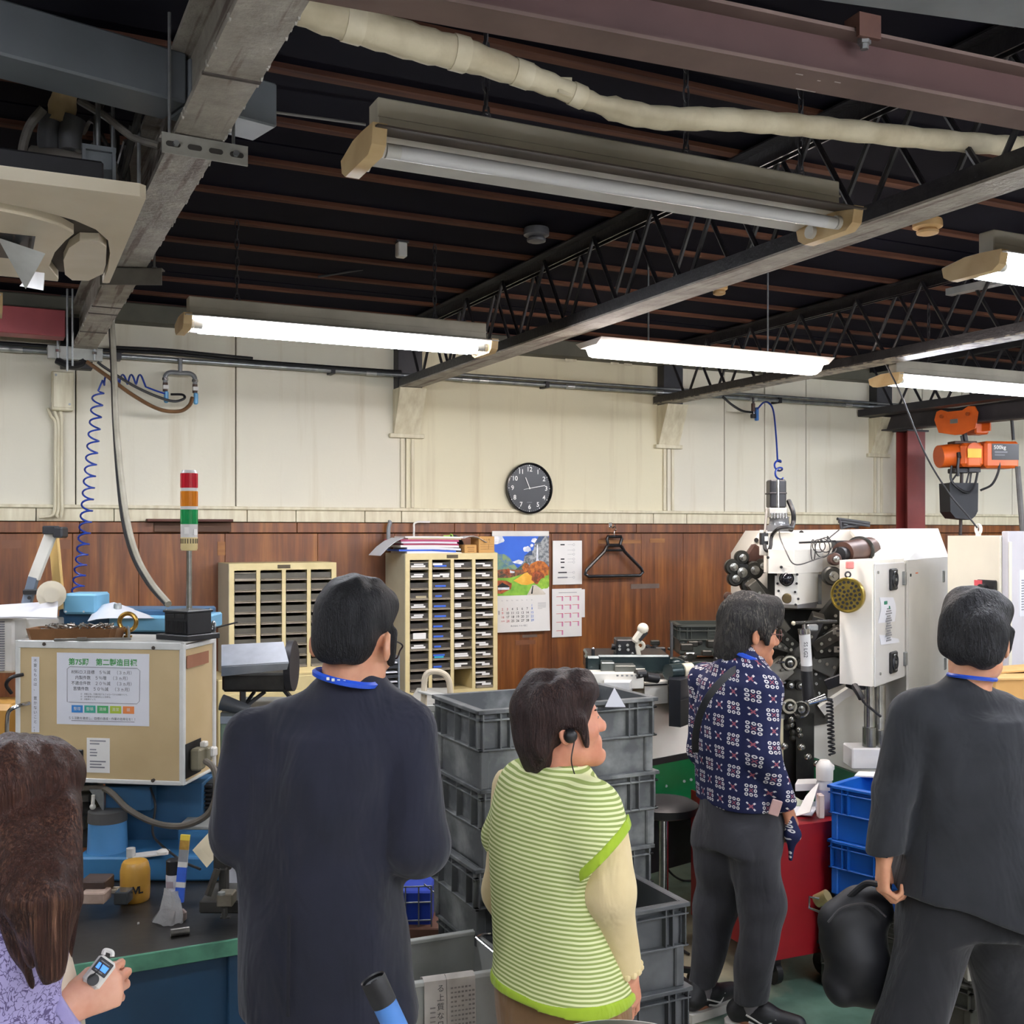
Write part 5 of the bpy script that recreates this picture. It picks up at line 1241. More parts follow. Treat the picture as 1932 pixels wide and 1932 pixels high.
B(pbox(MB(),415,1344,560,1364,4.2,.4,.004),'bed_top',pm('bed top steel','7d807d','6a6d6a',12,.4),t,world=True);B(pbox(MB(),415,1364,560,1500,4.2,.4,.004),'bed',pm('pale green machine paint','8ea189','7d9079',5,.5),t,world=True);B(pbox(MB(),415,1352,560,1366,4.19,.02,.002),'bed_rail',pm('pale blue grey rail','b4bcc4','9fa8b0',6,.35),t,world=True)
c,sz=lb(415,1498,560,1810,4.2,.4);
for sx in(-1,1):B(MB().box((c+Vector((CS,-SN,0))*sx*.1).to_2d().to_3d()+Vector((0,0,.45)),(.06,.3,.9),.003,RC),'leg',MATS['pale green machine paint'],t,world=True)
t=T('mesh_cage','grey wire mesh cage of white scraps between the navy man and the crates','cage',W(800,1560,d=4.6))
mb=MB()
for k in range(9):mb.tube([W(770+k*8.4,1342,d=4.55),W(770+k*8.4,1745,d=4.55)],.0025,4)
for k in range(19):mb.tube([W(768,1345+k*21.5,d=4.55),W(838,1340+k*21.5,d=4.55)],.0025,4)
B(mb,'wire_mesh',pm('grey wire','8e9290','777b79',9,.4,.5),t,world=True,kind='stuff')
B(pbox(MB(),766,1330,842,1344,4.5,.5,.004),'top_shelf',MATS['grey shelf steel'],t,world=True)
for px in(766,842):B(pbox(MB(),px-4,1344,px+4,1930,4.56,.03,.002),'post',MATS['grey shelf steel'],t,world=True)
for i,(x0,y0,x1,y1,dd,m,lab)in enumerate(((802,1348,838,1400,4.75,paper,'white paper lump high in the wire mesh cage'),(800,1420,826,1500,4.75,pm('greenish clear plastic','b9bfae','a3aa98',8,.3),'greenish plastic lump in the middle of the mesh cage'),(805,1500,836,1548,4.72,pm('cream plastic','d7d0ba','c6bea6',8,.4),'cream plastic lump low in the mesh cage'))):
 o=B(pbox(MB(),x0,y0,x1,y1,dd,.12,.015),'scrap_lump',m);tag(o,lab,'scrap','scraps in the mesh cage')
o=B(MB().bar(W(815,1375,d=4.68),W(836,1420,d=4.68),.008,.004).bar(W(836,1375,d=4.68),W(806,1420,d=4.68),.008,.004),'cable_tie',white_pl);tag(o,'crossed white straps behind the wire mesh','strap')
t=T('wire_basket','blue plastic basket behind a thin wire frame beside the navy man','basket',W(795,1755,d=3.9))
B(pbox(MB(),750,1682,814,1752,3.9,.2,.006),'blue_bin',pm('cobalt blue plastic','1d3fae','17338f',6,.4),t,world=True)
mb=MB()
for px in(765,790,814):mb.tube([W(px,1672,d=3.88),W(px,1752,d=3.88)],.003,5)
for py in(1674,1704,1738):mb.tube([W(750,py,d=3.88),W(815,py-2,d=3.88)],.003,5)
mb.tube([W(800,1668,d=3.88),W(826,1690,d=3.88)],.003,5)
B(mb,'wire_frame',galv,t,world=True,kind='stuff')
B(pbox(MB(),745,1752,830,1800,3.86,.3,.004),'base_box',pm('brown carton base','6d4a38','59392a',7,.7),t,world=True)
c,sz=lb(745,1800,830,1900,3.9,.25);B(MB().box(Vector((c.x,c.y,c.z*0+.175)),(sz[0],.22,.35),.004,RC),'pedestal',dark_steel,t,world=True)
t=T('hand_truck','hand truck with a cream loop handle behind the crate stack','hand truck',(W(822,1300,d=4.3)).to_2d().to_3d())
B(MB().tube(spline([W(800,1345,d=4.3),W(800,1300,d=4.3),W(803,1275,d=4.3),W(816,1267,d=4.3),W(835,1270,d=4.3),W(846,1282,d=4.3),W(850,1312,d=4.3),W(850,1360,d=4.3)],6),.012,10),'handle',pm('cream rubber grip','d6c9b2','c5b79d',7,.5),t,world=True)
hp=[W(800,1345,d=4.3),W(850,1360,d=4.3)]
for p in hp:B(MB().cyl(p,Vector((p.x,p.y,.1)),.012,n=10),'rail',galv,t,world=True)
B(MB().sheet([[W(788,1304,d=4.28),W(836,1316,d=4.2)],[W(796,1299,d=4.34),W(846,1310,d=4.26)]],.006),'shelf',pm('pale steel shelf','bcbdb8','a6a7a2',8,.4),t,world=True)
for p in hp:B(MB().cyl(Vector((p.x,p.y,.08))+Vector((-.02,.02,0)),Vector((p.x,p.y,.08))+Vector((.02,-.02,0)),.08,n=18),'wheel',black_rub,t,world=True)
B(MB().box(((hp[0]+hp[1])/2).to_2d().to_3d()+Vector((0,0,.012)),(.3,.2,.012),.003,RC),'toe_plate',galv,t,world=True)
# grey crates
crm=pm('dusty grey crate plastic','56595a','8c8f8d',9,.6,lo=.46,hi=.72,bump=.08)
crm_d=pm('dark grey crate plastic','45484b','5f6264',8,.5,lo=.45,hi=.75)
def make_crate(label,L,Wd,Hh,m,group,loc,rz=0.0):
 t=T('plastic_crate',label,'crate',loc,rz,group)
 x,y=L/2,Wd/2;w_=.004;ins=.022
 mb=MB()
 mb.b2(-x+ins,x-ins,-y+ins,-y+ins+w_,0,Hh).b2(-x+ins,x-ins,y-ins-w_,y-ins,0,Hh)
 mb.b2(-x+ins,-x+ins+w_,-y+ins,y-ins,0,Hh).b2(x-ins-w_,x-ins,-y+ins,y-ins,0,Hh).b2(-x+ins,x-ins,-y+ins,y-ins,.004,.010)
 B(mb,'crate_body',m,t)
 mb=MB()
 for z0,z1,o in((Hh-.012,Hh,0),(Hh-.034,Hh-.028,.003),(Hh*.5,Hh*.5+.006,.003)):
  mb.b2(-x+o,x-o,-y+o,-y+ins,z0,z1,.0015).b2(-x+o,x-o,y-ins,y-o,z0,z1,.0015).b2(-x+o,-x+ins,-y+o,y-o,z0,z1,.0015).b2(x-ins,x-o,-y+o,y-o,z0,z1,.0015)
 B(mb,'rim_band',m,t)
 rib=None
 def put(px,py,long_):
  nonlocal rib
  key=0 if long_ else 1
  if rib is None:rib={}
  if key not in rib:
   m2=MB()
   if long_:m2.b2(-.002,.002,-.019,0,Hh*.5,Hh-.01)
   else:m2.b2(-.019,0,-.002,.002,Hh*.5,Hh-.01)
   rib[key]=B(m2,'rib',m,t);rib[key].location=(px,py,0)
  else:inst(rib[key],(px,py,0))
 for sy,yy in((1,-y+ins),(-1,y-0.003)):
  for fx_ in(-.47,-.38,-.33,-.12,.12,.33,.38,.47):put(fx_*L,yy,True)
 for xx in(-x+ins,x-.003):
  for fy in(-.44,-.3,0,.3,.44):put(xx,fy*Wd,False)
 for sx in(-1,1):
  for sy in(-1,1):B(MB().b2(sx*(x-ins-.02),sx*(x-.012),sy*(y-ins-.02),sy*(y-.012),.008,Hh*.5,.004),'corner_post',m,t)
 lh=B(MB().b2(-.055,.055,-y+.008,-y+ins+.001,Hh*.40,Hh*.86,.002),'label_holder',m,t)
 for k in range(3):B(MB().b2(-.04,.04,-y+.004,-y+.009,Hh*(.47+.12*k),Hh*(.49+.12*k)),'holder_bar',m,lh)
 return t
PIT=.235
cx,cy=1.62,3.10
order=['top','second','third','fourth','bottom']
base=None
for i in range(5):
 z=1.375-.245-i*PIT
 lab='%s grey crate of the tall stack behind the woman in the green vest'%('topmost' if i==0 else order[i]+(' from top' if i<4 else ''))
 if base is None:base=make_crate(lab,.63,.37,.245,crm,'grey crates stacked behind the woman',(cx,cy,z));o=base
 else:o=dup(base,(cx+(.008,-.006,.01,-.004)[i-1],cy+(.004,.01,-.006,.0)[i-1],z),label=lab)
t=T('crate_dolly','low black dolly under the tall grey crate stack','dolly',(cx,cy,0))
B(MB().b2(-.3,.3,-.17,.17,.12,.186,.004),'deck',black_pl,t)
for sx in(-1,1):
 for sy in(-1,1):B(MB().cyl((sx*.24-.012,sy*.13,.05),(sx*.24+.012,sy*.13,.05),.05,n=16).b2(sx*.24-.015,sx*.24+.015,sy*.13-.02,sy*.13+.02,.05,.12),'caster',black_rub,t)
bx_,by_=1.548,2.69
for i in range(3):
 z=.865-.245-i*PIT
 lab='%s dark grey crate of the low stack beside the woman in the green vest'%('topmost open','middle','bottom')[i]
 if i==0:b2_=make_crate(lab,.464,.34,.245,crm_d,'dark crates in the low stack',(bx_,by_,z))
 else:dup(b2_,(bx_+.006*i,by_-.004*i,z),label=lab)
t=T('crate_dolly','low black dolly under the low dark crate stack','dolly',(bx_,by_,0))
B(MB().b2(-.23,.23,-.15,.15,.09,.148,.004),'deck',black_pl,t)
for sx in(-1,1):
 for sy in(-1,1):B(MB().cyl((sx*.19-.012,sy*.11,.04),(sx*.19+.012,sy*.11,.04),.04,n=16).b2(sx*.19-.015,sx*.19+.015,sy*.11-.02,sy*.11+.02,.04,.09),'caster',black_rub,t)
o=B(MB().prism([(-.032,0),(.032,0),(.0,.062)],(0,.002,0),W(1161,1334,d=3.37),(CS,-SN,0),(SN*.45,CS*.45,.9)),'folded_paper',paper2);tag(o,'white paper corner sticking out of the topmost grey crate','paper')
gm=pm('grey bin steel','a6a8a3','92948f',5,.5)
t=T('steel_bin','open grey sheet steel bin at the bottom, left of the woman in the green vest','bin',(1.04,2.75,0))
zt_=.71;A=W(790,1856,Z=zt_);Bq=W(985,1826,Z=zt_);Cq=W(785,1776,Z=zt_);Dq=W(897,1758,Z=zt_)
ex=(Bq-A).normalized();
bl=(Dq-Cq).length
def wall(p,q,h0=.08):
 mb=MB();mb.bar(Vector((p.x,p.y,(zt_+h0)/2)),Vector((q.x,q.y,(zt_+h0)/2)),.012,zt_-h0,b=.003);return mb
A2=A-ex*.12;C2=Cq-ex*.06;B2=Bq;D2=Dq
B(wall(A2,B2),'front_wall',gm,t,world=True);B(wall(C2,D2),'back_wall',gm,t,world=True);B(wall(B2,D2,.08),'right_wall',gm,t,world=True);B(wall(A2,C2),'left_wall',gm,t,world=True)
B(MB().add([Vector((p.x,p.y,.09))for p in(A2,B2,D2,C2)],[(0,1,2,3)]),'floor_plate',gm,t,world=True)
for p,q in((A2,B2),(C2,D2)):B(MB().bar(p,q,.022,.012,b=.002),'rolled_rim',pm('grey bin rim','babcb7','a4a6a1',6,.45),t,world=True)
for p in(A2,B2,C2,D2):B(MB().cyl(Vector((p.x,p.y,0)),Vector((p.x,p.y,.08)),.025,n=10),'foot',black_rub,t,world=True)
o=B(MB().tube([W(898,1768,d=3.2),W(912,1762,d=3.2),W(928,1762,d=3.2),W(935,1776,d=3.15),W(935,1800,d=3.1),W(898,1768,d=3.15)],.004,6),'bright_wire',chrome);tag(o,'thin bright bent wire at the bin corner behind the woman','wire')
nt=NT('newsprint');v=nt.coord('Object');
nt.out(nt.mix(nt.ramp(nt.noise(v,18,3),[(.4,(0,0,0)),(.7,(1,1,1))]),lin('cbc5bd'),lin('b9b2aa')),.85);news=nt.m
nA,nB=W(797,1853,Z=zt_),W(893,1840,Z=zt_);dv_=(nB-nA);nrm=Vector((dv_.y,-dv_.x,0)).normalized()
t=T('newspaper','folded newspaper with vertical print draped over the grey bin','newspaper',nA)
for i,(f0,f1)in enumerate(((0,.43),(.44,1.0))):
 p,q=nA+dv_*f0,nA+dv_*f1
 rows=[[p+nrm*s_+Vector((0,0,z_)),q+nrm*s_+Vector((0,0,z_))]for s_,z_ in((-.03,-.14),(-.022,.004),(0,.012),(.018,.006),(.022,-.06),(.03,-.20),(.034,-.30))]
 B(MB().sheet(rows,.003),'newspaper_sheet',news,t,world=True)
rz_=math.atan2(dv_.y,dv_.x)
for i,ch_ in enumerate('る上質な日常焼で'):
 p=nA+dv_*.30+nrm*.0295+Vector((0,0,-.012-.024*i));o=text('lettering',ch_,.021,ink,t,(0,0,0),(PI/2,0,rz_));o.location=p-nA
mb=MB();r10=random.Random(10)
for col in range(7):
 f=.50+col*.07
 for i in range(22):
  if r10.random()<.15:continue
  p=nA+dv_*f+nrm*(.0275+.0005*i)+Vector((0,0,-.015-.012*i));q=p+dv_*.045;mb.bar(p,q,.001,.0035+.002*r10.random())
for i in range(12):
 p=nA+dv_*.1+nrm*(.029)+Vector((0,0,-.06-.012*i));mb.bar(p,p+dv_*.1,.001,.004)
B(mb,'newsprint_lines',pm('newsprint ink','8f8984','7b7570',10,.8),t,world=True,kind='stuff')
t=T('taped_pole','black ended pole wrapped in blue tape, leaning at the bottom edge','pole',W(703,1842,d=1.55))
p0,p1=W(704,1848,d=1.55),W(745,1935,d=1.55);dd=(p1-p0);dd/=dd.length
R_=24*mpp(1.55)
B(MB().lathe(p0,[(0,R_*.9),(-.002,R_),(.0,R_*1.02),(.038,R_)],24,dd,cap=False),'end_cap',black_rub,t,world=True)
B(MB().lathe(p0,[(.004,R_*.86),(.006,R_*.82),(.014,R_*.8)],20,dd),'end_plug',pm('grey plug','5a5a5c','3d3d40',9,.4),t,world=True);B(MB().cyl(p0-dd*.0+dd*.003,p0+dd*.012,R_*.3,n=12),'plug_pin',chrome,t,world=True)
B(MB().lathe(p0,[(.038,R_*.96),(.17,R_*.96)],24,dd),'blue_tape',pm('blue cloth tape','4a80c4','3c6fb2',10,.55,bump=.2),t,world=True)
L=(p0.z)/-dd.z
B(MB().lathe(p0,[(.17,R_*.9),(L,R_*.9)],20,dd),'shaft',pm('dark pole','2c2f36','22252b',6,.4),t,world=True)
# white spring forming machine
mw_=pm('white machine enamel','efece2','e4e0d4',3,.35);mw2=pm('glossy white machine cover','e9e8e6','dcdbd9',3,.18);mgrey=pm('pale grey machine panel','d4d2ce','c6c4c0',3,.35)
mgreen=pm('green machine base','0f6b3c','0b5a31',5,.35);mdark=pm('oily dark steel','383833','23231f',12,.35,.5,bump=.1);mbolt=pm('bright bolt','9a9a94','7c7c76',20,.25,.9)
mach=T('forming_machine','large white spring forming machine with dark tool arms and green base','machine',W(1550,1500,d=5.6).to_2d().to_3d())
def vp(mb,pts,y0,y1,ref=None):
 """vertical prism: plan corners given as (pixel x, depth); heights from pixel rows at depth ref"""
 d0=ref or pts[0][1];z0=W(0,y1,d=d0).z;z1=W(0,y0,d=d0).z
 P_=[W(x,HY,d=d)for x,d in pts]
 return mb.prism([(p.x,p.y)for p in P_],(0,0,z1-z0),(0,0,z0),(1,0,0),(0,1,0))
def face(mb,pts,th=.02):
 """flat plate through (px,py,d) corners, thickened away from the camera"""
 P_=[W(*p[:2],d=p[2])for p in pts];n=len(P_)
 nr=Vector()
 for i in range(n):nr+=(P_[i]-P_[0]).cross(P_[(i+1)%n]-P_[0])
 nr.normalize();c=P_[0]-Vector((0,0,H))
 if nr.dot(c)<0:nr=-nr
 v=nr*th;a=P_;b_=[p+v for p in P_]
 fs=[tuple(range(n)),tuple(reversed(range(n,2*n)))]+[(i,(i+n),((i+1)%n)+n,(i+1)%n)for i in range(n)]
 if(a[1]-a[0]).cross(a[2]-a[0]).dot(c)>0:fs=[tuple(reversed(f))for f in fs]
 return mb.add(a+b_,fs)
FW=dict(parent=mach,world=True)
def MP(mb,name,m,**k):return B(mb,name,m,mach,world=True,**k)
dm=5.55
MP(face(MB(),[(1434,1001,dm),(1604,999,dm),(1622,1012,dm),(1652,1056,dm),(1700,1060,dm),(1700,1480,dm),(1540,1440,dm),(1425,1400,dm),(1405,1300,dm),(1405,1046,dm)],.35),'front_plate',mw_)
for px,py in((1427,1019),(1512,1005),(1560,1015),(1660,1040),(1690,1030)):MP(MB().cyl(W(px,py,d=dm-.01),W(px,py,d=dm),.012,n=8),'bolt_hole',pm('hole black','191817','121110',5,.6))
MP(face(MB(),[(1604,999,5.5),(1668,998,5.5),(1712,1057,5.2),(1652,1058,5.2)],.02),'hood_side',mw_)
MP(face(MB(),[(1668,998,5.5),(1770,997,6.1),(1790,1052,5.9),(1712,1057,5.2)],.02),'hood_slope',mw2)
MP(face(MB(),[(1604,999,5.5),(1668,998,5.5),(1770,997,6.1),(1700,997,6.3)],.02),'hood_top',mw2)
MP(vp(MB(),[(1710,5.2),(1793,5.9),(1793,6.5),(1690,6.3),(1640,5.6)],1056,1480,5.2),'side_cabinet',mgrey)
def onside(px,py):return W(px,py,d=5.2+(px-1710)/(1793-1710)*.7-.006)
dr=MP(face(MB(),[(1714,1071,5.225),(1776,1071,5.745),(1776,1500,5.745),(1714,1500,5.225)],.012),'side_door',mgrey)
RS=Matrix.Rotation(math.atan2(onside(1780,1100).y-onside(1715,1100).y,onside(1780,1100).x-onside(1715,1100).x),3,'Z')
for px,py in((1704.5,1091),(1706,1243),(1777,1087),(1780,1252)):
 MP(MB().box(onside(px+2,py),(.03,.016,.065),.003,RS),'hinge',galv)
lbp=MP(MB().box(onside(1724,1084),(.085,.004,.03),0,RS),'type_label',pm('cream label','e0d5bc','d3c7ad',6,.5))
B(MB().box(onside(1729,1081)+Vector((-.004,-.004,0)),(.045,.004,.006),0,RS),'label_band',orange,lbp,world=True);B(MB().box(onside(1718,1085)+Vector((-.004,-.004,0)),(.02,.004,.014),.001,RS),'label_mark',ink,lbp,world=True)
ha,hb_,hc_=(1584,4.92),(1645,4.82),(1708,5.22)
cbx=T('hanging_cabinet','white cabinet with two black fans hanging on the front of the forming machine','control cabinet',W(1645,1290,d=4.9))
def CP(mb,name,m,**k):return B(mb,name,m,cbx,world=True,**k)
CP(vp(MB(),[ha,hb_,hc_,(1665,5.40)],1057,1292,4.88),'cabinet_body',mw_)
def onr(px,py,off=.004):
 f=(px-1645)/(1708-1645);p=W(px,py,d=4.82+.40*f);return p+nR*off
e1=(W(1708,HY,d=5.22)-W(1645,HY,d=4.82)).normalized();nR=Vector((e1.y,-e1.x,0));
RR=Matrix.Rotation(math.atan2(e1.y,e1.x),3,'Z')
CP(MB().box((onr(1648,1174)+onr(1704,1174))/2,((onr(1648,1174)-onr(1704,1174)).length,.008,.55),.004,RR),'side_door',mgrey)
for py in(1093,1249):
 f=CP(MB().box(onr(1679,py,.016),(.095,.016,.10),.006,RR),'fan_guard',black_pl)
 q=onr(1679,py,.026);B(MB().torus(q,.036,.004,nR,20,6).torus(q,.02,.003,nR,16,6),'guard_ring',pm('fan ring','35363a','26272a',8,.3),f,world=True)
 B(MB().cyl(onr(1679,py,.022),onr(1679,py,.03),.009,n=10),'hub',galv,f,world=True)
for px,py in((1652,1080),(1656,1271)):CP(MB().cyl(onr(px,py,0),onr(px,py,.014),.007,n=10),'door_screw',chrome)
o=CP(MB().sheet([[onr(1655+2*math.sin(k),1127+k*11.2,.009+.003*math.sin(k*.9)),onr(1681+1.2*k+2*math.sin(k),1127+k*10.6,.009+.003*math.sin(k*.8))]for k in range(9)],.0015),'paper_note',paper2)
mb=MB()
for k in range(14):mb.box(onr(1671,1148+k*4.6,.0145),(.05+.02*(k%3),.001,.006),0,RR)
B(mb,'note_print',grey_ink,o,world=True,kind='stuff');B(MB().box(onr(1665,1137,.015),(.04,.004,.016),.003,RR).box(onr(1672,1146,.015),(.012,.004,.016),.003,RR),'green_clip',pm('green clip','2b8a6a','237759',6,.5),o,world=True)
nF=(W(1584,HY,d=4.92)-W(1645,HY,d=4.82)).normalized();nF=Vector((nF.y,-nF.x,0));nF=nF if nF.dot(Vector((SN,CS,0)))<0 else-nF
t=T('perforated_disc','round brass disc full of holes hanging on the white cabinet','disc',W(1607,1122,d=4.86)+nF*.04)
R_=33.5*mpp(4.83);c0=Vector((0,0,0))
xg,yg,_=frame(nF)
brass=pm('worn brass','b09a4e','93803c',16,.3,.85)
B(MB().lathe(c0,[(-.012,R_*.98),(0,R_),(.008,R_),(.012,R_*.96),(.012,R_*.90),(.007,R_*.88)],40,nF),'disc',brass,t)
hole=None;cnt=0
for ring,n in((0,1),(1,6),(2,12),(3,18)):
 for k in range(n):
  a=2*PI*k/n+ring*.26;p=(xg*math.cos(a)+yg*math.sin(a))*(R_*.245*ring)
  if p.z>R_*.35 and abs(p.dot(Vector((CS,-SN,0))))<R_*.12 and ring==2:continue
  o=B(MB().cyl(p+nF*.006,p+nF*.0085,R_*.088,n=12),'hole',MATS['hole black'],t)if hole is None else None
  if hole is None:hole=o;hp0=p
  else:inst(hole,p-hp0)
mb=MB();mb.torus(Vector((0,0,R_+.012)),.012,.004,(SN,CS,0),12,6);B(mb,'hang_ring',dark_steel,t)
o=B(MB().box(W(1607,1066,d=4.86)+nF*.02,(.034,.02,.034),.004,RC),'magnet',pm('salmon pink plastic','e08a84','d27b75',6,.5));tag(o,'salmon pink magnet holding the brass disc','magnet')
MP(vp(MB(),[(1450,5.0),(1499,4.95),(1552,5.2),(1552,5.5),(1442,5.5)],1037,1082,4.98),'head_upper',mw_)
MP(vp(MB(),[(1441,5.25),(1560,5.25),(1560,5.5),(1441,5.5)],1005,1080,5.25),'head_back',mw_)
MP(vp(MB(),[(1462,5.02),(1505,4.97),(1545,5.2),(1545,5.45),(1462,5.45)],1082,1140,5.0),'head_lower',mw_)
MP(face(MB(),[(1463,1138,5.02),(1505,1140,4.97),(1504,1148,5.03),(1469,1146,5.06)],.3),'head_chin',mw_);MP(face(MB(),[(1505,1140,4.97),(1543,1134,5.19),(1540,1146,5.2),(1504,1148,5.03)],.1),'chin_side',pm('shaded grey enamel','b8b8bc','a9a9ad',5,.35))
def onh(px,py,o_=.004):return W(px,py,d=5.02-(px-1462)/43*.05-o_)
MP(MB().cyl(onh(1484,1092),onh(1484,1092,.02),.034,n=24).sphere(onh(1484,1092,.015),.031,16,8),'dark_lens',pm('black glass','121216','1c1c22',5,.08))
MP(MB().torus(onh(1485,1129,.006),.02,.004,(SN,CS,0),20,6).cyl(onh(1485,1129),onh(1485,1129,.016),.02,n=20).cyl(onh(1485,1129),onh(1485,1129,.03),.008,n=10),'spindle',pm('bronze spindle','6f6043','51452f',14,.25,.8))
for px,py in((1467,1101),(1469,1115),(1465,1127),(1470,1139),(1503,1101),(1500,1117),(1506,1130),(1501,1141),(1464,1084),(1504,1084)):MP(MB().cyl(onh(px,py),onh(px,py,.006),.006,n=8),'bolt_hole',MATS['hole black'])
for px,py in((1474,1070),(1449,1052)):MP(MB().cyl(W(px,py,d=4.975),W(px,py,d=4.96),.007,n=8),'bolt_hole',MATS['hole black'])
MP(MB().bar(W(1546,1084,d=5.2),W(1546,1140,d=5.2),.016,.02,(SN,CS,0)),'hinge_bar',galv)
MP(vp(MB(),[(1448,5.35),(1462,5.35),(1462,5.5),(1448,5.5)],1082,1150,5.35),'dark_column',pm('dark grey column','4a4b49','3a3b39',6,.4))
mo=T('servo_motor','black vertical motor on a clear base on top of the white forming machine','motor',W(1470,1000,d=5.2))
def MO(mb,n_,m):return B(mb,n_,m,mo,world=True)
MO(pbox(MB(),1453,905,1484,958,5.2,.085,.006),'motor_body',pm('black motor enamel','1b1c20','141519',6,.35))
MO(pbox(MB(),1452,929,1485,932,5.195,.095,.002),'motor_band',dark_steel);MO(MB().cyl(W(1468,905,d=5.15),W(1468,958,d=5.15),.007,n=8),'motor_rod',chrome)
MO(pbox(MB(),1451,958,1486,976,5.2,.09,.003),'flange',pm('pale cast alloy','b7b6b0','a19f99',12,.35,.4));MO(MB().lathe(W(1470,1003,d=5.25),[(0,.062),(.03,.062),(.032,.05),(.06,.045),(.072,.05)],20),'clear_base',pm('clear grey base','9a9da0','7f8386',8,.1,.3))
mb=MB()
for k in range(6):mb.cyl(W(1456+k*5.5,978,d=5.18),W(1456+k*5.5,968,d=5.18),.006,n=6)
MO(mb,'bolt_row',chrome)['kind']='stuff'
MO(MB().tube(spline([W(1488,945,d=5.25),W(1496,965,d=5.2),W(1497,985,d=5.2),W(1492,1000,d=5.15)],5),.012,8),'motor_cable',black_rub)
t=T('sensor_box','small black box with a looping cable on the left of the white machine head','sensor',W(1442,1018,d=5.1))
B(pbox(MB(),1436,1005,1450,1028,5.1,.04,.003),'case',black_pl,t,world=True);B(pbox(MB(),1443,1012,1449,1021,5.095,.02,.001),'label',white_pl,t,world=True);B(pbox(MB(),1434,1000,1448,1048,5.15,.02,.003),'plate',mw_,t,world=True)
B(MB().tube(spline([W(1443,1028,d=5.1),W(1444,1036,d=5.08),W(1450,1039,d=5.06),W(1454,1030,d=5.06),W(1456,1012,d=5.1),W(1468,998,d=5.05),W(1484,995,d=5.05),W(1494,996,d=5.1)],6),.009,8),'cable',black_rub,t,world=True);B(MB().tube([W(1443,1005,d=5.1),W(1444,990,d=5.15),W(1447,960,d=5.2)],.006,6),'lead',wire_grey,t,world=True)
t=T('wire_rod','thin black rod with loosely coiled wire in front of the white machine top','wire',W(1545,1024,d=5.1))
B(MB().cyl(W(1508,1024,d=5.1),W(1576,1021,d=5.15),.005,n=8),'rod',black_pl,t,world=True)
B(MB().tube(spline([W(1470,1000,d=5.1),W(1472,1015,d=5.0),W(1485,1045,d=4.92),W(1495,1062,d=4.9),W(1510,1065,d=4.9),W(1540,1055,d=4.95),W(1572,1043,d=5.0),W(1578,1035,d=5.05)],7),.003,5),'loose_wire',pm('thin dark wire','3b3735','2c2927',6,.5),t,world=True)
for i,(px,py,rx,ry)in enumerate(((1534,1038,4,20),(1545,1030,12,12),(1552,1034,14,18),(1558,1028,12,14))):
 B(MB().tube([W(px+rx*math.cos(a),py+ry*math.sin(a),d=5.07+.01*i)for a in[2*PI*k/18 for k in range(18)]],.0028,5,closed=True),'wire_loop',MATS['thin dark wire'],t,world=True)
B(MB().tube([W(1583,1000,d=5.2),W(1568,1012,d=5.15),W(1558,1022,d=5.1)],.003,5),'wire_end',MATS['thin dark wire'],t,world=True)
t=T('tool_bundle','bundle of dark rods lying on top of the white forming machine','tools',W(1610,998,d=5.6))
for i,(x0,y0,x1,y1)in enumerate(((1580,979,1640,987),(1583,984,1640,992),(1588,996,1630,989),(1590,990,1618,995))):B(MB().cyl(W(x0,y0,d=5.6),W(x1,y1,d=5.7),.008,n=8),'rod',black_pl,t,world=True)
B(MB().cyl(W(1584,980,d=5.6),W(1588,998,d=5.6),.007,n=8),'support',dark_steel,t,world=True)
def disc(px,py,r,d,m,name,dep=.04,hub=True,parent=mach):
 p=W(px,py,d=d);q=p+Vector((SN,CS,0))*dep
 o=B(MB().lathe(q,[(0,r),(dep*.8,r),(dep,r*.85)],24,p-q),name,m,parent,world=True)
 if hub:B(MB().lathe(p,[(0,r*.55),(.012,r*.5),(.014,r*.2),(.03,r*.18)],16,p-q),'hub',mbolt,o,world=True)
 return o
brown_s=pm('brown oxide steel','5a4036','45302a',10,.4,.3)
for px,py,r,m in((1401,1052,.035,mdark),(1384,1070,.04,mdark),(1424,1076,.045,mdark),(1440,1068,.036,mdark),(1388,1092,.038,mdark),(1415,1103,.045,mdark),(1400,1080,.05,black_pl),(1376,1126,.022,brown_s)):disc(px,py,r,5.3,m,'feed_roller')
MP(MB().bar(W(1405,1060,d=5.35),W(1395,1100,d=5.35),.05,.03,(SN,CS,0)).bar(W(1396,1075,d=5.33),W(1420,1090,d=5.33),.04,.03,(SN,CS,0)),'roller_plate',mdark)
MP(MB().bar(W(1410,1040,d=5.4),W(1440,1060,d=5.4),.10,.05,(SN,CS,0),.01),'brown_bracket',brown_s)
MP(MB().bar(W(1372,1130,d=5.3),W(1420,1110,d=5.35),.02,.02,(SN,CS,0)).bar(W(1418,1095,d=5.32),W(1462,1140,d=5.3),.05,.03,(SN,CS,0),.004),'feed_arm',mdark)
MP(MB().cyl(W(1590,1044,d=5.15),W(1640,1036,d=5.35),.055,.06,n=24),'drive_roller',brown_s);MP(MB().torus(W(1622,1040,d=5.28),.062,.012,(e1.x,e1.y,0),24,8),'roller_collar',mdark)
MP(MB().cyl(W(1582,1046,d=5.1),W(1598,1044,d=5.18),.035,n=16),'roller_end',black_pl)
disc(1577,1055,.03,5.05,brown_s,'guide_roller');disc(1572,1087,.045,5.05,mdark,'guide_roller')
MP(pbox(MB(),1577,1020,1606,1042,5.3,.06,.003),'terminal_block',black_pl)
mb=MB()
for k in range(8):pbox(mb,1580+(k%4)*6,1025+(k//4)*8,1583+(k%4)*6,1029+(k//4)*8,5.295,.01,.0005)
MP(mb,'terminal_screws',mbolt,kind='stuff')
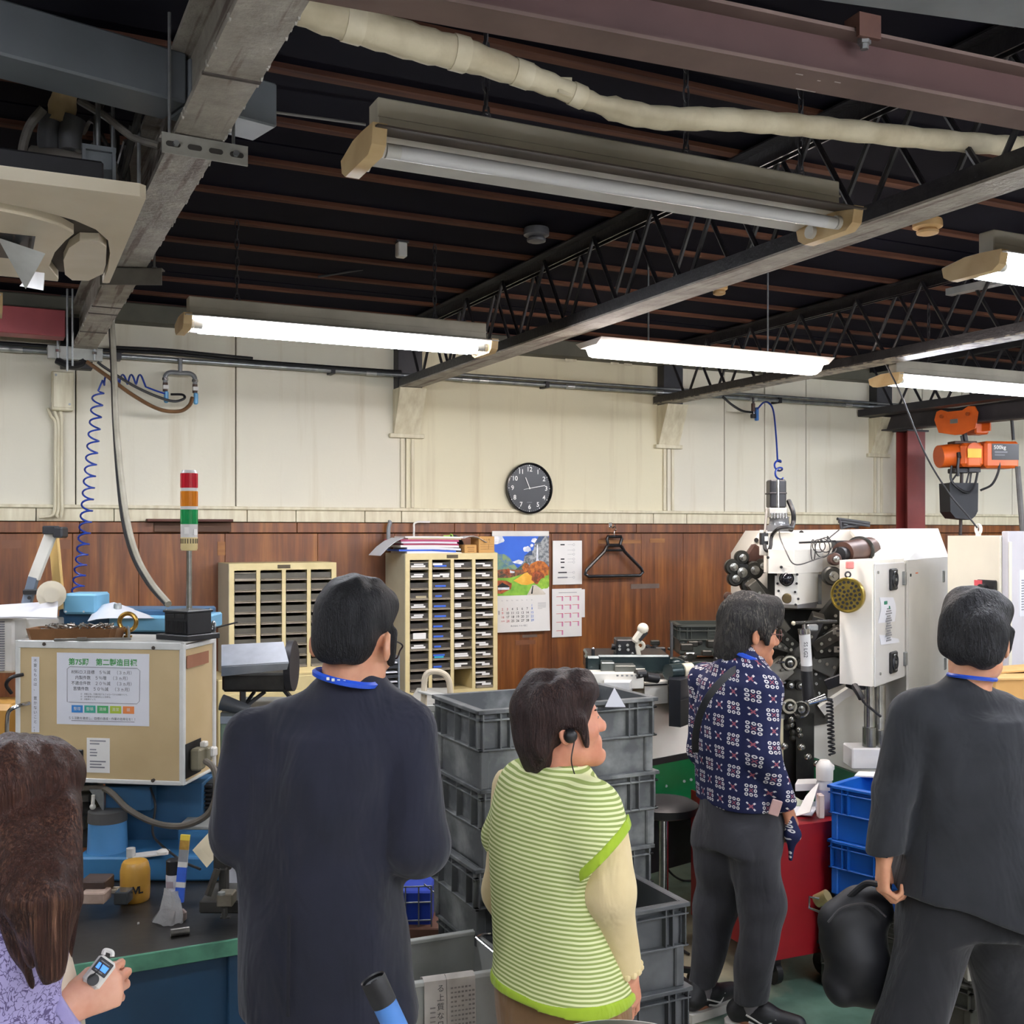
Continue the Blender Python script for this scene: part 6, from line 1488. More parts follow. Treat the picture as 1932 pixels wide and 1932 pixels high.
MP(face(MB(),[(1455,1150,5.3),(1590,1150,5.3),(1590,1300,5.3),(1562,1380,5.3),(1536,1480,5.3),(1470,1480,5.3),(1440,1330,5.3),(1440,1190,5.3)],.1),'tool_plate',pm('oily black plate','282824','171715',9,.3,.4))
MP(face(MB(),[(1460,1270,5.1),(1510,1215,5.1),(1560,1240,5.1),(1562,1365,5.1),(1530,1370,5.1),(1465,1352,5.1)],.05),'lower_plate',pm('worn grey steel plate','4e4d47','3b3a35',10,.4,.5))
ctr=(1512,1232)
arm_m=pm('worn tool steel','5f5c54','45433d',12,.35,.6)
for i,(px,py,w_)in enumerate(((1415,1098,.05),(1605,1122,.11),(1600,1150,.06),(1588,1190,.06),(1588,1222,.07),(1580,1262,.10),(1425,1300,.10),(1465,1190,.05),(1460,1215,.04),(1545,1160,.06))):
 p0=W(*ctr,d=5.12);p1=W(px,py,d=5.02+.02*(i%3));s_=p0.lerp(p1,.32)
 a_=MP(MB().bar(s_,p1,w_,.05,(SN,CS,0),.004),'tool_arm',(arm_m,mdark,MATS['worn grey steel plate'])[i%3])
 for f in(.45,.65,.85):
  q=p0.lerp(p1,f);B(MB().cyl(q-Vector((SN,CS,0))*.027,q-Vector((SN,CS,0))*.037,.008,n=8),'bolt',mbolt,a_,world=True)
for px,py,txt in((1580,1188,0),(1582,1222,0)):
 q=MP(pbox(MB(),px-8,py-2,px+12,py+9,4.97,.004,.0005),'marked_strip',pm('grey marked strip','77736a','67635b',9,.5));B(pbox(MB(),px-2,py+1,px+8,py+4,4.966,.002,.0002),'strip_print',ink,q,world=True)
for i,(px,py,r,ring)in enumerate(((1490,1251,.028,1),(1492,1293,.022,0),(1490,1333,.028,1),(1512,1252,.026,0),(1510,1294,.024,0),(1511,1338,.034,2))):
 o=disc(px,py,r,5.05,mdark,'bearing',.04)
 if ring:B(MB().torus(W(px,py,d=5.045),r*1.05,.006,(SN,CS,0),24,6),'bearing_ring',pm('pale bearing ring','c9c5b4','b1ad9c',9,.3,.4)if ring==1 else mbolt,o,world=True)
r11=random.Random(11)
for k in range(26):
 px,py=r11.uniform(1464,1482),1262+k*3.4
 if k>12:px,py=r11.uniform(1536,1558),1245+(k-13)*9
 MP(MB().cyl(W(px,py,d=5.09),W(px,py,d=5.08),.007,n=6),'plate_bolt',mdark if k%2 else mbolt)
for px,py in((1476,1249),(1478,1288),(1478,1327)):MP(MB().cyl(W(px-8,py,d=5.04),W(px+4,py,d=5.04),.005,n=6),'pin',chrome)
for k in range(9):MP(MB().sphere(W(1492+r11.uniform(-8,22),1352+k*5,d=5.05),.016,10,6),'ball_fitting',mbolt if k%2 else mdark)
MP(vp(MB(),[(1470,5.15),(1535,5.15),(1535,5.3),(1470,5.3)],1352,1560,5.15),'lower_housing',pm('black oily housing','1f201d','141512',9,.35,.3));MP(vp(MB(),[(1502,5.1),(1536,5.1),(1536,5.2),(1502,5.2)],1345,1480,5.1),'lower_slide',mdark)
for px,py in((1512,1410),(1524,1428),(1541,1441),(1480,1408)):MP(MB().sphere(W(px,py,d=5.0),.018,12,8),'ball_knob',mbolt)
MP(vp(MB(),[(1463,5.0),(1478,5.0),(1478,5.1),(1463,5.1)],1357,1470,5.0),'cream_post',pm('cream post','c9c4a4','b5b090',6,.4));MP(MB().cyl(W(1472,1357,d=5.03),W(1472,1348,d=5.03),.02,n=12),'post_nut',galv)
MP(face(MB(),[(1405,1280,5.2),(1462,1270,5.15),(1466,1360,5.15),(1410,1350,5.2)],.05),'white_guard',mw_)
MP(face(MB(),[(1534,1370,5.12),(1560,1362,5.12),(1562,1300,5.12),(1600,1290,5.15),(1652,1290,5.3),(1652,1470,5.2),(1534,1428,5.12)],.03),'lower_panel',mw_)
MP(face(MB(),[(1545,1335,5.05),(1610,1292,5.0),(1640,1296,5.05),(1595,1318,5.03),(1556,1350,5.05)],.02),'brace',mw_)
MP(face(MB(),[(1530,1428,5.1),(1660,1478,5.15),(1660,1640,5.15),(1530,1640,5.1)],.3),'green_base',mgreen)
MP(MB().bar(W(1558,1292,d=4.98),W(1590,1280,d=4.95),.05,.02,(SN,CS,0),.004),'black_strap',black_pl)
MP(MB().cyl(W(1640,1292,d=4.9),W(1640,1412,d=4.9),.024,n=20).cyl(W(1658,1292,d=4.95),W(1658,1412,d=4.95),.03,n=20),'steel_column',chrome);MP(MB().cyl(W(1640,1372,d=4.89),W(1640,1408,d=4.89),.03,n=20).cyl(W(1660,1376,d=4.94),W(1660,1410,d=4.94),.04,n=20),'column_sleeve',mbolt)
MP(pbox(MB(),1608,1412,1664,1452,4.85,.14,.006),'white_motor_box',mw2)
MP(MB().tube(spline([W(1612,1294,d=4.85),W(1622,1310,d=4.8),W(1630,1325,d=4.8),W(1645,1338,d=4.8),W(1662,1352,d=4.8)],6),[.016]*10+[.006]*15,8),'connector_cable',black_rub);MP(pbox(MB(),1608,1294,1640,1302,4.9,.1,.003),'mount_plate',dark_steel)
t=T('grease_gun','grease gun with a white label standing in front of the dark tool arms','grease gun',W(1518,1330,d=4.85))
dg=4.85
B(MB().cyl(W(1518,1196,d=dg),W(1522,1256,d=dg),10.5*mpp(dg),n=20),'label_sleeve',pm('white sleeve','d8d8d6','c6c6c4',8,.3),t,world=True);B(MB().cyl(W(1522,1256,d=dg),W(1522,1266,d=dg),10.6*mpp(dg),n=20),'clear_band',pm('grey band','6d6d6b','5a5a58',9,.3),t,world=True)
B(MB().cyl(W(1522,1266,d=dg),W(1525,1322,d=dg),11*mpp(dg),n=20),'barrel',black_pl,t,world=True)
B(MB().cyl(W(1517,1186,d=dg),W(1518,1196,d=dg),12*mpp(dg),n=20).cyl(W(1516,1172,d=dg),W(1517,1186,d=dg),4*mpp(dg),n=12),'head',chrome,t,world=True);B(MB().box(W(1532,1184,d=dg),(.05,.03,.03),.006,RC),'head_block',galv,t,world=True)
hb2=B(MB().cyl(W(1497,1176,d=dg-.02),W(1578,1172,d=dg+.05),3.6*mpp(dg),n=12),'lever',pm('dark lever steel','44423e','2f2d2a',9,.25,.7),t,world=True);B(MB().sphere(W(1497,1176,d=dg-.02),4.2*mpp(dg),12,8),'lever_ball',pm('cream ball','cfc8b0','bab39b',6,.3),hb2,world=True)
o=text('lettering','SS LG2',.024,ink,t,(0,0,0),(0,0,0));MG=Matrix(((0,CS,-SN),(0,-SN,-CS),(-1,0,0))).to_4x4();MG.translation=W(1520,1226,d=dg-11.4*mpp(dg))-mw(t).translation;o.matrix_basis=MG
B(MB().cyl(W(1526,1324,d=dg),W(1526,1320,d=dg),.028,n=16),'foot',galv,t,world=True)
t=T('spray_nozzle','silver nozzle arm with a black coiled cord below the grease gun','nozzle',W(1545,1320,d=4.8))
B(MB().cyl(W(1525,1326,d=4.8),W(1557,1315,d=4.8),.012,.018,n=14),'nozzle_arm',chrome,t,world=True);B(MB().bar(W(1555,1318,d=4.8),W(1570,1320,d=4.8),.012,.01),'clip',black_pl,t,world=True)
B(MB().tube(helix([W(1565,1322,d=4.8),W(1567,1370,d=4.8),W(1570,1425,d=4.78)],.013,14,10),.0045,5),'coiled_cord',black_rub,t,world=True)
bd=mach
def BP(mb,name,m,**k):return B(mb,name,m,bd,world=True,**k)
L0,L1=4.75,5.25
def dbx(px):return L0+(px-1110)/220*(L1-L0)
BP(vp(MB(),[(1105,dbx(1105)),(1420,dbx(1420)),(1420,dbx(1420)+.5),(1120,dbx(1105)+.5)],1300,1432,5.0),'bed_panel',mw_)
BP(vp(MB(),[(1110,4.7),(1214,4.72),(1222,5.3),(1110,5.3)],1272,1300,4.7),'bed_cover',mw_);BP(vp(MB(),[(1140,4.62),(1188,4.62),(1200,4.9),(1140,4.9)],1288,1310,4.62),'front_block',mw2)
BP(vp(MB(),[(1216,4.8),(1260,4.85),(1260,5.2),(1216,5.2)],1288,1330,4.8),'bed_step',mw_);BP(MB().bar(W(1216,1293,d=4.79),W(1258,1291,d=4.84),.012,.006),'step_edge',black_pl)
BP(vp(MB(),[(1105,dbx(1105)-.01),(1420,dbx(1420)-.01),(1420,dbx(1420)+.5),(1120,dbx(1105)+.5)],1432,1444,5.0),'black_gap',black_pl)
BP(vp(MB(),[(1105,dbx(1105)-.02),(1330,dbx(1330)-.02),(1330,dbx(1330)+.5),(1120,dbx(1105)+.5)],1444,1548,5.0),'green_base',mgreen)
for px,py in((1257,1483),(1291,1474),(1304,1471),(1283,1524),(1293,1523)):BP(MB().cyl(W(px,py,d=dbx(px)-.02),W(px,py,d=dbx(px)-.035),.007,n=8),'base_bolt',galv)
BP(vp(MB(),[(1110,dbx(1105)+.1),(1400,dbx(1400)+.1),(1400,dbx(1400)+.5),(1120,dbx(1105)+.5)],1548,1660,5.0),'dark_plinth',black_pl)
BP(vp(MB(),[(1262,4.75),(1284,4.72),(1310,4.85),(1310,5.1),(1262,5.1)],1282,1370,4.75),'black_hopper',pm('smooth black cover','24262c','1b1c21',6,.3));BP(vp(MB(),[(1284,4.69),(1312,4.82),(1312,4.9),(1284,4.9)],1322,1370,4.7),'hopper_lower',black_pl)
slide_m=pm('oily teal black casting','1d2b2e','2e3c3d',12,.25,.4)
BP(MB().cyl(W(1260,1268,d=4.85),W(1290,1266,d=4.9),.036,n=20),'round_tube',slide_m);BP(MB().cyl(W(1287,1266,d=4.88),W(1304,1264,d=4.9),.034,n=20),'cream_band',pm('cream collar','d8d1b8','c8c1a8',6,.4));BP(MB().cyl(W(1303,1264,d=4.9),W(1330,1262,d=4.95),.036,n=20),'round_tube',slide_m)
BP(MB().sphere(W(1275,1252,d=4.95),.045,16,8,(1,1,.6)),'dome',slide_m)
BP(pbox(MB(),1108,1236,1265,1270,4.9,.3,.008),'slide_bed',slide_m);BP(pbox(MB(),1105,1238,1134,1268,4.85,.12,.01),'end_block',slide_m);BP(pbox(MB(),1134,1250,1160,1274,4.8,.1,.004),'clear_cover',pm('dusty glass','5a605c','474c49',8,.2));BP(pbox(MB(),1160,1256,1200,1275,4.78,.1,.003),'grey_slide',pm('dull slide','6b6e68','565953',9,.35,.4))
BP(pbox(MB(),1163,1207,1200,1246,4.95,.14,.005),'tool_head',black_pl)
for px,py in((1169,1219),(1184,1217),(1169,1225),(1185,1226),(1193,1233)):BP(MB().cyl(W(px,py,d=4.95),W(px,py,d=4.94),.007,n=8),'bolt',mbolt)
BP(MB().cyl(W(1154,1220,d=5.0),W(1164,1221,d=5.0),.014,n=12).cyl(W(1119,1236,d=4.9),W(1119,1224,d=4.9),.008,n=8),'knob',black_pl);BP(MB().sphere(W(1119,1224,d=4.9),.008,10,6),'ball_tip',chrome)
lv=BP(MB().bar(W(1196,1212,d=4.92),W(1213,1188,d=4.92),.034,.03,(SN,CS,0),.008).sphere(W(1213,1186,d=4.92),.026,14,8),'white_lever',pm('ivory plastic','e3ddcb','d5cfbc',5,.35));BP(MB().torus(W(1208,1218,d=4.93),.016,.008,(SN,CS,0),16,8).bar(W(1202,1218,d=4.93),W(1206,1240,d=4.93),.02,.02,(SN,CS,0),.004).box(W(1215,1240,d=4.93),(.05,.03,.025),.008,RC),'white_bracket',MATS['ivory plastic'])
BP(MB().bar(W(1206,1208,d=4.915),W(1220,1192,d=4.915),.016,.02,(SN,CS,0)),'lever_slot',black_pl)
BP(MB().cyl(W(1267,1174,d=5.2),W(1267,1240,d=5.2),.008,n=10),'upright_rod',pm('grey rod','6b6b6b','4f4f4f',8,.3,.6))
r12=random.Random(12)
for k in range(34):
 px,py=r12.uniform(1215,1360),r12.uniform(1212,1262);s_=r12.uniform(.02,.06);dd=5.05+(1262-py)/50*.3
 mb=MB()
 if k%3==0:mb.cyl(W(px,py,d=dd),W(px+6,py-2,d=dd+.04),s_*.4,n=10)
 else:mb.box(W(px,py,d=dd),(s_*1.3,s_,s_*.7),.004,RC)
 BP(mb,'slide_piece',mbolt if k%7==0 else mdark if k%2 else black_pl)
BP(vp(MB(),[(1225,5.1),(1400,5.4),(1400,5.8),(1225,5.6)],1262,1300,5.2),'rear_bed',mdark)
for k in range(6):BP(MB().cyl(W(1165+k*9,1276,d=4.7),W(1165+k*9,1273,d=4.7),.005,n=6),'cover_screw',galv)
BP(MB().cyl(W(1200,1272,d=4.72),W(1216,1271,d=4.74),.02,n=14).cyl(W(1218,1277,d=4.75),W(1240,1280,d=4.78),.022,n=14),'cam',black_pl)
t=make_crate('black crate on the machine bed behind the man in the flower shirt',.42,.3,.16,pm('dark olive crate','3f4540','31362f',8,.5),'crates',W(1345,1232,d=5.75),-TH)
# right hand control cabinet
t=T('control_cabinet','tall white control cabinet with a red and black switch at the right edge','cabinet',W(1884,1500,d=4.6).to_2d().to_3d())
def KP(mb,name,m,**k):return B(mb,name,m,t,world=True,**k)
ka,kb,kc=(1788,4.95),(1886,4.62),(1990,4.98)
KP(vp(MB(),[ka,kb,kc,(1900,5.5)],1011,1800,4.8),'cabinet_body',pm('cream white enamel','e7e3d0','dcd8c5',3,.35))
e2=(W(1990,HY,d=4.98)-W(1886,HY,d=4.62)).normalized();n2=Vector((e2.y,-e2.x,0));e3=(W(1886,HY,d=4.62)-W(1788,HY,d=4.95)).normalized();n3=Vector((e3.y,-e3.x,0))
n2=n2 if n2.dot(Vector((SN,CS,0)))<0 else-n2;n3=n3 if n3.dot(Vector((SN,CS,0)))<0 else-n3
RK2=Matrix.Rotation(math.atan2(e2.y,e2.x),3,'Z');RK3=Matrix.Rotation(math.atan2(e3.y,e3.x),3,'Z')
def onk2(px,py,o_=.004):return W(px,py,d=4.62+(px-1886)/104*.36)+n2*o_
def onk3(px,py,o_=.004):return W(px,py,d=4.95-(px-1788)/98*.33)+n3*o_
KP(MB().box((onk2(1889,1015)+onk2(1985,1015))/2+Vector((0,0,-.78))+n2*.012,((onk2(1889,0).xy-onk2(1985,0).xy).length,.03,1.62),.004,RK2),'door',pm('shaded lilac enamel','cfccd0','c4c1c6',3,.35));KP(MB().box(onk2(1891,1150,.034)+Vector((0,0,-.52)),(.022,.006,1.62),.002,RK2),'door_edge',MATS['cream white enamel'])  # door greyed: shade of the unlit face put into its colour
sw=KP(MB().box(onk3(1865,1112,.008),(.115,.016,.082),.004,RK3),'switch_plate',black_pl);B(MB().box(onk3(1852,1103,.0175),(.05,.004,.04),.001,RK3),'red_corner',pm('salmon red','d4545c','c84850',5,.5),sw,world=True);B(MB().cyl(onk3(1864,1113,.016),onk3(1864,1113,.04),.026,n=20).box(onk3(1858,1113,.042),(.07,.02,.018),.006,RK3),'switch_knob',pm('black knob','202124','161719',6,.3),sw,world=True)
pn=KP(MB().box(onk2(1918,1118,.034),(.10,.003,.20),0,RK2),'paper_note',paper2);mb=MB()
for k in range(12):mb.box(onk2(1918,1094+k*5,.037),(.07,.001,.004),0,RK2)
B(mb,'note_print',grey_ink,pn,world=True,kind='stuff');B(MB().cyl(onk2(1931,1083,.034),onk2(1931,1083,.042),.008,n=12),'red_magnet',red_pl,pn,world=True)
t2=T('lifting_eye','white lifting eyebolt on top of the tall control cabinet','eyebolt',W(1846,1011,d=4.9));B(MB().torus((0,0,.03),.019,.0075,(math.cos(-.3),math.sin(-.3),0),24,10),'ring',white_pl,t2);B(MB().cyl((0,0,0),(0,0,.014),.012,n=12),'shank',white_pl,t2)
# red cart and crates in front of the machine
redcart=pm('red cart paint','9c1520','86111a',4,.4)
N_=W(1453,HY,d=4.5).to_2d().to_3d();el=(Vector((SN,CS,0))*.92+Vector((CS,-SN,0))*-.39).normalized();er=(Vector((SN,CS,0))*.39+Vector((CS,-SN,0))*.92).normalized()
t=T('red_cart','red steel cart with papers on top beside the man in the flower shirt','cart',N_)
def plate(p,q,z0,z1,th=.006):
 d_=(q-p).normalized();mb=MB();mb.bar(Vector((p.x,p.y,(z0+z1)/2)),Vector((q.x,q.y,(z0+z1)/2)),th,z1-z0);return mb
zc0,zc1=.125,.675
P1=N_+el*.60;P2=N_+er*.38;P3=N_+el*.60+er*.38
for p,q,nm in((N_,P1,'left_panel'),(N_,P2,'front_panel'),(P1,P3,'back_panel'),(P2,P3,'right_panel')):B(plate(p,q,zc0,zc1+(.03 if nm=='left_panel' else 0)),nm,redcart,t,world=True)
B(MB().prism([(p.x,p.y)for p in(N_,P2,P3,P1)],(0,0,.012),(0,0,zc1-.012),(1,0,0),(0,1,0)),'top',redcart,t,world=True)
for p in(N_+(el+er)*.06,P1+(er-el)*.06,P2+(el-er)*.06,P3-(el+er)*.06):B(MB().cyl(p+Vector((-.014,0,.05)),p+Vector((.014,0,.05)),.05,n=16).b2(p.x-.02,p.x+.02,p.y-.025,p.y+.025,.06,zc0),'caster',black_rub,t,world=True)
c0=N_+el*.24+er*.24+Vector((0,0,zc1))
for i,(a,b_,z_,rz,sx,sy,m,lab)in enumerate(((0,-.02,.001,.2,.3,.21,paper,'white papers spread on the red cart'),(.05,-.03,.008,.7,.25,.18,paper2,'second white sheet on the red cart, turned'),(.02,.05,.014,-.3,.22,.15,pm('greenish paper','cfd8c4','bfc9b3',5,.8),'pale green sheet on top of the red cart papers'))):
 o=B(MB().box((0,0,0),(sx,sy,.006),.001),'cart_paper',m);o.location=c0+er*a+el*b_+Vector((0,0,z_+.004));o.rotation_euler=(0,0,rz);tag(o,lab,'paper','papers on the red cart')
o=B(MB().sheet([[W(1500,1540,d=4.62),W(1528,1532,d=4.6)],[W(1520,1502,d=4.7),W(1545,1476,d=4.72)],[W(1530,1490,d=4.74),W(1548,1472,d=4.74)]],.003),'folded_leaflet',paper);tag(o,'folded white leaflet with a red mark tilted up on the red cart','leaflet')
o=B(MB().sheet([[W(1500,1480,d=4.8),W(1545,1478,d=4.8)],[W(1505,1470,d=4.9),W(1540,1469,d=4.9)]],.03),'plastic_bag',pm('white plastic film','e2e0de','d3d1cf',8,.3));tag(o,'crumpled white plastic bag at the back of the red cart','bag')
o=B(pbox(MB(),1545,1500,1556,1545,4.55,.04,.004),'small_jar',pm('pinkish clear jar','cbb9b4','bba7a2',6,.2));tag(o,'small pinkish jar beside the spray bottle on the red cart','jar')
cs=N_+el*.10+er*.36;ds=cs.dot(Vector((SN,CS,0)));k=mpp(ds)
t=T('spray_bottle','white spray bottle with a white trigger cap on the red cart','bottle',Vector((cs.x,cs.y,zc1)))
px_=966+F*cs.dot(Vector((CS,-SN,0)))/ds
B(MB().lathe((0,0,0),[(0,.036),(.02,.038),(.13,.037),(.15,.030)],20),'bottle',pm('clear white bottle','c9c9cc','b7b7bb',8,.2),t);B(MB().lathe((0,0,.15),[(0,.036),(.045,.037),(.06,.036),(.075,.028),(.085,.02)],20).box((.03,0,.20),(.04,.03,.03),.008),'cap',white_pl,t)
B(MB().lathe((0,0,.03),[(0,.0385),(.08,.0385)],20,cap=False),'label',pm('lilac label','bfbfd6','adadc8',8,.5),t)
e1c=(Vector((CS,-SN,0))*.68-Vector((SN,CS,0))*.73).normalized();rc_=math.atan2(e1c.y,e1c.x);e2c=Vector((-e1c.y,e1c.x,0))
blue_c=pm('bright blue crate plastic','1a63bf','1656a8',5,.35)
Lq=W(1560,1480,d=4.55)
def crate_at(corner,L,Wd,Hh,m,label,group,proto=None):
 c_=corner+e1c*(L/2)+e2c*(Wd/2);loc=Vector((c_.x,c_.y,corner.z))
 return dup(proto,loc,rc_,label)if proto else make_crate(label,L,Wd,Hh,m,group,loc,rc_)
q=Vector((Lq.x,Lq.y,Lq.z-.235));bc=crate_at(q,.55,.37,.235,blue_c,'upper bright blue crate beside the red cart','blue crates')
bc2=crate_at(q-Vector((0,0,.228)),.55,.37,.235,blue_c,'lower bright blue crate standing on the dark crates','blue crates',bc)
fz2=q.z-.228
od=pm('dark olive grey crate','3a3a34','2c2c27',8,.55,lo=.4,hi=.7)
hh=fz2/2-.004
g1=crate_at(Vector((q.x,q.y,fz2-hh-.004))-e1c*.03-e2c*.03,.66,.46,hh+.003,od,'upper dark olive crate under the blue crates','dark olive crates')
g2=crate_at(Vector((q.x,q.y,0.002))-e1c*.03-e2c*.03,.66,.46,hh+.003,od,'lower dark olive crate on the floor under the blue crates','dark olive crates',g1)
o=B(MB().tube([W(1545,1695,d=4.3),W(1527,1692,d=4.3),W(1527,1713,d=4.28),W(1552,1722,d=4.25)],.005,6),'crate_latch',chrome);o['parent_note']='';del o['parent_note'];tag(o,'bright wire bail at the left corner of the dark olive crates','wire')
o=B(MB().cyl(W(1541,1700,d=4.33),W(1562,1690,d=4.30),.026,n=18),'brass_roller',pm('pale brass roller','b8a878','9a8b5e',9,.3,.5));tag(o,'pale brass roller at the left corner of the dark olive crates','roller')
o=B(MB().bar(W(1750,1819,d=3.95),W(1840,1795,d=4.2),.012,.014),'steel_strip',galv);tag(o,'bright steel strip along the right side of the dark olive crates','strip')
o=B(MB().sheet([[W(1612,1463,d=4.70),W(1690,1466,d=4.62)],[W(1620,1455,d=4.80),W(1690,1457,d=4.75)]],.006),'paper_pad',paper);tag(o,'white and orange paper pad lying above the upper blue crate','paper')
tt=T('side_table','grey side table under the cardboard box at the right edge, hidden by the suited man','table',W(1935,1345,d=4.0).to_2d().to_3d(),-TH)
tz_=W(0,1352,d=4.0).z
B(MB().b2(.12,.5,0,.3,tz_-.03,tz_,.003),'table_top',MATS['grey shelf steel'],tt)
for x in(.14,.47):
 for y in(.02,.28):B(MB().b2(x-.015,x+.015,y-.015,y+.015,0,tz_-.03),'leg',MATS['grey shelf steel'],tt)
a=W(1922,1352,d=4.02)
t=T('cardboard_box','brown cardboard box at the right edge behind the suited man','box',a,-TH+.12)
bhh=(1352-1284)*mpp(4.02)
B(MB().b2(-.08,.42,.02,.28,0,bhh,.003),'carton',cardboard,t);B(MB().prism([(-.085,.0),(.425,.0),(.425,.006),(-.085,.006)],(0,.14,-.0),(0,.015,bhh),(1,0,0),(0,0,1)),'flap',pm('cardboard flap','cfa86c','bd955a',5,.8),t);B(MB().prism([(-.085,.0),(.425,.03),(.425,.036),(-.085,.006)],(0,.14,0),(0,.15,bhh),(1,0,0),(0,0,1)),'flap',MATS['cardboard flap'],t)
o=B(MB().sheet([[W(1885,1330,d=3.8),W(1925,1338,d=3.8)],[W(1878,1312,d=3.9),W(1912,1316,d=3.9)],[W(1890,1310,d=3.95),W(1924,1320,d=3.95)]],.01),'white_bag',white_pl);tag(o,'white plastic bag on the side table at the right edge','bag')
t=T('work_stool','black stool beside the tall grey crate stack','stool',W(1252,1510,d=4.5).to_2d().to_3d())
zs=W(0,1515,d=4.5).z
B(MB().lathe((0,0,zs-.05),[(0,.10),(.015,.14),(.045,.145),(.06,.12),(.066,.05)],24),'seat',black_rub,t);B(MB().cyl((0,0,.1),(0,0,zs-.05),.02,n=12),'column',chrome,t)
B(MB().cyl((.12,-.06,zs-.07),(.19,-.08,zs-.07),.005,n=6),'lever',chrome,t)
for k in range(5):
 a=2*PI*k/5;B(MB().bar((0,0,.1),(.15*math.cos(a),.15*math.sin(a),.06),.03,.02),'leg',black_pl,t);B(MB().sphere((.15*math.cos(a),.15*math.sin(a),.03),.03,10,6),'caster',black_rub,t)
o=B(MB().tube(spline([W(1238,1590,Z=.25),W(1260,1640,Z=.1),W(1285,1660,Z=.01),W(1310,1662,Z=.01),W(1340,1668,Z=.01)],6),.006,6),'floor_cable',black_rub);tag(o,'thin black cable lying on the floor behind the red cart','cable')
o=B(MB().tube(spline([W(1262,1775,Z=.01),W(1275,1785,Z=.01),W(1300,1800,Z=.01)],6),.006,6),'floor_cable',black_rub);tag(o,'short black cable on the floor between the crates and the flower-shirt man','cable')
o=B(MB().sphere(W(1284,1722,Z=.03),.03,12,8),'rubber_foot',black_rub);tag(o,'small black rubber ball foot on the floor right of the low crate stack','ball')
t=T('yellow_stand','small yellow and grey stand on the floor at right, between the suited man legs','stand',W(1840,1850,Z=0))
B(pbox(MB(),1828,1750,1848,1805,3.95,.03,.003),'yellow_plate',pm('yellow paint','d0a83a','bd962c',5,.5),t,world=True);B(pbox(MB(),1825,1812,1858,1852,3.95,.1,.003),'grey_foot',MATS['pale galvanised'],t,world=True)
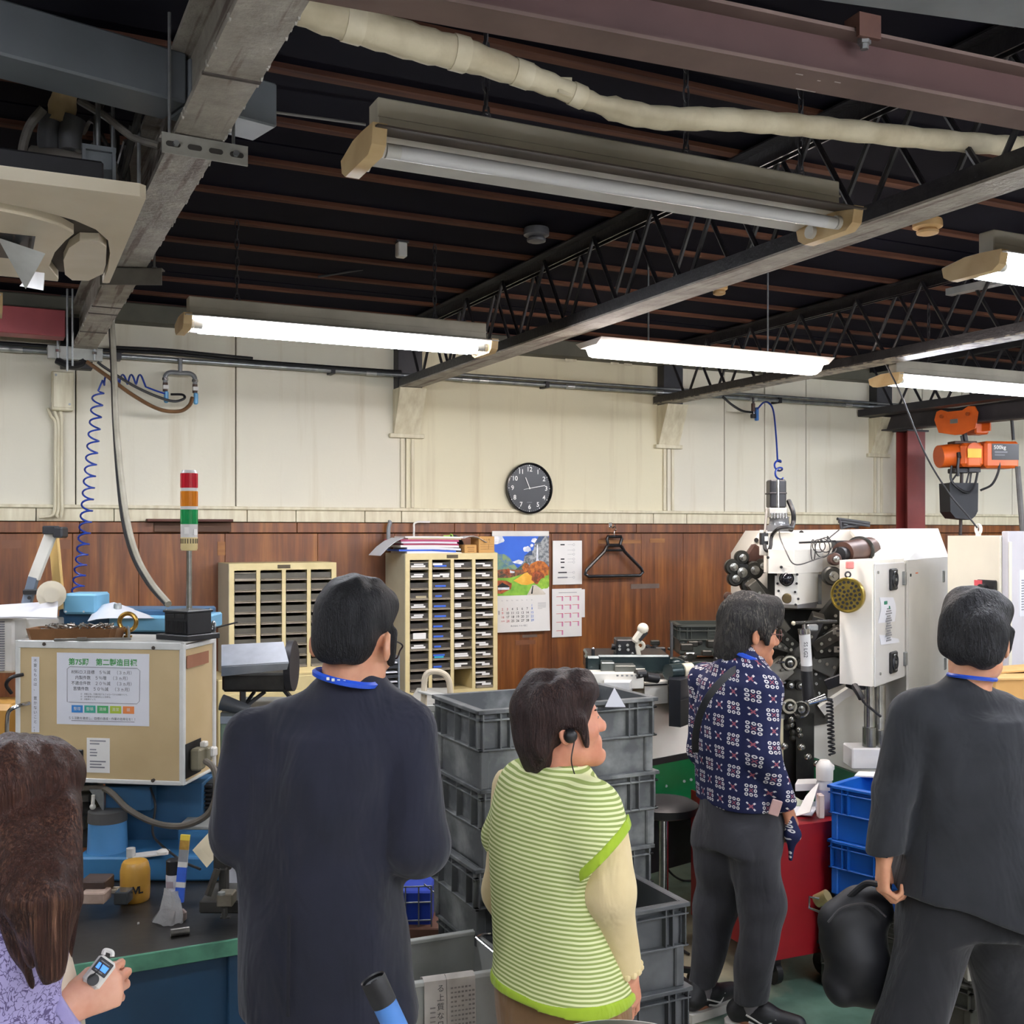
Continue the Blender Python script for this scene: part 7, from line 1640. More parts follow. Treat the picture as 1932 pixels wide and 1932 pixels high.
# people: bodies, hair and clothes grown from distance fields
class SDF:
 def __init__(s,lo,hi,h):
  s.lo=np.array(lo,np.float32);s.h=h;n=np.ceil((np.array(hi)-s.lo)/h).astype(int)+1
  s.ax=[s.lo[i]+np.arange(n[i],dtype=np.float32)*h for i in range(3)];s.a=np.full(tuple(n),1.0,np.float32)
 def sl(s,lo,hi):
  r=[]
  for i in range(3):
   i0=max(0,int(math.floor((lo[i]-s.lo[i])/s.h)));i1=min(s.a.shape[i],int(math.ceil((hi[i]-s.lo[i])/s.h))+1)
   if i1<=i0:return None
   r.append(slice(i0,i1))
  return tuple(r)
 def xyz(s,r):return s.ax[0][r[0]][:,None,None],s.ax[1][r[1]][None,:,None],s.ax[2][r[2]][None,None,:]
 def put(s,f,lo,hi,k=.0,op='u'):
  pad=k+3*s.h;r=s.sl([v-pad for v in lo],[v+pad for v in hi])
  if r is None:return s
  d=f(*s.xyz(r)).astype(np.float32);a=s.a[r]
  if op=='s':a,d=-a,d
  if k>0:
   hh=np.maximum(k-np.abs(a-d),0)/k;m=np.minimum(a,d)-hh*hh*k*.25
  else:m=np.minimum(a,d)
  s.a[r]=-m if op=='s' else m
  return s
 def rc(s,a,b,ra,rb,k=.02,op='u',M=None,cut=None,fl=None):
  """capsule from a to b with radii; M head matrix; cut=(point, normal) flat end; fl=(axis vector, factor) flattening"""
  a=np.array(a,float);b=np.array(b,float);R_=max(ra,rb)
  if M is not None:
   sc=M.to_scale()[0];a=np.array(M@Vector(a));b=np.array(M@Vector(b));ra*=sc;rb*=sc;R_*=sc
  def f(x,y,z):
   px,py,pz=x-a[0],y-a[1],z-a[2];ba=b-a;L2_=float(ba@ba)+1e-12
   t=np.clip((px*ba[0]+py*ba[1]+pz*ba[2])/L2_,0,1)
   qx,qy,qz=px-t*ba[0],py-t*ba[1],pz-t*ba[2]
   if fl is not None:
    n_=np.array(fl[0],float);n_/=np.linalg.norm(n_);dn=qx*n_[0]+qy*n_[1]+qz*n_[2]
    d=np.sqrt(np.maximum(qx*qx+qy*qy+qz*qz+dn*dn*(fl[1]**2-1),1e-12))
   else:d=np.sqrt(qx*qx+qy*qy+qz*qz)
   d=d-(ra+(rb-ra)*t)
   if cut is not None:
    c_,n_=np.array(cut[0],float),np.array(cut[1],float);n_=n_/np.linalg.norm(n_)
    d=np.maximum(d,(x-c_[0])*n_[0]+(y-c_[1])*n_[1]+(z-c_[2])*n_[2])
   return d
  return s.put(f,np.minimum(a,b)-R_,np.maximum(a,b)+R_,k,op)
 def ell(s,c,r,k=.02,op='u',M=None,R=None):
  """ellipsoid; in head space when M is given"""
  r=np.array(r,float)
  if M is not None:
   sc=M.to_scale()[0];Rm=M.to_3x3().normalized();c=np.array(M@Vector(c));r=r*sc
   if R is not None:Rm=Rm@R
  else:
   Rm=R if R is not None else Matrix.Identity(3);c=np.array(c,float)
  A=np.array(Rm.transposed());m=r.max()
  def f(x,y,z):
   px,py,pz=x-c[0],y-c[1],z-c[2]
   q=[(A[i,0]*px+A[i,1]*py+A[i,2]*pz)for i in range(3)]
   k0=np.sqrt(sum((q[i]/r[i])**2 for i in range(3)));k1=np.sqrt(sum((q[i]/r[i]**2)**2 for i in range(3)))+1e-9
   return k0*(k0-1)/k1
  return s.put(f,c-m,c+m,k,op)
 def column(s,zs,rx,ry,cx,cy,yaw=0.0,k=.03,e=2.4,grow=0.0,hem=None,op='u'):
  """superelliptic tube whose section varies with height; hem=(slope x, slope y) tilts the lower edge"""
  o=np.argsort(zs);zs=np.array(zs)[o];rx=np.array(rx)[o]+grow;ry=np.array(ry)[o]+grow;cx=np.array(cx)[o];cy=np.array(cy)[o]
  ca,sa=math.cos(yaw),math.sin(yaw);hx_,hy_=hem or(0,0)
  def f(x,y,z):
   a_,b_=np.interp(z,zs,rx),np.interp(z,zs,ry);px=x-np.interp(z,zs,cx);py=y-np.interp(z,zs,cy)
   u=px*ca-py*sa;v=px*sa+py*ca
   d=((np.abs(u/a_)**e+np.abs(v/b_)**e)**(1/e)-1)*np.minimum(a_,b_)
   return np.maximum(d,np.maximum(zs[0]+hx_*px+hy_*py-z,z-zs[-1]))
  m=max(rx.max(),ry.max())+.02;x0=cx.min()-m;x1=cx.max()+m;y0=cy.min()-m;y1=cy.max()+m
  return s.put(f,(x0,y0,zs[0]-abs(hx_)*m-abs(hy_)*m),(x1,y1,zs[-1]),k,op)
 def cutplane(s,p,n):
  n=np.array(n,float);n/=np.linalg.norm(n);x,y,z=s.ax[0][:,None,None],s.ax[1][None,:,None],s.ax[2][None,None,:]
  s.a=np.maximum(s.a,((x-p[0])*n[0]+(y-p[1])*n[1]+(z-p[2])*n[2]).astype(np.float32));return s
 def folds(s,amp,seed,kz=14.0,kx=30.0,n=7,zr=None):
  r_=np.random.RandomState(seed);x,y,z=s.ax[0][:,None,None],s.ax[1][None,:,None],s.ax[2][None,None,:]
  w_=np.zeros(s.a.shape,np.float32)
  for _ in range(n):
   a=r_.uniform(0,2*PI);kk=kx*r_.uniform(.5,1.3)
   w_+=np.sin(kk*math.cos(a)*x+kk*math.sin(a)*y+kz*r_.uniform(-1,1)*z+r_.uniform(0,6)).astype(np.float32)
  s.a+=(amp/n**.5)*w_;return s
 def mesh(s,name,mats,parent,label=None,smooth=2,trim=None):
  a=s.a;ins=a<0
  nz=np.argwhere(ins);l=np.maximum(nz.min(0)-2,0);u=np.minimum(nz.max(0)+3,a.shape)
  a=a[l[0]:u[0],l[1]:u[1],l[2]:u[2]]
  a=np.pad(a,1,constant_values=.05);l=l-1
  ins=a<0;A=a.shape
  c=[slice(0,-1),slice(1,None)]
  cnt=sum(ins[c[i],c[j],c[k]].astype(np.int8)for i in(0,1)for j in(0,1)for k in(0,1))
  act=(cnt>0)&(cnt<8);ci=np.argwhere(act);N=len(ci)
  idm=np.full(act.shape,-1,np.int32);idm[act]=np.arange(N)
  acc=np.zeros((N,3));num=np.zeros(N)
  for ax in range(3):
   o1,o2=[q for q in range(3)if q!=ax]
   for i in(0,1):
    for j in(0,1):
     off=np.zeros(3,int);off[o1]=i;off[o2]=j;p=ci+off;q=p.copy();q[:,ax]+=1
     va=a[p[:,0],p[:,1],p[:,2]];vb=a[q[:,0],q[:,1],q[:,2]];m=(va<0)!=(vb<0)
     t=va[m]/(va[m]-vb[m]);pos=p[m].astype(float);pos[:,ax]+=t;acc[m]+=pos;num[m]+=1
  V=acc/num[:,None];Q=[]
  for ax in range(3):
   o1,o2=(ax+1)%3,(ax+2)%3
   s0=[slice(None)]*3;s1=[slice(None)]*3;s0[ax]=slice(0,-1);s1[ax]=slice(1,None)
   ch=ins[tuple(s0)]!=ins[tuple(s1)];e=np.argwhere(ch)
   e=e[(e[:,o1]>0)&(e[:,o2]>0)&(e[:,o1]<A[o1]-1)&(e[:,o2]<A[o2]-1)]
   w_=ins[tuple(s0)][e[:,0],e[:,1],e[:,2]]
   def cell(d1,d2):
    p=e.copy();p[:,o1]+=d1;p[:,o2]+=d2;return idm[p[:,0],p[:,1],p[:,2]]
   q=np.stack([cell(-1,-1),cell(0,-1),cell(0,0),cell(-1,0)],1)
   q[~w_]=q[~w_][:,::-1];Q.append(q)
  Q=np.concatenate(Q);Q=Q[(Q>=0).all(1)]
  ed=np.concatenate([Q[:,[0,1]],Q[:,[1,2]],Q[:,[2,3]],Q[:,[3,0]]])
  for _ in range(smooth):
   sm=np.zeros_like(V);n_=np.zeros(N)
   for i in range(3):sm[:,i]=np.bincount(ed[:,0],V[ed[:,1],i],N)+np.bincount(ed[:,1],V[ed[:,0],i],N)
   n_=np.bincount(ed[:,0],minlength=N)+np.bincount(ed[:,1],minlength=N)
   V=V+.5*(sm/np.maximum(n_,1)[:,None]-V)
  V=s.lo+(V+l)*s.h
  me=bpy.data.meshes.new(name)
  me.vertices.add(N);me.vertices.foreach_set('co',V.astype(np.float32).ravel())
  me.loops.add(len(Q)*4);me.loops.foreach_set('vertex_index',Q.astype(np.int32).ravel())
  me.polygons.add(len(Q));me.polygons.foreach_set('loop_start',np.arange(len(Q),dtype=np.int32)*4)
  me.polygons.foreach_set('use_smooth',np.ones(len(Q),bool));me.update(calc_edges=True);me.validate()
  o=link_mesh(name,me,mats,parent)
  if label:o['label']=label
  return o
def skin_mat(name,c,c2):
 s=NT(name);v=s.coord('Object');n=s.noise(v,24,4)
 s.out(s.mix(s.ramp(n,[(.35,(0,0,0)),(.7,(1,1,1))]),lin(c),lin(c2)),.48);s.b.inputs['Subsurface Weight'].default_value=.12;s.b.inputs['Subsurface Radius'].default_value=(.01,.004,.002)
 s.bump(s.noise(v,300,2),.05,.001);return s.m
def hair_mat(name,c,c2,c3=None,rough=.38,scale=(160,160,10),grey=0.0):
 s=NT(name);v=s.coord('Object',scale,rot=(0,.1,0));n=s.noise(v,1.0,4,.6,.6);n2=s.noise(s.coord('Object'),9,3)
 col=s.mix(s.ramp(n,[(.35,(0,0,0)),(.72,(1,1,1))]),lin(c),lin(c2))
 if c3:col=s.mix(s.math('MULTIPLY',s.ramp(n,[(.5,(0,0,0)),(.62,(1,1,1))]),s.ramp(n2,[(.45,(0,0,0)),(.7,(1,1,1))])),col,lin(c3))
 n4=s.noise(s.coord('Object',(scale[0]*.35,scale[1]*.35,scale[2]*.4)),1.0,5,.6,.4)
 s.out(col,rough,0,.35);s.bump(s.math('ADD',n,n4),1.0,.012);return s.m
def cloth_mat(name,c,c2,sc=6,rough=.85,weave=900,sheen=.15):
 s=NT(name);v=s.coord('Object');n=s.noise(v,sc,4)
 s.out(s.mix(s.ramp(n,[(.35,(0,0,0)),(.7,(1,1,1))]),lin(c),lin(c2)),rough,0,.3);s.b.inputs['Sheen Weight'].default_value=sheen
 vw=s.coord('Object',(1,1,.45),rot=(.2,.1,.3));wr=s.noise(vw,7.5,3,.5,.9);hb_=s.math('ADD',wr,s.math('MULTIPLY',s.noise(v,weave,2),.02))
 s.bump(hb_,.55,.035);return s.m
def head_matrix(c,yaw,pitch=0.0,roll=0.0,sc=1.0):
 return Matrix.Translation(c)@Matrix.Rotation(-yaw,4,'Z')@Matrix.Rotation(roll,4,'Y')@Matrix.Rotation(pitch,4,'X')@Matrix.Scale(sc,4)
def head(s,M,ears=True,male=True):
 E=lambda c,r,k=.02,op='u',R=None:s.ell(c,r,k,op,M,R)
 G=lambda a,b,ra,rb,k=.015,op='u':s.rc(a,b,ra,rb,k,op,M)
 E((0,-.012,.042),(.074,.094,.084),.02);E((0,.028,-.015),(.063,.066,.092),.03)
 G((-.045,.012,-.065),(0,.072,-.102),.024,.021,.03);G((.045,.012,-.065),(0,.072,-.102),.024,.021,.03)
 E((0,.078 if male else .072,-.103),(.02,.016,.016),.02)
 G((-.032,.083,.024),(.032,.083,.024),.013,.013,.02)
 for sx in(-1,1):
  E((sx*.031,.106,.004),(.018,.016,.012),.015,'s');E((sx*.031,.082,.002),(.015,.014,.012),.006)
  E((sx*.043,.060,-.026),(.026,.026,.024),.02)
  E((sx*.0115,.104,-.036),(.009,.011,.008),.007)
  if ears:
   RE=Matrix.Rotation(sx*.35,3,'Z')@Matrix.Rotation(-.12,3,'X')
   E((sx*.083,-.014,-.004),(.0095,.021,.034),.008,'u',RE);E((sx*.088,-.008,.002),(.007,.011,.018),.005,'s',RE)
 nl=.116 if male else .109
 G((0,.088,.014),(0,nl,-.026),.0085,.0118,.014);E((0,nl-.002,-.030),(.0125,.011,.010),.008)
 lp=0 if male else-.005
 E((0,.088+lp,-.064),(.026,.014,.014),.014);E((0,.0965+lp,-.060),(.018,.006,.005),.006);E((0,.095+lp,-.071),(.016,.007,.0055),.006);E((0,.106+lp,-.0655),(.019,.006,.0012),.003,'s')
 E((0,.097,-.086),(.018,.006,.004),.008,'s')
def face_bits(t,M,brow='hair black',eye=True,ez=.0034,lp=0):
 def bit(name,c,r,m,R=None):
  o=B(MB().sphere((0,0,0),1,14,8,r),name,m,t);o.matrix_basis=M@Matrix.Translation(c)@(R or Matrix.Identity(4));return o
 for sx in(-1,1):
  R_=Matrix.Rotation(-sx*.35,4,'Z')
  bit('eyebrow',(sx*.034,.0925,.026),(.017,.006,.0035),MATS[brow],R_)
  if eye:bit('eye',(sx*.031,.0935,.002),(.0125,.0042,ez),pm('dark eye','1c1512','120d0b',9,.2),R_)
 bit('lips',(0,.0955+lp,-.066),(.0175,.0066,.0075),pm('lip','b56a5c','a55c50',9,.45))
def hand(s,w_,fd,th,nrm,curl=.5,sc=1.0,splay=.12,thumb_in=.5):
 """five-fingered hand; w_ wrist, fd finger direction, th thumb-side direction, nrm back-of-hand normal"""
 w_=Vector(w_);fd=Vector(fd).normalized();nrm=Vector(nrm);nrm=(nrm-fd*nrm.dot(fd)).normalized();tv=fd.cross(nrm)
 if tv.dot(Vector(th))<0:tv=-tv
 P_=lambda a,b_,c:w_+(fd*a+tv*b_+nrm*c)*sc
 kn=[(.088,.030,0),(.094,.010,.003),(.090,-.010,.002),(.082,-.028,-.002)]
 for a,b_,c in kn:s.rc(P_(.004,b_*.6,0),P_(a,b_,c),.0145*sc,.0115*sc,.012)
 lens=[(.042,.025,.020),(.047,.029,.022),(.043,.027,.021),(.034,.020,.019)]
 for(a,b_,c),ls,i in zip(kn,lens,range(4)):
  p=P_(a,b_,c);ang=0;r_=(.0092,.0094,.009,.008)[i]*sc
  for q,l in enumerate(ls):
   ang+=curl*(.75,1.05,.7)[q]*(1+.08*i)
   d=(fd*math.cos(ang)-nrm*math.sin(ang)+tv*(splay*(1.5-i)/1.5)*math.cos(ang)).normalized()
   p2=p+d*l*sc;s.rc(p,p2,r_,r_*.9,.004);p=p2;r_*=.92
 p=P_(.022,.026,-.006);q=P_(.056,.050-.014*thumb_in,-.014-.018*thumb_in);r2_=P_(.084,.052-.03*thumb_in,-.020-.026*thumb_in)
 s.rc(p,q,.0145*sc,.0112*sc,.010);s.rc(q,r2_,.0108*sc,.0085*sc,.004)
def body(s,J,M,foot=True,b=1.0):
 s.rc(J['pelvis'],J['waist'],.11*b,.10*b,.05);s.rc(J['waist'],J['chest'],.10*b,.11*b,.05);s.rc(J['chest'],J['neck'],.095*b,.055,.05)
 for q in 'lr':
  s.rc(J['chest'],J['sh'+q],.075*b,.046*b,.04);s.rc(J['sh'+q],J['el'+q],.046,.036,.02);s.rc(J['el'+q],J['wr'+q],.036,.025,.015)
  s.rc(J['pelvis'],J['hip'+q],.085*b,.08*b,.04);s.rc(J['hip'+q],J['kn'+q],.078*b,.05,.03);s.rc(J['kn'+q],J['an'+q],.05,.034,.02)
  a=Vector(J['an'+q]);d=Vector(J['ft'+q]);s.rc(a,a-Vector((0,0,.035))-d*.03,.034,.032,.02);s.rc(a-Vector((0,0,.04)),a+d*.13-Vector((0,0,.052)),.032,.024,.02)
 s.rc(J['neck'],M@Vector((0,-.018,-.05)),.058,.052,.02)
def person(name_label,px0,d0):
 g=W(px0,HY,d=d0);t=T('person',name_label,'person',(g.x,g.y,0),-TH)
 def Lc(px,py,dd=0.0):
  d=d0+dd;return Vector(((px-966)/F*d-(px0-966)/F*d0,dd,H+(HY-py)/F*d))
 return t,Lc
pm('hair black','0f0e10','1a1819',60,.4)
lan_blue=pm('blue lanyard','1f50c8','1a45b2',8,.4)
def strap(pts,w_,th,mat,name,t,nrm=None):
 """flat band along a path; nrm(p) outward direction"""
 sp=spline(pts,8);rows=[]
 for i,p in enumerate(sp):
  d=(sp[min(i+1,len(sp)-1)]-sp[max(i-1,0)]).normalized();n_=nrm(p).normalized();b_=d.cross(n_).normalized();rows.append([p-b_*w_/2+n_*th,p+b_*w_/2+n_*th])
 return B(MB().sheet(rows,.003),name,mat,t)
def shoe(s,a,d,sc=1.0):
 a=Vector(a)+Vector((0,0,.012));d=Vector(d).normalized();up=a.z+.006
 s.rc(a-d*.05+Vector((0,0,.045)),a+d*.05+Vector((0,0,.05)),.042*sc,.046*sc,.02);s.rc(a+d*.05+Vector((0,0,.04)),a+d*.175+Vector((0,0,.03)),.044*sc,.034*sc,.03);s.rc(a-d*.045+Vector((0,0,.05)),a-d*.02+Vector((0,0,.085)),.04*sc,.042*sc,.02);s.cutplane((0,0,up),(0,0,-1))
def sole(a,d,name,mat,t):
 a=Vector(a);d=Vector(d).normalized();b_=Vector((-d.y,d.x,0));pr=[(-.10,.0),(-.088,.04),(-.03,.046),(.08,.051),(.17,.045),(.218,.018),(.218,-.018),(.17,-.045),(.08,-.051),(-.03,-.046),(-.088,-.04)]
 return B(MB().prism(pr,(0,0,.034),a+Vector((0,0,.001)),d,b_),name,mat,t)
# man in the navy jacket
t,L_=person('man in a navy jacket seen from behind, blue lanyard on his neck',640,2.36)
skin1=skin_mat('warm skin','d39c7c','c58a6b');V3=Vector
M=head_matrix(L_(668,1214,.0),.27,-.16,.03,1.0)
J=dict(pelvis=(-.01,0,.93),waist=(-.02,0,1.1),chest=(-.01,.01,1.33),neck=L_(658,1305,-.01),shl=L_(500,1390),shr=L_(760,1385),ell=L_(455,1570,.04),elr=L_(785,1600,-.01),wrl=L_(500,1620,.26),wrr=L_(725,1620,.24),hipl=(-.10,0,.90),hipr=(.06,0,.90),knl=(-.11,.03,.49),knr=(.10,.03,.49),anl=(-.12,0,.09),anr=(.11,0,.09),ftl=(.0,1,0),ftr=(.2,1,0))
s=SDF((-.36,-.26,0),(.36,.48,1.86),.0058);body(s,J,M);head(s,M)
hand(s,J['wrl'],(.5,.8,0),(0,0,1),(-.8,.5,0),.5);hand(s,J['wrr'],(-.5,.8,0),(0,0,1),(.8,.5,0),.5)
s.mesh('body',skin1,t);face_bits(t,M)
s=SDF((-.2,-.2,1.4),(.26,.25,1.86),.0045)
s.ell((0,-.016,.058),(.081,.108,.088),0,M=M);s.ell((0,-.062,.0),(.070,.054,.062),.03,M=M);s.ell((0,.02,.092),(.078,.085,.052),.03,M=M)
s.ell((0,.085,-.035),(.10,.075,.080),.01,'s',M);s.rc((-.12,-.006,-.020),(.12,-.006,-.020),.040,.040,.006,'s',M);s.ell((0,-.01,-.125),(.12,.15,.088),.01,'s',M)
s.rc((.079,.022,-.035),(.077,.022,.03),.009,.014,.01,M=M);s.rc((-.079,.022,-.035),(-.077,.022,.03),.009,.014,.01,M=M)
s.folds(.0018,3,60,120,8);s.mesh('hair',hair_mat('short black hair','0b0b0e','191a1f',None,.55,(260,260,40)),t)
navy=cloth_mat('navy wool','1c1e2d','161823',5)
zc=lambda y:H+(HY-y)/F*2.36
s=SDF((-.36,-.26,.80),(.36,.40,1.62),.0062)
s.column([zc(1912),zc(1760),zc(1600),zc(1450),zc(1380),zc(1335)],[.205,.188,.168,.178,.172,.12],[.15,.14,.125,.13,.115,.08],[(q-640)*.00115 for q in(624,614,603,608,622,640)],[0,0,.0,0,0,0],.2,.03)
s.rc(L_(645,1322,-.005),L_(500,1392,.0),.056,.066,.05);s.rc(L_(672,1322,-.005),L_(758,1388,0),.056,.068,.05)
s.rc(L_(655,1312,-.01),L_(660,1298,-.005),.076,.066,.025)
s.rc(L_(498,1395,.0),L_(462,1565,.03),.074,.067,.007);s.rc(L_(462,1565,.03),L_(490,1612,.24),.066,.050,.02,cut=(L_(489,1611,.23),L_(490,1612,.24)-L_(462,1565,.03)))
s.rc(L_(758,1390,.0),L_(780,1595,-.03),.074,.070,.006);s.rc(L_(778,1595,-.02),L_(735,1618,.22),.070,.050,.02,cut=(L_(736,1617,.21),L_(735,1618,.22)-L_(778,1595,-.02)))
s.ell(L_(662,1272,.0),(.058,.058,.05),.006,'s');s.folds(.010,11,7,24,7);s.folds(.003,12,30,45,7)
s.rc(L_(732,1470,-.13),L_(722,1740,-.165),.010,.018,.015,'s');s.rc(L_(480,1470,-.15),L_(468,1700,-.16),.01,.014,.02,'s')
s.mesh('jacket',navy,t)
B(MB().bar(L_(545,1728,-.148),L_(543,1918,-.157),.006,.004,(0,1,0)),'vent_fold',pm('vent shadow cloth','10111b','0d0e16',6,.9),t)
nM=M@V3((0,-.02,-.085))
B(MB().tube([V3((nM.x-.002+.064*math.cos(a),nM.y+.066*math.sin(a),nM.z+.010+.014*-math.cos(a)))for a in[2*PI*k/36 for k in range(36)]],.008,6,closed=True).xf(Matrix.Identity(4)),'lanyard',lan_blue,t)
nb_=L_(637,1266,-.085)
for k,ch_ in enumerate('UESS'):B(MB().box(V3((nM.x-.028+.011*k,nM.y-.0735+.002*abs(k-1),nM.z+.018-.0022*k)),(.006,.0015,.006),0),'lanyard_print',white_pl,t)
gl=B(MB().tube(spline([M@V3(p)for p in((.080,-.005,.012),(.078,.05,.012),(.074,.1,.006),(.066,.108,-.006),(.06,.11,-.022),(.05,.113,-.024))],5),.0018,6).torus(M@V3((.036,.108,-.004)),.023,.0014,(M.to_3x3()@V3((.3,1,0))),20,5),'glasses',pm('dark glasses frame','2a1d24','1d1419',6,.25),t)
s=SDF((-.30,-.24,0),(.32,.26,.97),.009)
for hp,kn,an in((J['hipl'],J['knl'],J['anl']),(J['hipr'],J['knr'],J['anr'])):s.rc(hp,kn,.088,.078,.04);s.rc(kn,V3(an)+V3((0,0,-.02)),.080,.066,.03,cut=((0,0,.06),(0,0,-1)))
s.rc((-.06,0,.92),(.03,0,.92),.10,.10,.04);s.folds(.005,5,12,18);s.mesh('trousers',cloth_mat('off white chino','d5d2c8','c5c1b5'),t)
for a,d in((J['anl'],J['ftl']),(J['anr'],J['ftr'])):
 s=SDF(V3(a)-V3((.13,.2,.1)),V3(a)+V3((.16,.28,.12)),.006);shoe(s,(a[0],a[1],.01),d);s.mesh('shoe',pm('black leather','151416','1e1d1f',7,.3),t);sole((a[0],a[1],0),d,'sole',black_rub,t)
# woman in the green striped vest
t,L_=person('woman in a green striped knit vest facing right before the grey crates',1050,2.6)
skin2=skin_mat('rosy skin','d8997c','c98468')
M=head_matrix(L_(1060,1368,-.0),1.36,.22,.0,.89)
fa=.87;fdv=V3((math.sin(fa),math.cos(fa),0));rdv=V3((math.cos(fa),-math.sin(fa),0));ctr_=L_(1052,1500,0)
J=dict(pelvis=(.0,0,.80),waist=(-.01,0,.98),chest=(-.01,.0,1.20),neck=L_(1052,1478,.0),shl=ctr_-rdv*.155+V3((0,0,-.01)),shr=ctr_+rdv*.145+V3((0,0,-.03)),ell=ctr_-rdv*.2+V3((0,0,-.28)),elr=L_(1150,1685,-.13),wrl=ctr_-rdv*.19+fdv*.08+V3((0,0,-.5)),wrr=L_(1182,1830,-.07),hipl=-rdv*.08+V3((.01,0,.79)),hipr=rdv*.08+V3((.02,0,.79)),knl=-rdv*.08+V3((.02,0,.43)),knr=rdv*.08+V3((.03,0,.43)),anl=-rdv*.08+V3((.0,0,.08)),anr=rdv*.08+V3((.01,0,.08)),ftl=fdv,ftr=fdv)
s=SDF((-.34,-.30,0),(.36,.30,1.62),.0052);body(s,J,M,b=.85);head(s,M,male=False)
hand(s,J['wrr'],(.1,.15,-1),fdv,rdv,.35,.92);hand(s,J['wrl'],(0,.1,-1),fdv,-rdv,.35,.92)
s.mesh('body',skin2,t);face_bits(t,M,ez=.0016,lp=-.005)
s=SDF((-.2,-.22,1.25),(.2,.2,1.64),.0042)
s.ell((0,-.016,.05),(.096,.116,.108),0,M=M);s.ell((0,.045,.085),(.086,.075,.058),.03,M=M)
s.ell((0,-.085,-.035),(.078,.046,.066),.04,M=M);s.ell((0,-.074,-.072),(.056,.034,.030),.03,M=M)
for sx in(-1,1):s.rc((sx*.083,.035,.02),(sx*.075,.038,-.052),.024,.010,.015,M=M)
s.ell((0,.11,-.03),(.082,.060,.078),.012,'s',M);s.ell((0,.06,-.10),(.10,.085,.06),.01,'s',M)
for sx in(-1,1):s.ell((sx*.098,-.012,-.025),(.022,.026,.036),.01,'s',M)
s.folds(.004,8,50,110,8);s.folds(.006,9,25,40,5);s.mesh('hair',hair_mat('dark brown hair','241716','3a2622','5f463e',.5,(190,190,22)),t)
B(MB().sphere(M@V3((.091,-.004,-.012)),.017,14,8,(1,1,1)),'earphone',black_pl,t)
B(MB().tube(spline([M@V3((.088,.004,-.03)),L_(1078,1435,-.09),L_(1086,1465,-.08),L_(1094,1478,-.07)],6),.0016,5),'earphone_wire',black_rub,t)
sm_=NT('striped knit');v=sm_.coord('Object');sep=sm_.n('ShaderNodeSeparateXYZ');sm_.l(v,sep.inputs[0])
zz=sm_.math('ADD',(sep,2),sm_.math('MULTIPLY',sm_.noise(v,5,3),.012));zz=sm_.math('ADD',zz,sm_.math('MULTIPLY',(sep,0),.06))
fr_=sm_.math('FRACT',sm_.math('MULTIPLY',zz,1/.0105));f_=sm_.ramp(fr_,[(0,(0,0,0)),(.40,(0,0,0)),(.48,(1,1,1)),(.9,(1,1,1)),(.99,(0,0,0))])
sm_.out(sm_.mix(f_,lin('e6ebb6'),lin('97a760')),.9,0,.2);sm_.bump(sm_.noise(v,700,2),.2,.001);vest_m=sm_.m;lime=cloth_mat('lime knit trim','a3bf33','94b02a',9,weave=500)
k2=2.6/F;zw=lambda y:H+(HY-y)*k2
colw=dict(zs=[zw(1862),zw(1800),zw(1700),zw(1600),zw(1530),zw(1480),zw(1440)],rx=[.176,.170,.160,.158,.155,.125,.07],ry=[.15,.142,.132,.128,.12,.10,.07],cx=[(q-1050)*k2 for q in(1060,1058,1046,1040,1044,1048,1050)],cy=[0]*7,yaw=fa)
s=SDF((-.34,-.30,.76),(.34,.30,1.42),.0056);s.column(k=.02,hem=(-.05,.0),**colw)
shr_,elr_=V3(J['shr']),V3(J['elr']);cA,cB=shr_+V3((-.022,.012,.012)),shr_.lerp(elr_,.75);cn=V3((.62,-.10,-.62));cp=shr_.lerp(elr_,.40)
s.rc(cA,cB,.074,.075,.035,cut=(cp,cn));s.rc(ctr_-rdv*.12,ctr_-rdv*.20+V3((0,0,-.14)),.066,.066,.04)
s.rc(L_(1044,1502,.0),L_(1050,1484,0),.088,.062,.04);s.ell(L_(1058,1448,.0),(.060,.060,.05),.006,'s');s.folds(.006,21,7,24,6)
s.mesh('vest',vest_m,t)
c2_=dict(colw);s=SDF((-.34,-.30,.74),(.34,.30,.92),.0056);s.column(k=0,hem=(-.05,.0),grow=.004,**c2_)
s.a=np.maximum(s.a,(s.ax[2][None,None,:]-(zw(1862)+.026-.05*(s.ax[0][:,None,None]-.013)+0*s.ax[1][None,:,None])).astype(np.float32));s.folds(.006,21,7,24,6);s.mesh('hem_band',lime,t)
s=SDF((-.05,-.36,.95),(.36,.1,1.42),.0048);s.rc(cA,cB,.084,.085,.0,cut=(cp+cn.normalized()*.008,cn));s.cutplane(cp-cn.normalized()*.016,-cn);s.mesh('armhole_band',lime,t)
s=SDF((-.2,-.2,1.24),(.2,.2,1.44),.0048);s.rc(L_(1044,1502,.0),L_(1050,1484,0),.090,.065,0);s.ell(L_(1058,1448,.0),(.061,.061,.05),.004,'s');s.cutplane(L_(1050,1464,0),(-.28,0,-1));s.mesh('neck_band',lime,t)
s=SDF((-.05,-.34,.74),(.36,.12,1.35),.005);s.rc(J['shr'],J['elr'],.060,.054,.03);s.rc(J['elr'],J['wrr'],.054,.034,.03,cut=(V3(J['wrr'])+V3((0,0,.0)),V3(J['wrr'])-V3(J['elr'])));s.folds(.003,31,26,22,6)
o=s.mesh('sleeve',cloth_mat('cream shirt cotton','e6d3a4','dcc794'),t)
s=SDF((-.34,-.1,.6),(.1,.34,1.3),.008);s.rc(J['shl'],J['ell'],.060,.052,.03);s.rc(J['ell'],J['wrl'],.052,.034,.03);s.mesh('sleeve',MATS.setdefault('cs',o.data.materials[0]),t)
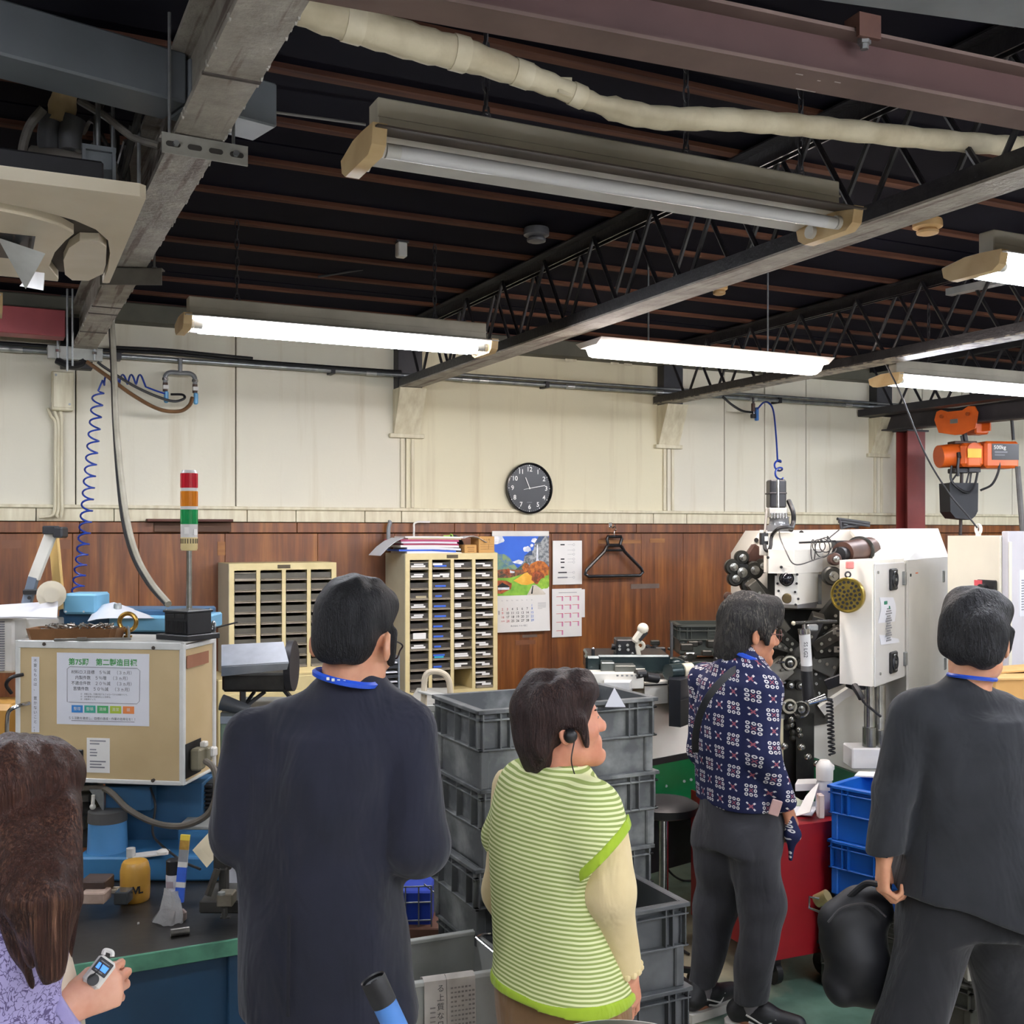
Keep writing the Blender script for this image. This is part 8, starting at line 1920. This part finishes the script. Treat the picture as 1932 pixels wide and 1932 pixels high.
mb=MB();wv=V3(J['wrr']);ax_=(wv-V3(J['elr'])).normalized();x_,y_,_=frame(ax_)
for k in range(14):mb.sphere(wv-ax_*.006+(x_*math.cos(k*2*PI/14)+y_*math.sin(k*2*PI/14))*.034,.009,8,5)
B(mb,'cuff_frill',o.data.materials[0],t,kind='stuff')
s=SDF((-.3,-.28,0),(.3,.28,.9),.008)
for q in 'lr':s.rc(J['hip'+q],J['kn'+q],.098,.084,.04);s.rc(J['kn'+q],V3(J['an'+q])-V3((0,0,.03)),.082,.072,.03,cut=((0,0,.05),(0,0,-1)))
s.column([.66,.86],[.150,.140],[.125,.11],[.015,.005],[0,0],fa,.04);s.folds(.006,15,22,18,7);s.mesh('trousers',cloth_mat('brown cotton','8a6a48','785a3b'),t)
for q in 'lr':
 a=V3(J['an'+q]);s=SDF(a-V3((.22,.22,.1)),a+V3((.26,.26,.12)),.007);shoe(s,(a.x,a.y,.01),fdv,.9);s.mesh('shoe',pm('beige sneaker','8f8474','7d7263',7,.6),t);sole((a.x,a.y,0),fdv,'sole',white_pl,t)
B(MB().tube([L_(1053,1462,0)+V3((.060*math.cos(a),.062*math.sin(a),.008*math.cos(a)))for a in[2*PI*k/30 for k in range(30)]],.005,6,closed=True),'lanyard',pm('purple lanyard','4a3f8c','3e3478',8,.5),t)
# man in the flower print shirt
t,L_=person('grey-haired man in a navy flower-print shirt standing by the red cart',1400,4.26)
skin3=skin_mat('tan skin','bd8363','a97053')
M=head_matrix(L_(1414,1196,0),1.32,-.06,.0,1.02)
fa=.95;fdv=V3((math.sin(fa),math.cos(fa),0));rdv=V3((math.cos(fa),-math.sin(fa),0));ctr_=L_(1388,1290,0)
J=dict(pelvis=L_(1390,1540,0),waist=L_(1380,1440,0),chest=L_(1380,1340,0),neck=L_(1395,1258,0),shl=ctr_-rdv*.17,shr=ctr_+rdv*.16+V3((-.02,0,-.01)),ell=ctr_-rdv*.2+V3((.02,0,-.29)),elr=L_(1440,1425,-.17),wrl=ctr_-rdv*.16+V3((.12,.05,-.5)),wrr=L_(1484,1522,-.12),hipl=L_(1362,1565,.04),hipr=L_(1422,1565,-.07),knl=L_(1350,1705,.05),knr=L_(1436,1710,-.12),anl=L_(1322,1872,.02),anr=L_(1416,1892,-.12),ftl=(.75,.55,0),ftr=(.9,-.35,0))
J['anl'].z=.09;J['anr'].z=.09
s=SDF((-.34,-.36,0),(.36,.34,1.74),.006);body(s,J,M);head(s,M)
hand(s,J['wrr'],(.35,.15,-1),fdv,(.8,-.6,.1),.55);hand(s,J['wrl'],(.3,.1,-1),fdv,(-.8,.5,0),.4)
s.mesh('body',skin3,t);pm('hair grey','4b4844','333130',60,.5);face_bits(t,M,'hair grey')
s=SDF((-.24,-.24,1.38),(.24,.24,1.76),.005)
s.ell((0,-.016,.055),(.098,.122,.112),0,M=M);s.ell((0,.05,.09),(.085,.07,.058),.03,M=M);s.ell((0,-.075,-.035),(.082,.062,.075),.035,M=M)
for sx in(-1,1):s.rc((sx*.082,.03,.03),(sx*.078,.034,-.03),.022,.010,.015,M=M)
s.ell((0,.108,-.03),(.095,.060,.078),.012,'s',M);s.ell((0,.03,-.125),(.12,.13,.068),.01,'s',M)
for sx in(-1,1):s.ell((sx*.096,-.008,-.012),(.024,.026,.038),.008,'s',M)
s.folds(.0045,18,60,110,8);s.folds(.007,19,25,40,5);s.mesh('hair',hair_mat('greying hair','1f1e1e','35322f','7d776c',.6,(150,150,30)),t)
B(MB().tube(spline([M@V3(p)for p in((.079,.0,.010),(.074,.06,.008),(.062,.106,.005))],5),.0022,6).torus(M@V3((.036,.112,.0)),.024,.0016,(M.to_3x3()@V3((.3,1,0))),20,5).torus(M@V3((-.036,.112,.0)),.024,.0016,(M.to_3x3()@V3((-.3,1,0))),20,5),'glasses',pm('thin red brown frame','6a3a34','54302a',6,.3),t)
fm=NT('flower print cotton');v=fm.coord('Object');sep=fm.n('ShaderNodeSeparateXYZ');fm.l(v,sep.inputs[0])
nz=fm.noise(v,7,2);u_=fm.math('ADD',fm.math('MULTIPLY',fm.math('ARCTAN2',fm.math('ADD',(sep,0),.02),fm.math('SUBTRACT',.03,(sep,1))),.19),fm.math('MULTIPLY',nz,.03));w_=fm.math('ADD',(sep,2),fm.math('MULTIPLY',(sep,0),.15))
CE=1/.060;U=fm.math('MULTIPLY',u_,CE);Wv=fm.math('MULTIPLY',w_,CE)
fu=fm.math('SUBTRACT',fm.math('FRACT',U),.5);fv=fm.math('SUBTRACT',fm.math('FRACT',Wv),.5)
fu=fm.math('MULTIPLY',fu,1.22);fv=fm.math('MULTIPLY',fv,1.22)
par=fm.math('MODULO',fm.math('ADD',fm.math('ADD',fm.math('FLOOR',U),fm.math('FLOOR',Wv)),400),2)
r_=fm.math('SQRT',fm.math('ADD',fm.math('MULTIPLY',fu,fu),fm.math('MULTIPLY',fv,fv)));au,av=fm.math('ABSOLUTE',fu),fm.math('ABSOLUTE',fv)
dp_=fm.math('ABSOLUTE',fm.math('SUBTRACT',au,av));pet=fm.math('MULTIPLY',fm.math('LESS_THAN',dp_,.085),fm.math('MULTIPLY',fm.math('GREATER_THAN',r_,.24),fm.math('LESS_THAN',r_,.40)));cen=fm.math('MULTIPLY',fm.math('LESS_THAN',dp_,.07),fm.math('LESS_THAN',r_,.20))
gu=fm.math('SUBTRACT',fm.math('FRACT',fm.math('MULTIPLY',fm.math('ADD',fu,.5),3.0)),.5);gv=fm.math('SUBTRACT',fm.math('FRACT',fm.math('MULTIPLY',fm.math('ADD',fv,.5),3.0)),.5)
gr_=fm.math('SQRT',fm.math('ADD',fm.math('MULTIPLY',gu,gu),fm.math('MULTIPLY',gv,gv)));dots=fm.math('MULTIPLY',fm.math('MULTIPLY',fm.math('LESS_THAN',gr_,.40),fm.math('GREATER_THAN',gr_,.17)),fm.math('MULTIPLY',fm.math('GREATER_THAN',fm.math('MAXIMUM',au,av),.167),fm.math('LESS_THAN',fm.math('MAXIMUM',au,av),.5)));cen2=fm.math('MULTIPLY',fm.math('LESS_THAN',fm.math('ABSOLUTE',fm.math('SUBTRACT',au,av)),.04),fm.math('LESS_THAN',r_,.2))
wh_=fm.math('ADD',fm.math('MULTIPLY',par,dots),fm.math('MULTIPLY',fm.math('SUBTRACT',1,par),pet));rd_=fm.math('ADD',fm.math('MULTIPLY',par,cen2),fm.math('MULTIPLY',fm.math('SUBTRACT',1,par),cen))
fm.out(fm.mix(rd_,fm.mix(wh_,lin('1a2045'),lin('d9d6d4')),lin('9a5560')),.8,0,.3);shirt_m=fm.m
k3=4.26/F;zs3=lambda y:H+(HY-y)*k3
s=SDF((-.36,-.36,.75),(.34,.34,1.48),.0062)
s.column([zs3(1515),zs3(1470),zs3(1400),zs3(1330),zs3(1285),zs3(1258)],[.178,.178,.172,.170,.150,.10],[.145,.140,.132,.13,.115,.085],[(q-1400)*k3 for q in(1398,1392,1384,1382,1386,1392)],[0]*6,fa,.03,hem=(-.06,0))
s.rc(L_(1390,1262),J['shl'],.07,.07,.05);s.rc(L_(1392,1262),J['shr'],.07,.072,.05)
s.rc(J['shr'],J['elr'],.074,.064,.03);s.rc(J['elr'],J['wrr'],.064,.046,.03,cut=(J['wrr'],V3(J['wrr'])-V3(J['elr'])));s.rc(J['shl'],J['ell'],.07,.06,.03);s.rc(J['ell'],J['wrl'],.06,.044,.03)
s.rc(L_(1393,1258),L_(1402,1240),.082,.074,.02);s.ell(M@V3((0,-.02,-.10)),(.064,.064,.06),.006,'s');s.folds(.010,41,9,22,7);s.mesh('shirt',shirt_m,t)
def outw(p):return V3((p.x-ctr_.x,p.y-ctr_.y,0.05))
B(MB().tube([L_(1398,1243)+V3((.086*math.cos(a),.090*math.sin(a),-.034*math.cos(a)+.018))for a in[2*PI*k/40 for k in range(40)]],.010,6,closed=True),'lanyard',lan_blue,t)
strap([L_(1412,1262,-.10),L_(1390,1262,-.115),L_(1368,1278,-.150),L_(1340,1310,-.160),L_(1322,1345,-.135),L_(1313,1385,-.085),L_(1312,1420,-.02)],.026,.004,pm('black strap','141518','1b1c20',8,.6),'bag_strap',t,lambda p:V3((p.x*.6-.03,-1,.15)))
s=SDF((-.36,-.36,0),(.36,.36,.98),.0068)
s.column([zs3(1590),zs3(1530),zs3(1490)],[.175,.168,.16],[.145,.14,.13],[(q-1400)*k3 for q in(1396,1397,1396)],[0]*3,fa,.04)
for q,r1,r2,r3 in(('l',.098,.082,.055),('r',.102,.088,.066)):s.rc(J['hip'+q],J['kn'+q],r1,r2,.03);s.rc(J['kn'+q],V3(J['an'+q])+V3((0,0,.0)),r2,r3,.03,cut=((0,0,.11),(0,0,-1)))
s.folds(.009,51,26,20,7);s.folds(.004,52,45,30,6);s.mesh('trousers',cloth_mat('charcoal cotton','3b3b40','2d2d32'),t)
for q in 'lr':
 a=V3(J['an'+q]);d=V3(J['ft'+q]).normalized();B(MB().cyl((a.x,a.y,.07),(a.x,a.y,.14),.043,.047,16),'sock',cloth_mat('grey sock %s'%q,'7c787c','6b676b'),t)
 s=SDF(a-V3((.24,.24,.1)),a+V3((.26,.26,.12)),.0055);shoe(s,(a.x,a.y,.014),d,.95);s.mesh('shoe',pm('black sneaker mesh','17171a','222226',30,.5),t);sole((a.x,a.y,0),d,'sole',pm('pale sneaker sole','d8d4cc','c7c2b9',7,.5),t)
 b_=V3((-d.y,d.x,0));b_=b_ if b_.y<0 else-b_
 B(MB().tube(spline([V3((a.x,a.y,.055))+d*.0+b_*.047,V3((a.x,a.y,.045))+d*.05+b_*.049,V3((a.x,a.y,.075))+d*.10+b_*.034],5),.004,5).tube(spline([V3((a.x,a.y,.08))-d*.01+b_*.046,V3((a.x,a.y,.05))+d*.06+b_*.049],4),.0035,5),'side_stripe',white_pl,t,kind='stuff')
s=SDF((0,-.35,.62),(.36,.1,.92),.0065);s.rc(L_(1489,1545,-.12),L_(1496,1575,-.12),.022,.03,.02);s.rc(L_(1496,1575,-.12),L_(1490,1620,-.12),.03,.012,.02);s.folds(.006,3,40,60,6);s.mesh('held_scarf',shirt_m,t)
B(MB().b2(-.02,.02,-.004,.004,-.03,.03,.003).xf(Matrix.Translation(L_(1463,1524,-.19))@Matrix.Rotation(.3,4,'Y')),'pocket_phone',pm('pinkish phone case','c9a6a0','b9958f',6,.4),t)
# man in the charcoal suit with a bag
t,L_=person('man in a charcoal suit walking away at right with a black bag',1790,3.0)
M=head_matrix(L_(1842,1212,.0),.62,-.10,.05,.97)
J=dict(pelvis=(.03,0,.92),waist=(.04,0,1.08),chest=(.05,.0,1.30),neck=L_(1826,1302,0),shl=L_(1722,1352,0),shr=L_(1938,1372,0),ell=L_(1684,1490,-.01),elr=L_(1975,1530,-.02),wrl=L_(1668,1612,-.03),wrr=L_(1950,1570,.22),hipl=L_(1772,1730,0),hipr=L_(1895,1735,.02),knl=L_(1712,1950,-.06),knr=L_(1915,1985,.10),anl=L_(1655,2240,-.22),anr=L_(1935,2225,.12),ftl=(-.1,1,0),ftr=(.15,1,0))
J['anl'].z=.09;J['anr'].z=.09
s=SDF((-.34,-.36,0),(.42,.44,1.78),.006);body(s,J,M);head(s,M)
hand(s,J['wrl'],(-.05,.05,-1),(.15,1,0),(-1,.1,.1),1.05,1.05);hand(s,J['wrr'],(-.4,.8,0),(0,0,1),(.8,.4,0),.5)
s.mesh('body',skin1,t);face_bits(t,M)
s=SDF((-.12,-.22,1.45),(.32,.24,1.80),.0048)
s.ell((0,-.016,.05),(.092,.115,.096),0,M=M);s.ell((0,.03,.098),(.085,.095,.050),.03,M=M);s.ell((-.03,.01,.115),(.055,.07,.035),.03,M=M);s.ell((0,-.055,-.02),(.080,.066,.066),.035,M=M)
s.ell((0,.095,-.045),(.10,.070,.080),.012,'s',M);s.ell((0,-.02,-.138),(.13,.15,.068),.01,'s',M)
for sx in(-1,1):s.rc((sx*.084,.03,.04),(sx*.082,.02,-.015),.022,.014,.015,M=M);s.ell((sx*.096,-.006,-.03),(.022,.022,.026),.008,'s',M)
s.folds(.004,28,50,90,8);s.folds(.006,29,22,35,5);s.mesh('hair',hair_mat('black wavy hair','0d0d10','1b1c20','3a3a40',.5,(140,140,30)),t)
suit=cloth_mat('charcoal suiting','2e3035','24262a',6)
k4=3.0/F;z4=lambda y:H+(HY-y)*k4;c4=lambda q:(q-1790)*k4
s=SDF((-.34,-.32,.72),(.46,.40,1.54),.0062)
s.column([z4(1705),z4(1620),z4(1500),z4(1410),z4(1350),z4(1318)],[.225,.205,.180,.19,.18,.10],[.16,.15,.135,.135,.12,.05],[c4(q)for q in(1822,1828,1834,1832,1828,1826)],[0]*6,.25,.05,hem=(-.20,.0))
s.rc(L_(1815,1318),J['shl'],.058,.070,.05);s.rc(L_(1838,1318),J['shr'],.058,.072,.05);s.rc(L_(1824,1308),L_(1830,1288),.076,.066,.025)
s.rc(J['shl'],J['ell'],.076,.066,.008);s.rc(J['ell'],J['wrl'],.064,.052,.02,cut=(J['wrl'],(0,0,-1)));s.rc(J['shr'],J['elr'],.078,.07,.02);s.rc(J['elr'],J['wrr'],.07,.052,.02,cut=(J['wrr'],V3(J['wrr'])-V3(J['elr'])))
s.ell(L_(1836,1262,.0),(.058,.058,.055),.006,'s');s.rc(L_(1742,1420,-.15),L_(1730,1620,-.18),.012,.02,.02,'s');s.folds(.010,61,7,22,7);s.folds(.003,62,30,45,7);s.mesh('suit_jacket',suit,t)
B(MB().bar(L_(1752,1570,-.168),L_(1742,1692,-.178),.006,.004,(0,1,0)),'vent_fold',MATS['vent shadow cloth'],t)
B(MB().tube([M@V3((.062*math.cos(a),-.022+.064*math.sin(a),-.098))for a in[2*PI*k/30 for k in range(30)]],.006,6,closed=True),'lanyard',lan_blue,t)
s=SDF((-.34,-.36,0),(.42,.40,1.0),.008)
for q,r1,r2,r3 in(('l',.108,.086,.07),('r',.110,.088,.072)):s.rc(J['hip'+q],J['kn'+q],r1,r2,.03);s.rc(J['kn'+q],V3(J['an'+q])-V3((0,0,.03)),r2,r3,.03,cut=((0,0,.06),(0,0,-1)))
s.column([.80,.96],[.19,.17],[.14,.13],[c4(1832),c4(1832)],[0,0],.2,.04);s.folds(.006,71,14,18,7);s.mesh('trousers',cloth_mat('dark charcoal trousers','26272b','1d1e21'),t)
for q in 'lr':
 a=V3(J['an'+q]);d=V3(J['ft'+q]).normalized();s=SDF(a-V3((.2,.24,.1)),a+V3((.22,.28,.12)),.007);shoe(s,(a.x,a.y,.01),d);s.mesh('shoe',MATS['black leather'],t);sole((a.x,a.y,0),d,'sole',black_rub,t)
hand4=mw(t)@(V3(J['wrl'])+V3((.0,.0,-.085)))
bgM=mw(t)
bt=T('bag','black soft bag carried in the suited man\'s left hand','bag',bgM@L_(1612,1885,.09),-TH)
oB=mw(bt).inverted()@bgM
s=SDF((-.19,-.16,-.04),(.19,.16,.42),.006)
Lb=lambda px,py,dd:oB@L_(px,py,dd)
for qx,qy,qr in((1588,1742,.062),(1650,1728,.055),(1582,1850,.062),(1640,1848,.062),(1618,1712,.05)):s.rc(Lb(1614,1790,.09),Lb(qx,qy,.09),.085,qr,.03)
s.folds(.012,81,26,26,6)
bagb=pm('black nylon','17181d','101116',10,.6);s.mesh('bag_body',bagb,bt)
B(MB().tube(spline([Lb(1596,1698,.08),Lb(1632,1668,.03),oB@(V3(J['wrl'])+V3((-.012,.0,-.082))),Lb(1676,1668,.03),Lb(1672,1702,.08)],8),.009,8),'handle',bagb,bt)
B(MB().tube(spline([Lb(1562,1740,.0),Lb(1590,1712,.01),Lb(1640,1706,.01),Lb(1672,1730,.01)],6),.0035,5),'zip',dark_steel,bt)
# long-haired woman at the left edge
t,L_=person('woman with long brown hair and a lavender cardigan at the left edge',20,1.8)
M=head_matrix(L_(36,1546,.0),.30,-.22,.0,.92)
fa=.8;fdv=V3((math.sin(fa),math.cos(fa),0));rdv=V3((math.cos(fa),-math.sin(fa),0));ctr_=L_(-22,1762,.02)
J=dict(pelvis=(-.03,0,.78),waist=(-.03,0,.95),chest=(-.02,.0,1.14),neck=L_(15,1705,0),shl=ctr_-rdv*.16,shr=ctr_+rdv*.13,ell=ctr_-rdv*.18+V3((0,.02,-.27)),elr=L_(-22,2010,-.10),wrl=ctr_-rdv*.16+fdv*.05+V3((0,0,-.5)),wrr=L_(126,1900,-.04),hipl=-rdv*.08+V3((-.02,0,.77)),hipr=rdv*.08+V3((-.02,0,.77)),knl=-rdv*.08+V3((-.02,0,.42)),knr=rdv*.08+V3((-.02,0,.42)),anl=-rdv*.08+V3((-.03,0,.08)),anr=rdv*.08+V3((-.03,0,.08)),ftl=fdv,ftr=fdv)
s=SDF((-.30,-.28,0),(.26,.36,1.58),.0046);body(s,J,M,b=.85);head(s,M,male=False)
hand(s,J['wrr'],(.80,.55,.22),(-.30,.1,.95),(.42,-.85,.30),1.15,.88,.04,.8);hand(s,J['wrl'],(0,.1,-1),fdv,-rdv,.4,.92)
s.mesh('body',skin_mat('fair skin','dca68c','cf9277'),t);face_bits(t,M)
s=SDF((-.22,-.26,.98),(.24,.24,1.60),.0046)
s.ell((0,-.018,.05),(.090,.112,.098),0,M=M);s.ell((0,.02,.085),(.084,.09,.058),.03,M=M)
r13=random.Random(13)
for k in range(34):
 f=(k%17)/16;back=k//17;dy=(-.05-.055*math.sin(f*PI))if not back else(.01+.03*math.sin(f*PI))
 top=L_(-42+158*f,1520+20*math.sin(f*3),dy*.6);mid=L_(-6+130*f,1700,dy*1.1-.07*(1-back));end=L_(58+58*f+r13.uniform(-5,5),1856+r13.uniform(-48,14)-26*f*f,dy*.9-.10*(1-back))
 s.rc(top,mid,.026,.019,.014);s.rc(mid,end,.019,.0055,.010)
s.folds(.0025,38,6,140,8);s.folds(.0035,39,4,50,6);s.mesh('hair',hair_mat('long brown hair','2a150f','47281d','765441',.42,(240,240,3)),t)
pmn=NT('lavender print knit');v=pmn.coord('Object');nd=pmn.n('ShaderNodeTexVoronoi',feature='DISTANCE_TO_EDGE');nd.inputs['Scale'].default_value=70;nz=pmn.noise(v,24,3,.6,1.2)
mixv=pmn.n('ShaderNodeMix',data_type='RGBA',blend_type='ADD');mixv.inputs[0].default_value=.05;pmn.l(v,mixv.inputs[6]);pmn.l((nz[0],1),mixv.inputs[7]);pmn.l((mixv,2),nd.inputs['Vector'])
e_=pmn.ramp((nd,0),[(.03,(1,1,1)),(.075,(0,0,0))]);pmn.out(pmn.mix(e_,lin('a49cc6'),lin('5d5478')),.9,0,.2);pmn.bump(pmn.noise(v,500,2),.2,.001);lav=pmn.m;lavp=cloth_mat('plain lavender knit','a8a0d0','9990c2',9)
s=SDF((-.32,-.28,.62),(.22,.30,1.34),.0056)
k5=1.8/F;z5=lambda y:H+(HY-y)*k5;c5=lambda q:(q-20)*k5
s.column([.66,.85,1.0,1.15,1.23,1.29],[.18,.17,.165,.165,.15,.09],[.135,.125,.12,.12,.11,.08],[c5(-62)]*4+[c5(-50),c5(-30)],[0]*6,fa,.03)
s.rc(J['neck'],J['shl'],.065,.062,.05);s.rc(J['neck']-V3((0,0,.03)),J['shr'],.068,.066,.05);s.rc(J['shr'],J['elr'],.066,.058,.03)
s.rc(J['elr'],J['wrr'],.058,.040,.02,cut=(J['wrr'],V3(J['wrr'])-V3(J['elr'])));s.rc(J['shl'],J['ell'],.06,.052,.03);s.rc(J['ell'],J['wrl'],.052,.038,.03);s.folds(.004,91,12,26,6)
s.mesh('cardigan',lav,t)
s=SDF((0,-.14,.95),(.16,.10,1.22),.0042);wv=V3(J['wrr']);we=(wv-V3(J['elr'])).normalized();s.rc(J['elr'],wv,.060,.0425,.0,cut=(wv+we*.004,we));s.cutplane(wv-we*.016,-we);s.mesh('cuff',lavp,t)
s=SDF((-.26,-.2,.80),(.22,.28,1.33),.0056)
s.column([.82,.95,1.10,1.20,1.28],[.13,.13,.135,.125,.09],[.115,.11,.115,.10,.07],[c5(38),c5(30),c5(5),c5(0),c5(10)],[.01,.01,0,0,0],fa,.03);s.rc(L_(-14,1668,-.04),L_(42,1790,-.085),.022,.026,.03);s.folds(.004,93,20,26,6);s.mesh('top',cloth_mat('cream knit top','d9cbb6','cbbca5'),t)
s=SDF((-.26,-.26,0),(.22,.26,.9),.010)
for q in 'lr':s.rc(J['hip'+q],J['kn'+q],.11,.085,.04);s.rc(J['kn'+q],V3(J['an'+q]),.084,.07,.03,cut=((0,0,.06),(0,0,-1)))
s.rc((-.05,0,.79),(.01,0,.79),.12,.12,.04);s.mesh('trousers',cloth_mat('dark skirt cloth','3a3a44','2e2e37'),t)
for q in 'lr':
 a=V3(J['an'+q]);s=SDF(a-V3((.22,.22,.1)),a+V3((.26,.26,.12)),.008);shoe(s,(a.x,a.y,.01),fdv,.88);s.mesh('shoe',MATS['black leather'],t);sole((a.x,a.y,0),fdv,'sole',black_rub,t)
Mh=mw(t);c=Mh@L_(188,1833,-.012)
rv=T('audio_receiver','small white and black audio receiver with a lit blue screen in the long-haired woman\'s hand','receiver',c)
Rr=Matrix.Rotation(-TH,4,'Z')@Matrix.Rotation(.62,4,'Y')@Matrix.Rotation(-.5,4,'X');rv.matrix_basis=Matrix.Translation(c)@Rr
q=1.8/F
B(MB().b2(-19*q,19*q,-.006,.006,-29*q,26*q,.005),'case',white_pl,rv);B(MB().b2(-15*q,15*q,-.0075,-.005,-5*q,22*q,.001),'bezel',black_pl,rv);B(MB().b2(-11*q,11*q,-.0085,-.007,2*q,13*q),'screen',emit('lit blue screen','3f7fe0',1.2),rv)
B(MB().b2(-9*q,7*q,-.0085,-.007,-2*q,0).b2(-9*q,9*q,-.0085,-.007,16*q,17.5*q),'screen_text',grey_ink,rv);B(MB().lathe((0,-.005,-17*q),[(0,11*q),(.003,10*q)],18,(0,-1,0)),'dial',black_pl,rv)
B(MB().tube(spline([(-14*q,0,26*q),(-16*q,0,34*q),(-4*q,0,38*q),(2*q,0,32*q)],5),.004,6),'strap_loop',white_pl,rv)
B(MB().tube(spline([(-4*q,-.010,14*q),(-2*q,-.016,0),(-8*q,-.014,-18*q)],5),.0012,5),'cord',black_rub,rv)
c=W(1178,1930,d=2.12);zt_=H-916/F*2.32
t=T('round_table','small round table, only its white rim showing along the bottom edge under the green vest','table',(c.x,c.y,0))
B(MB().lathe((0,0,zt_-.012),[(0,.192),(.004,.196),(.010,.196)],48),'table_top',pm('dark table top','3b3f40','303435',6,.4),t);B(MB().torus((0,0,zt_-.005),.197,.0032,(0,0,1),64,6),'rim',white_pl,t);B(MB().cyl((0,0,.02),(0,0,zt_-.012),.02,n=12),'post',chrome,t);B(MB().lathe((0,0,0),[(0,.16),(.012,.15),(.02,.03)],32),'base',dark_steel,t)
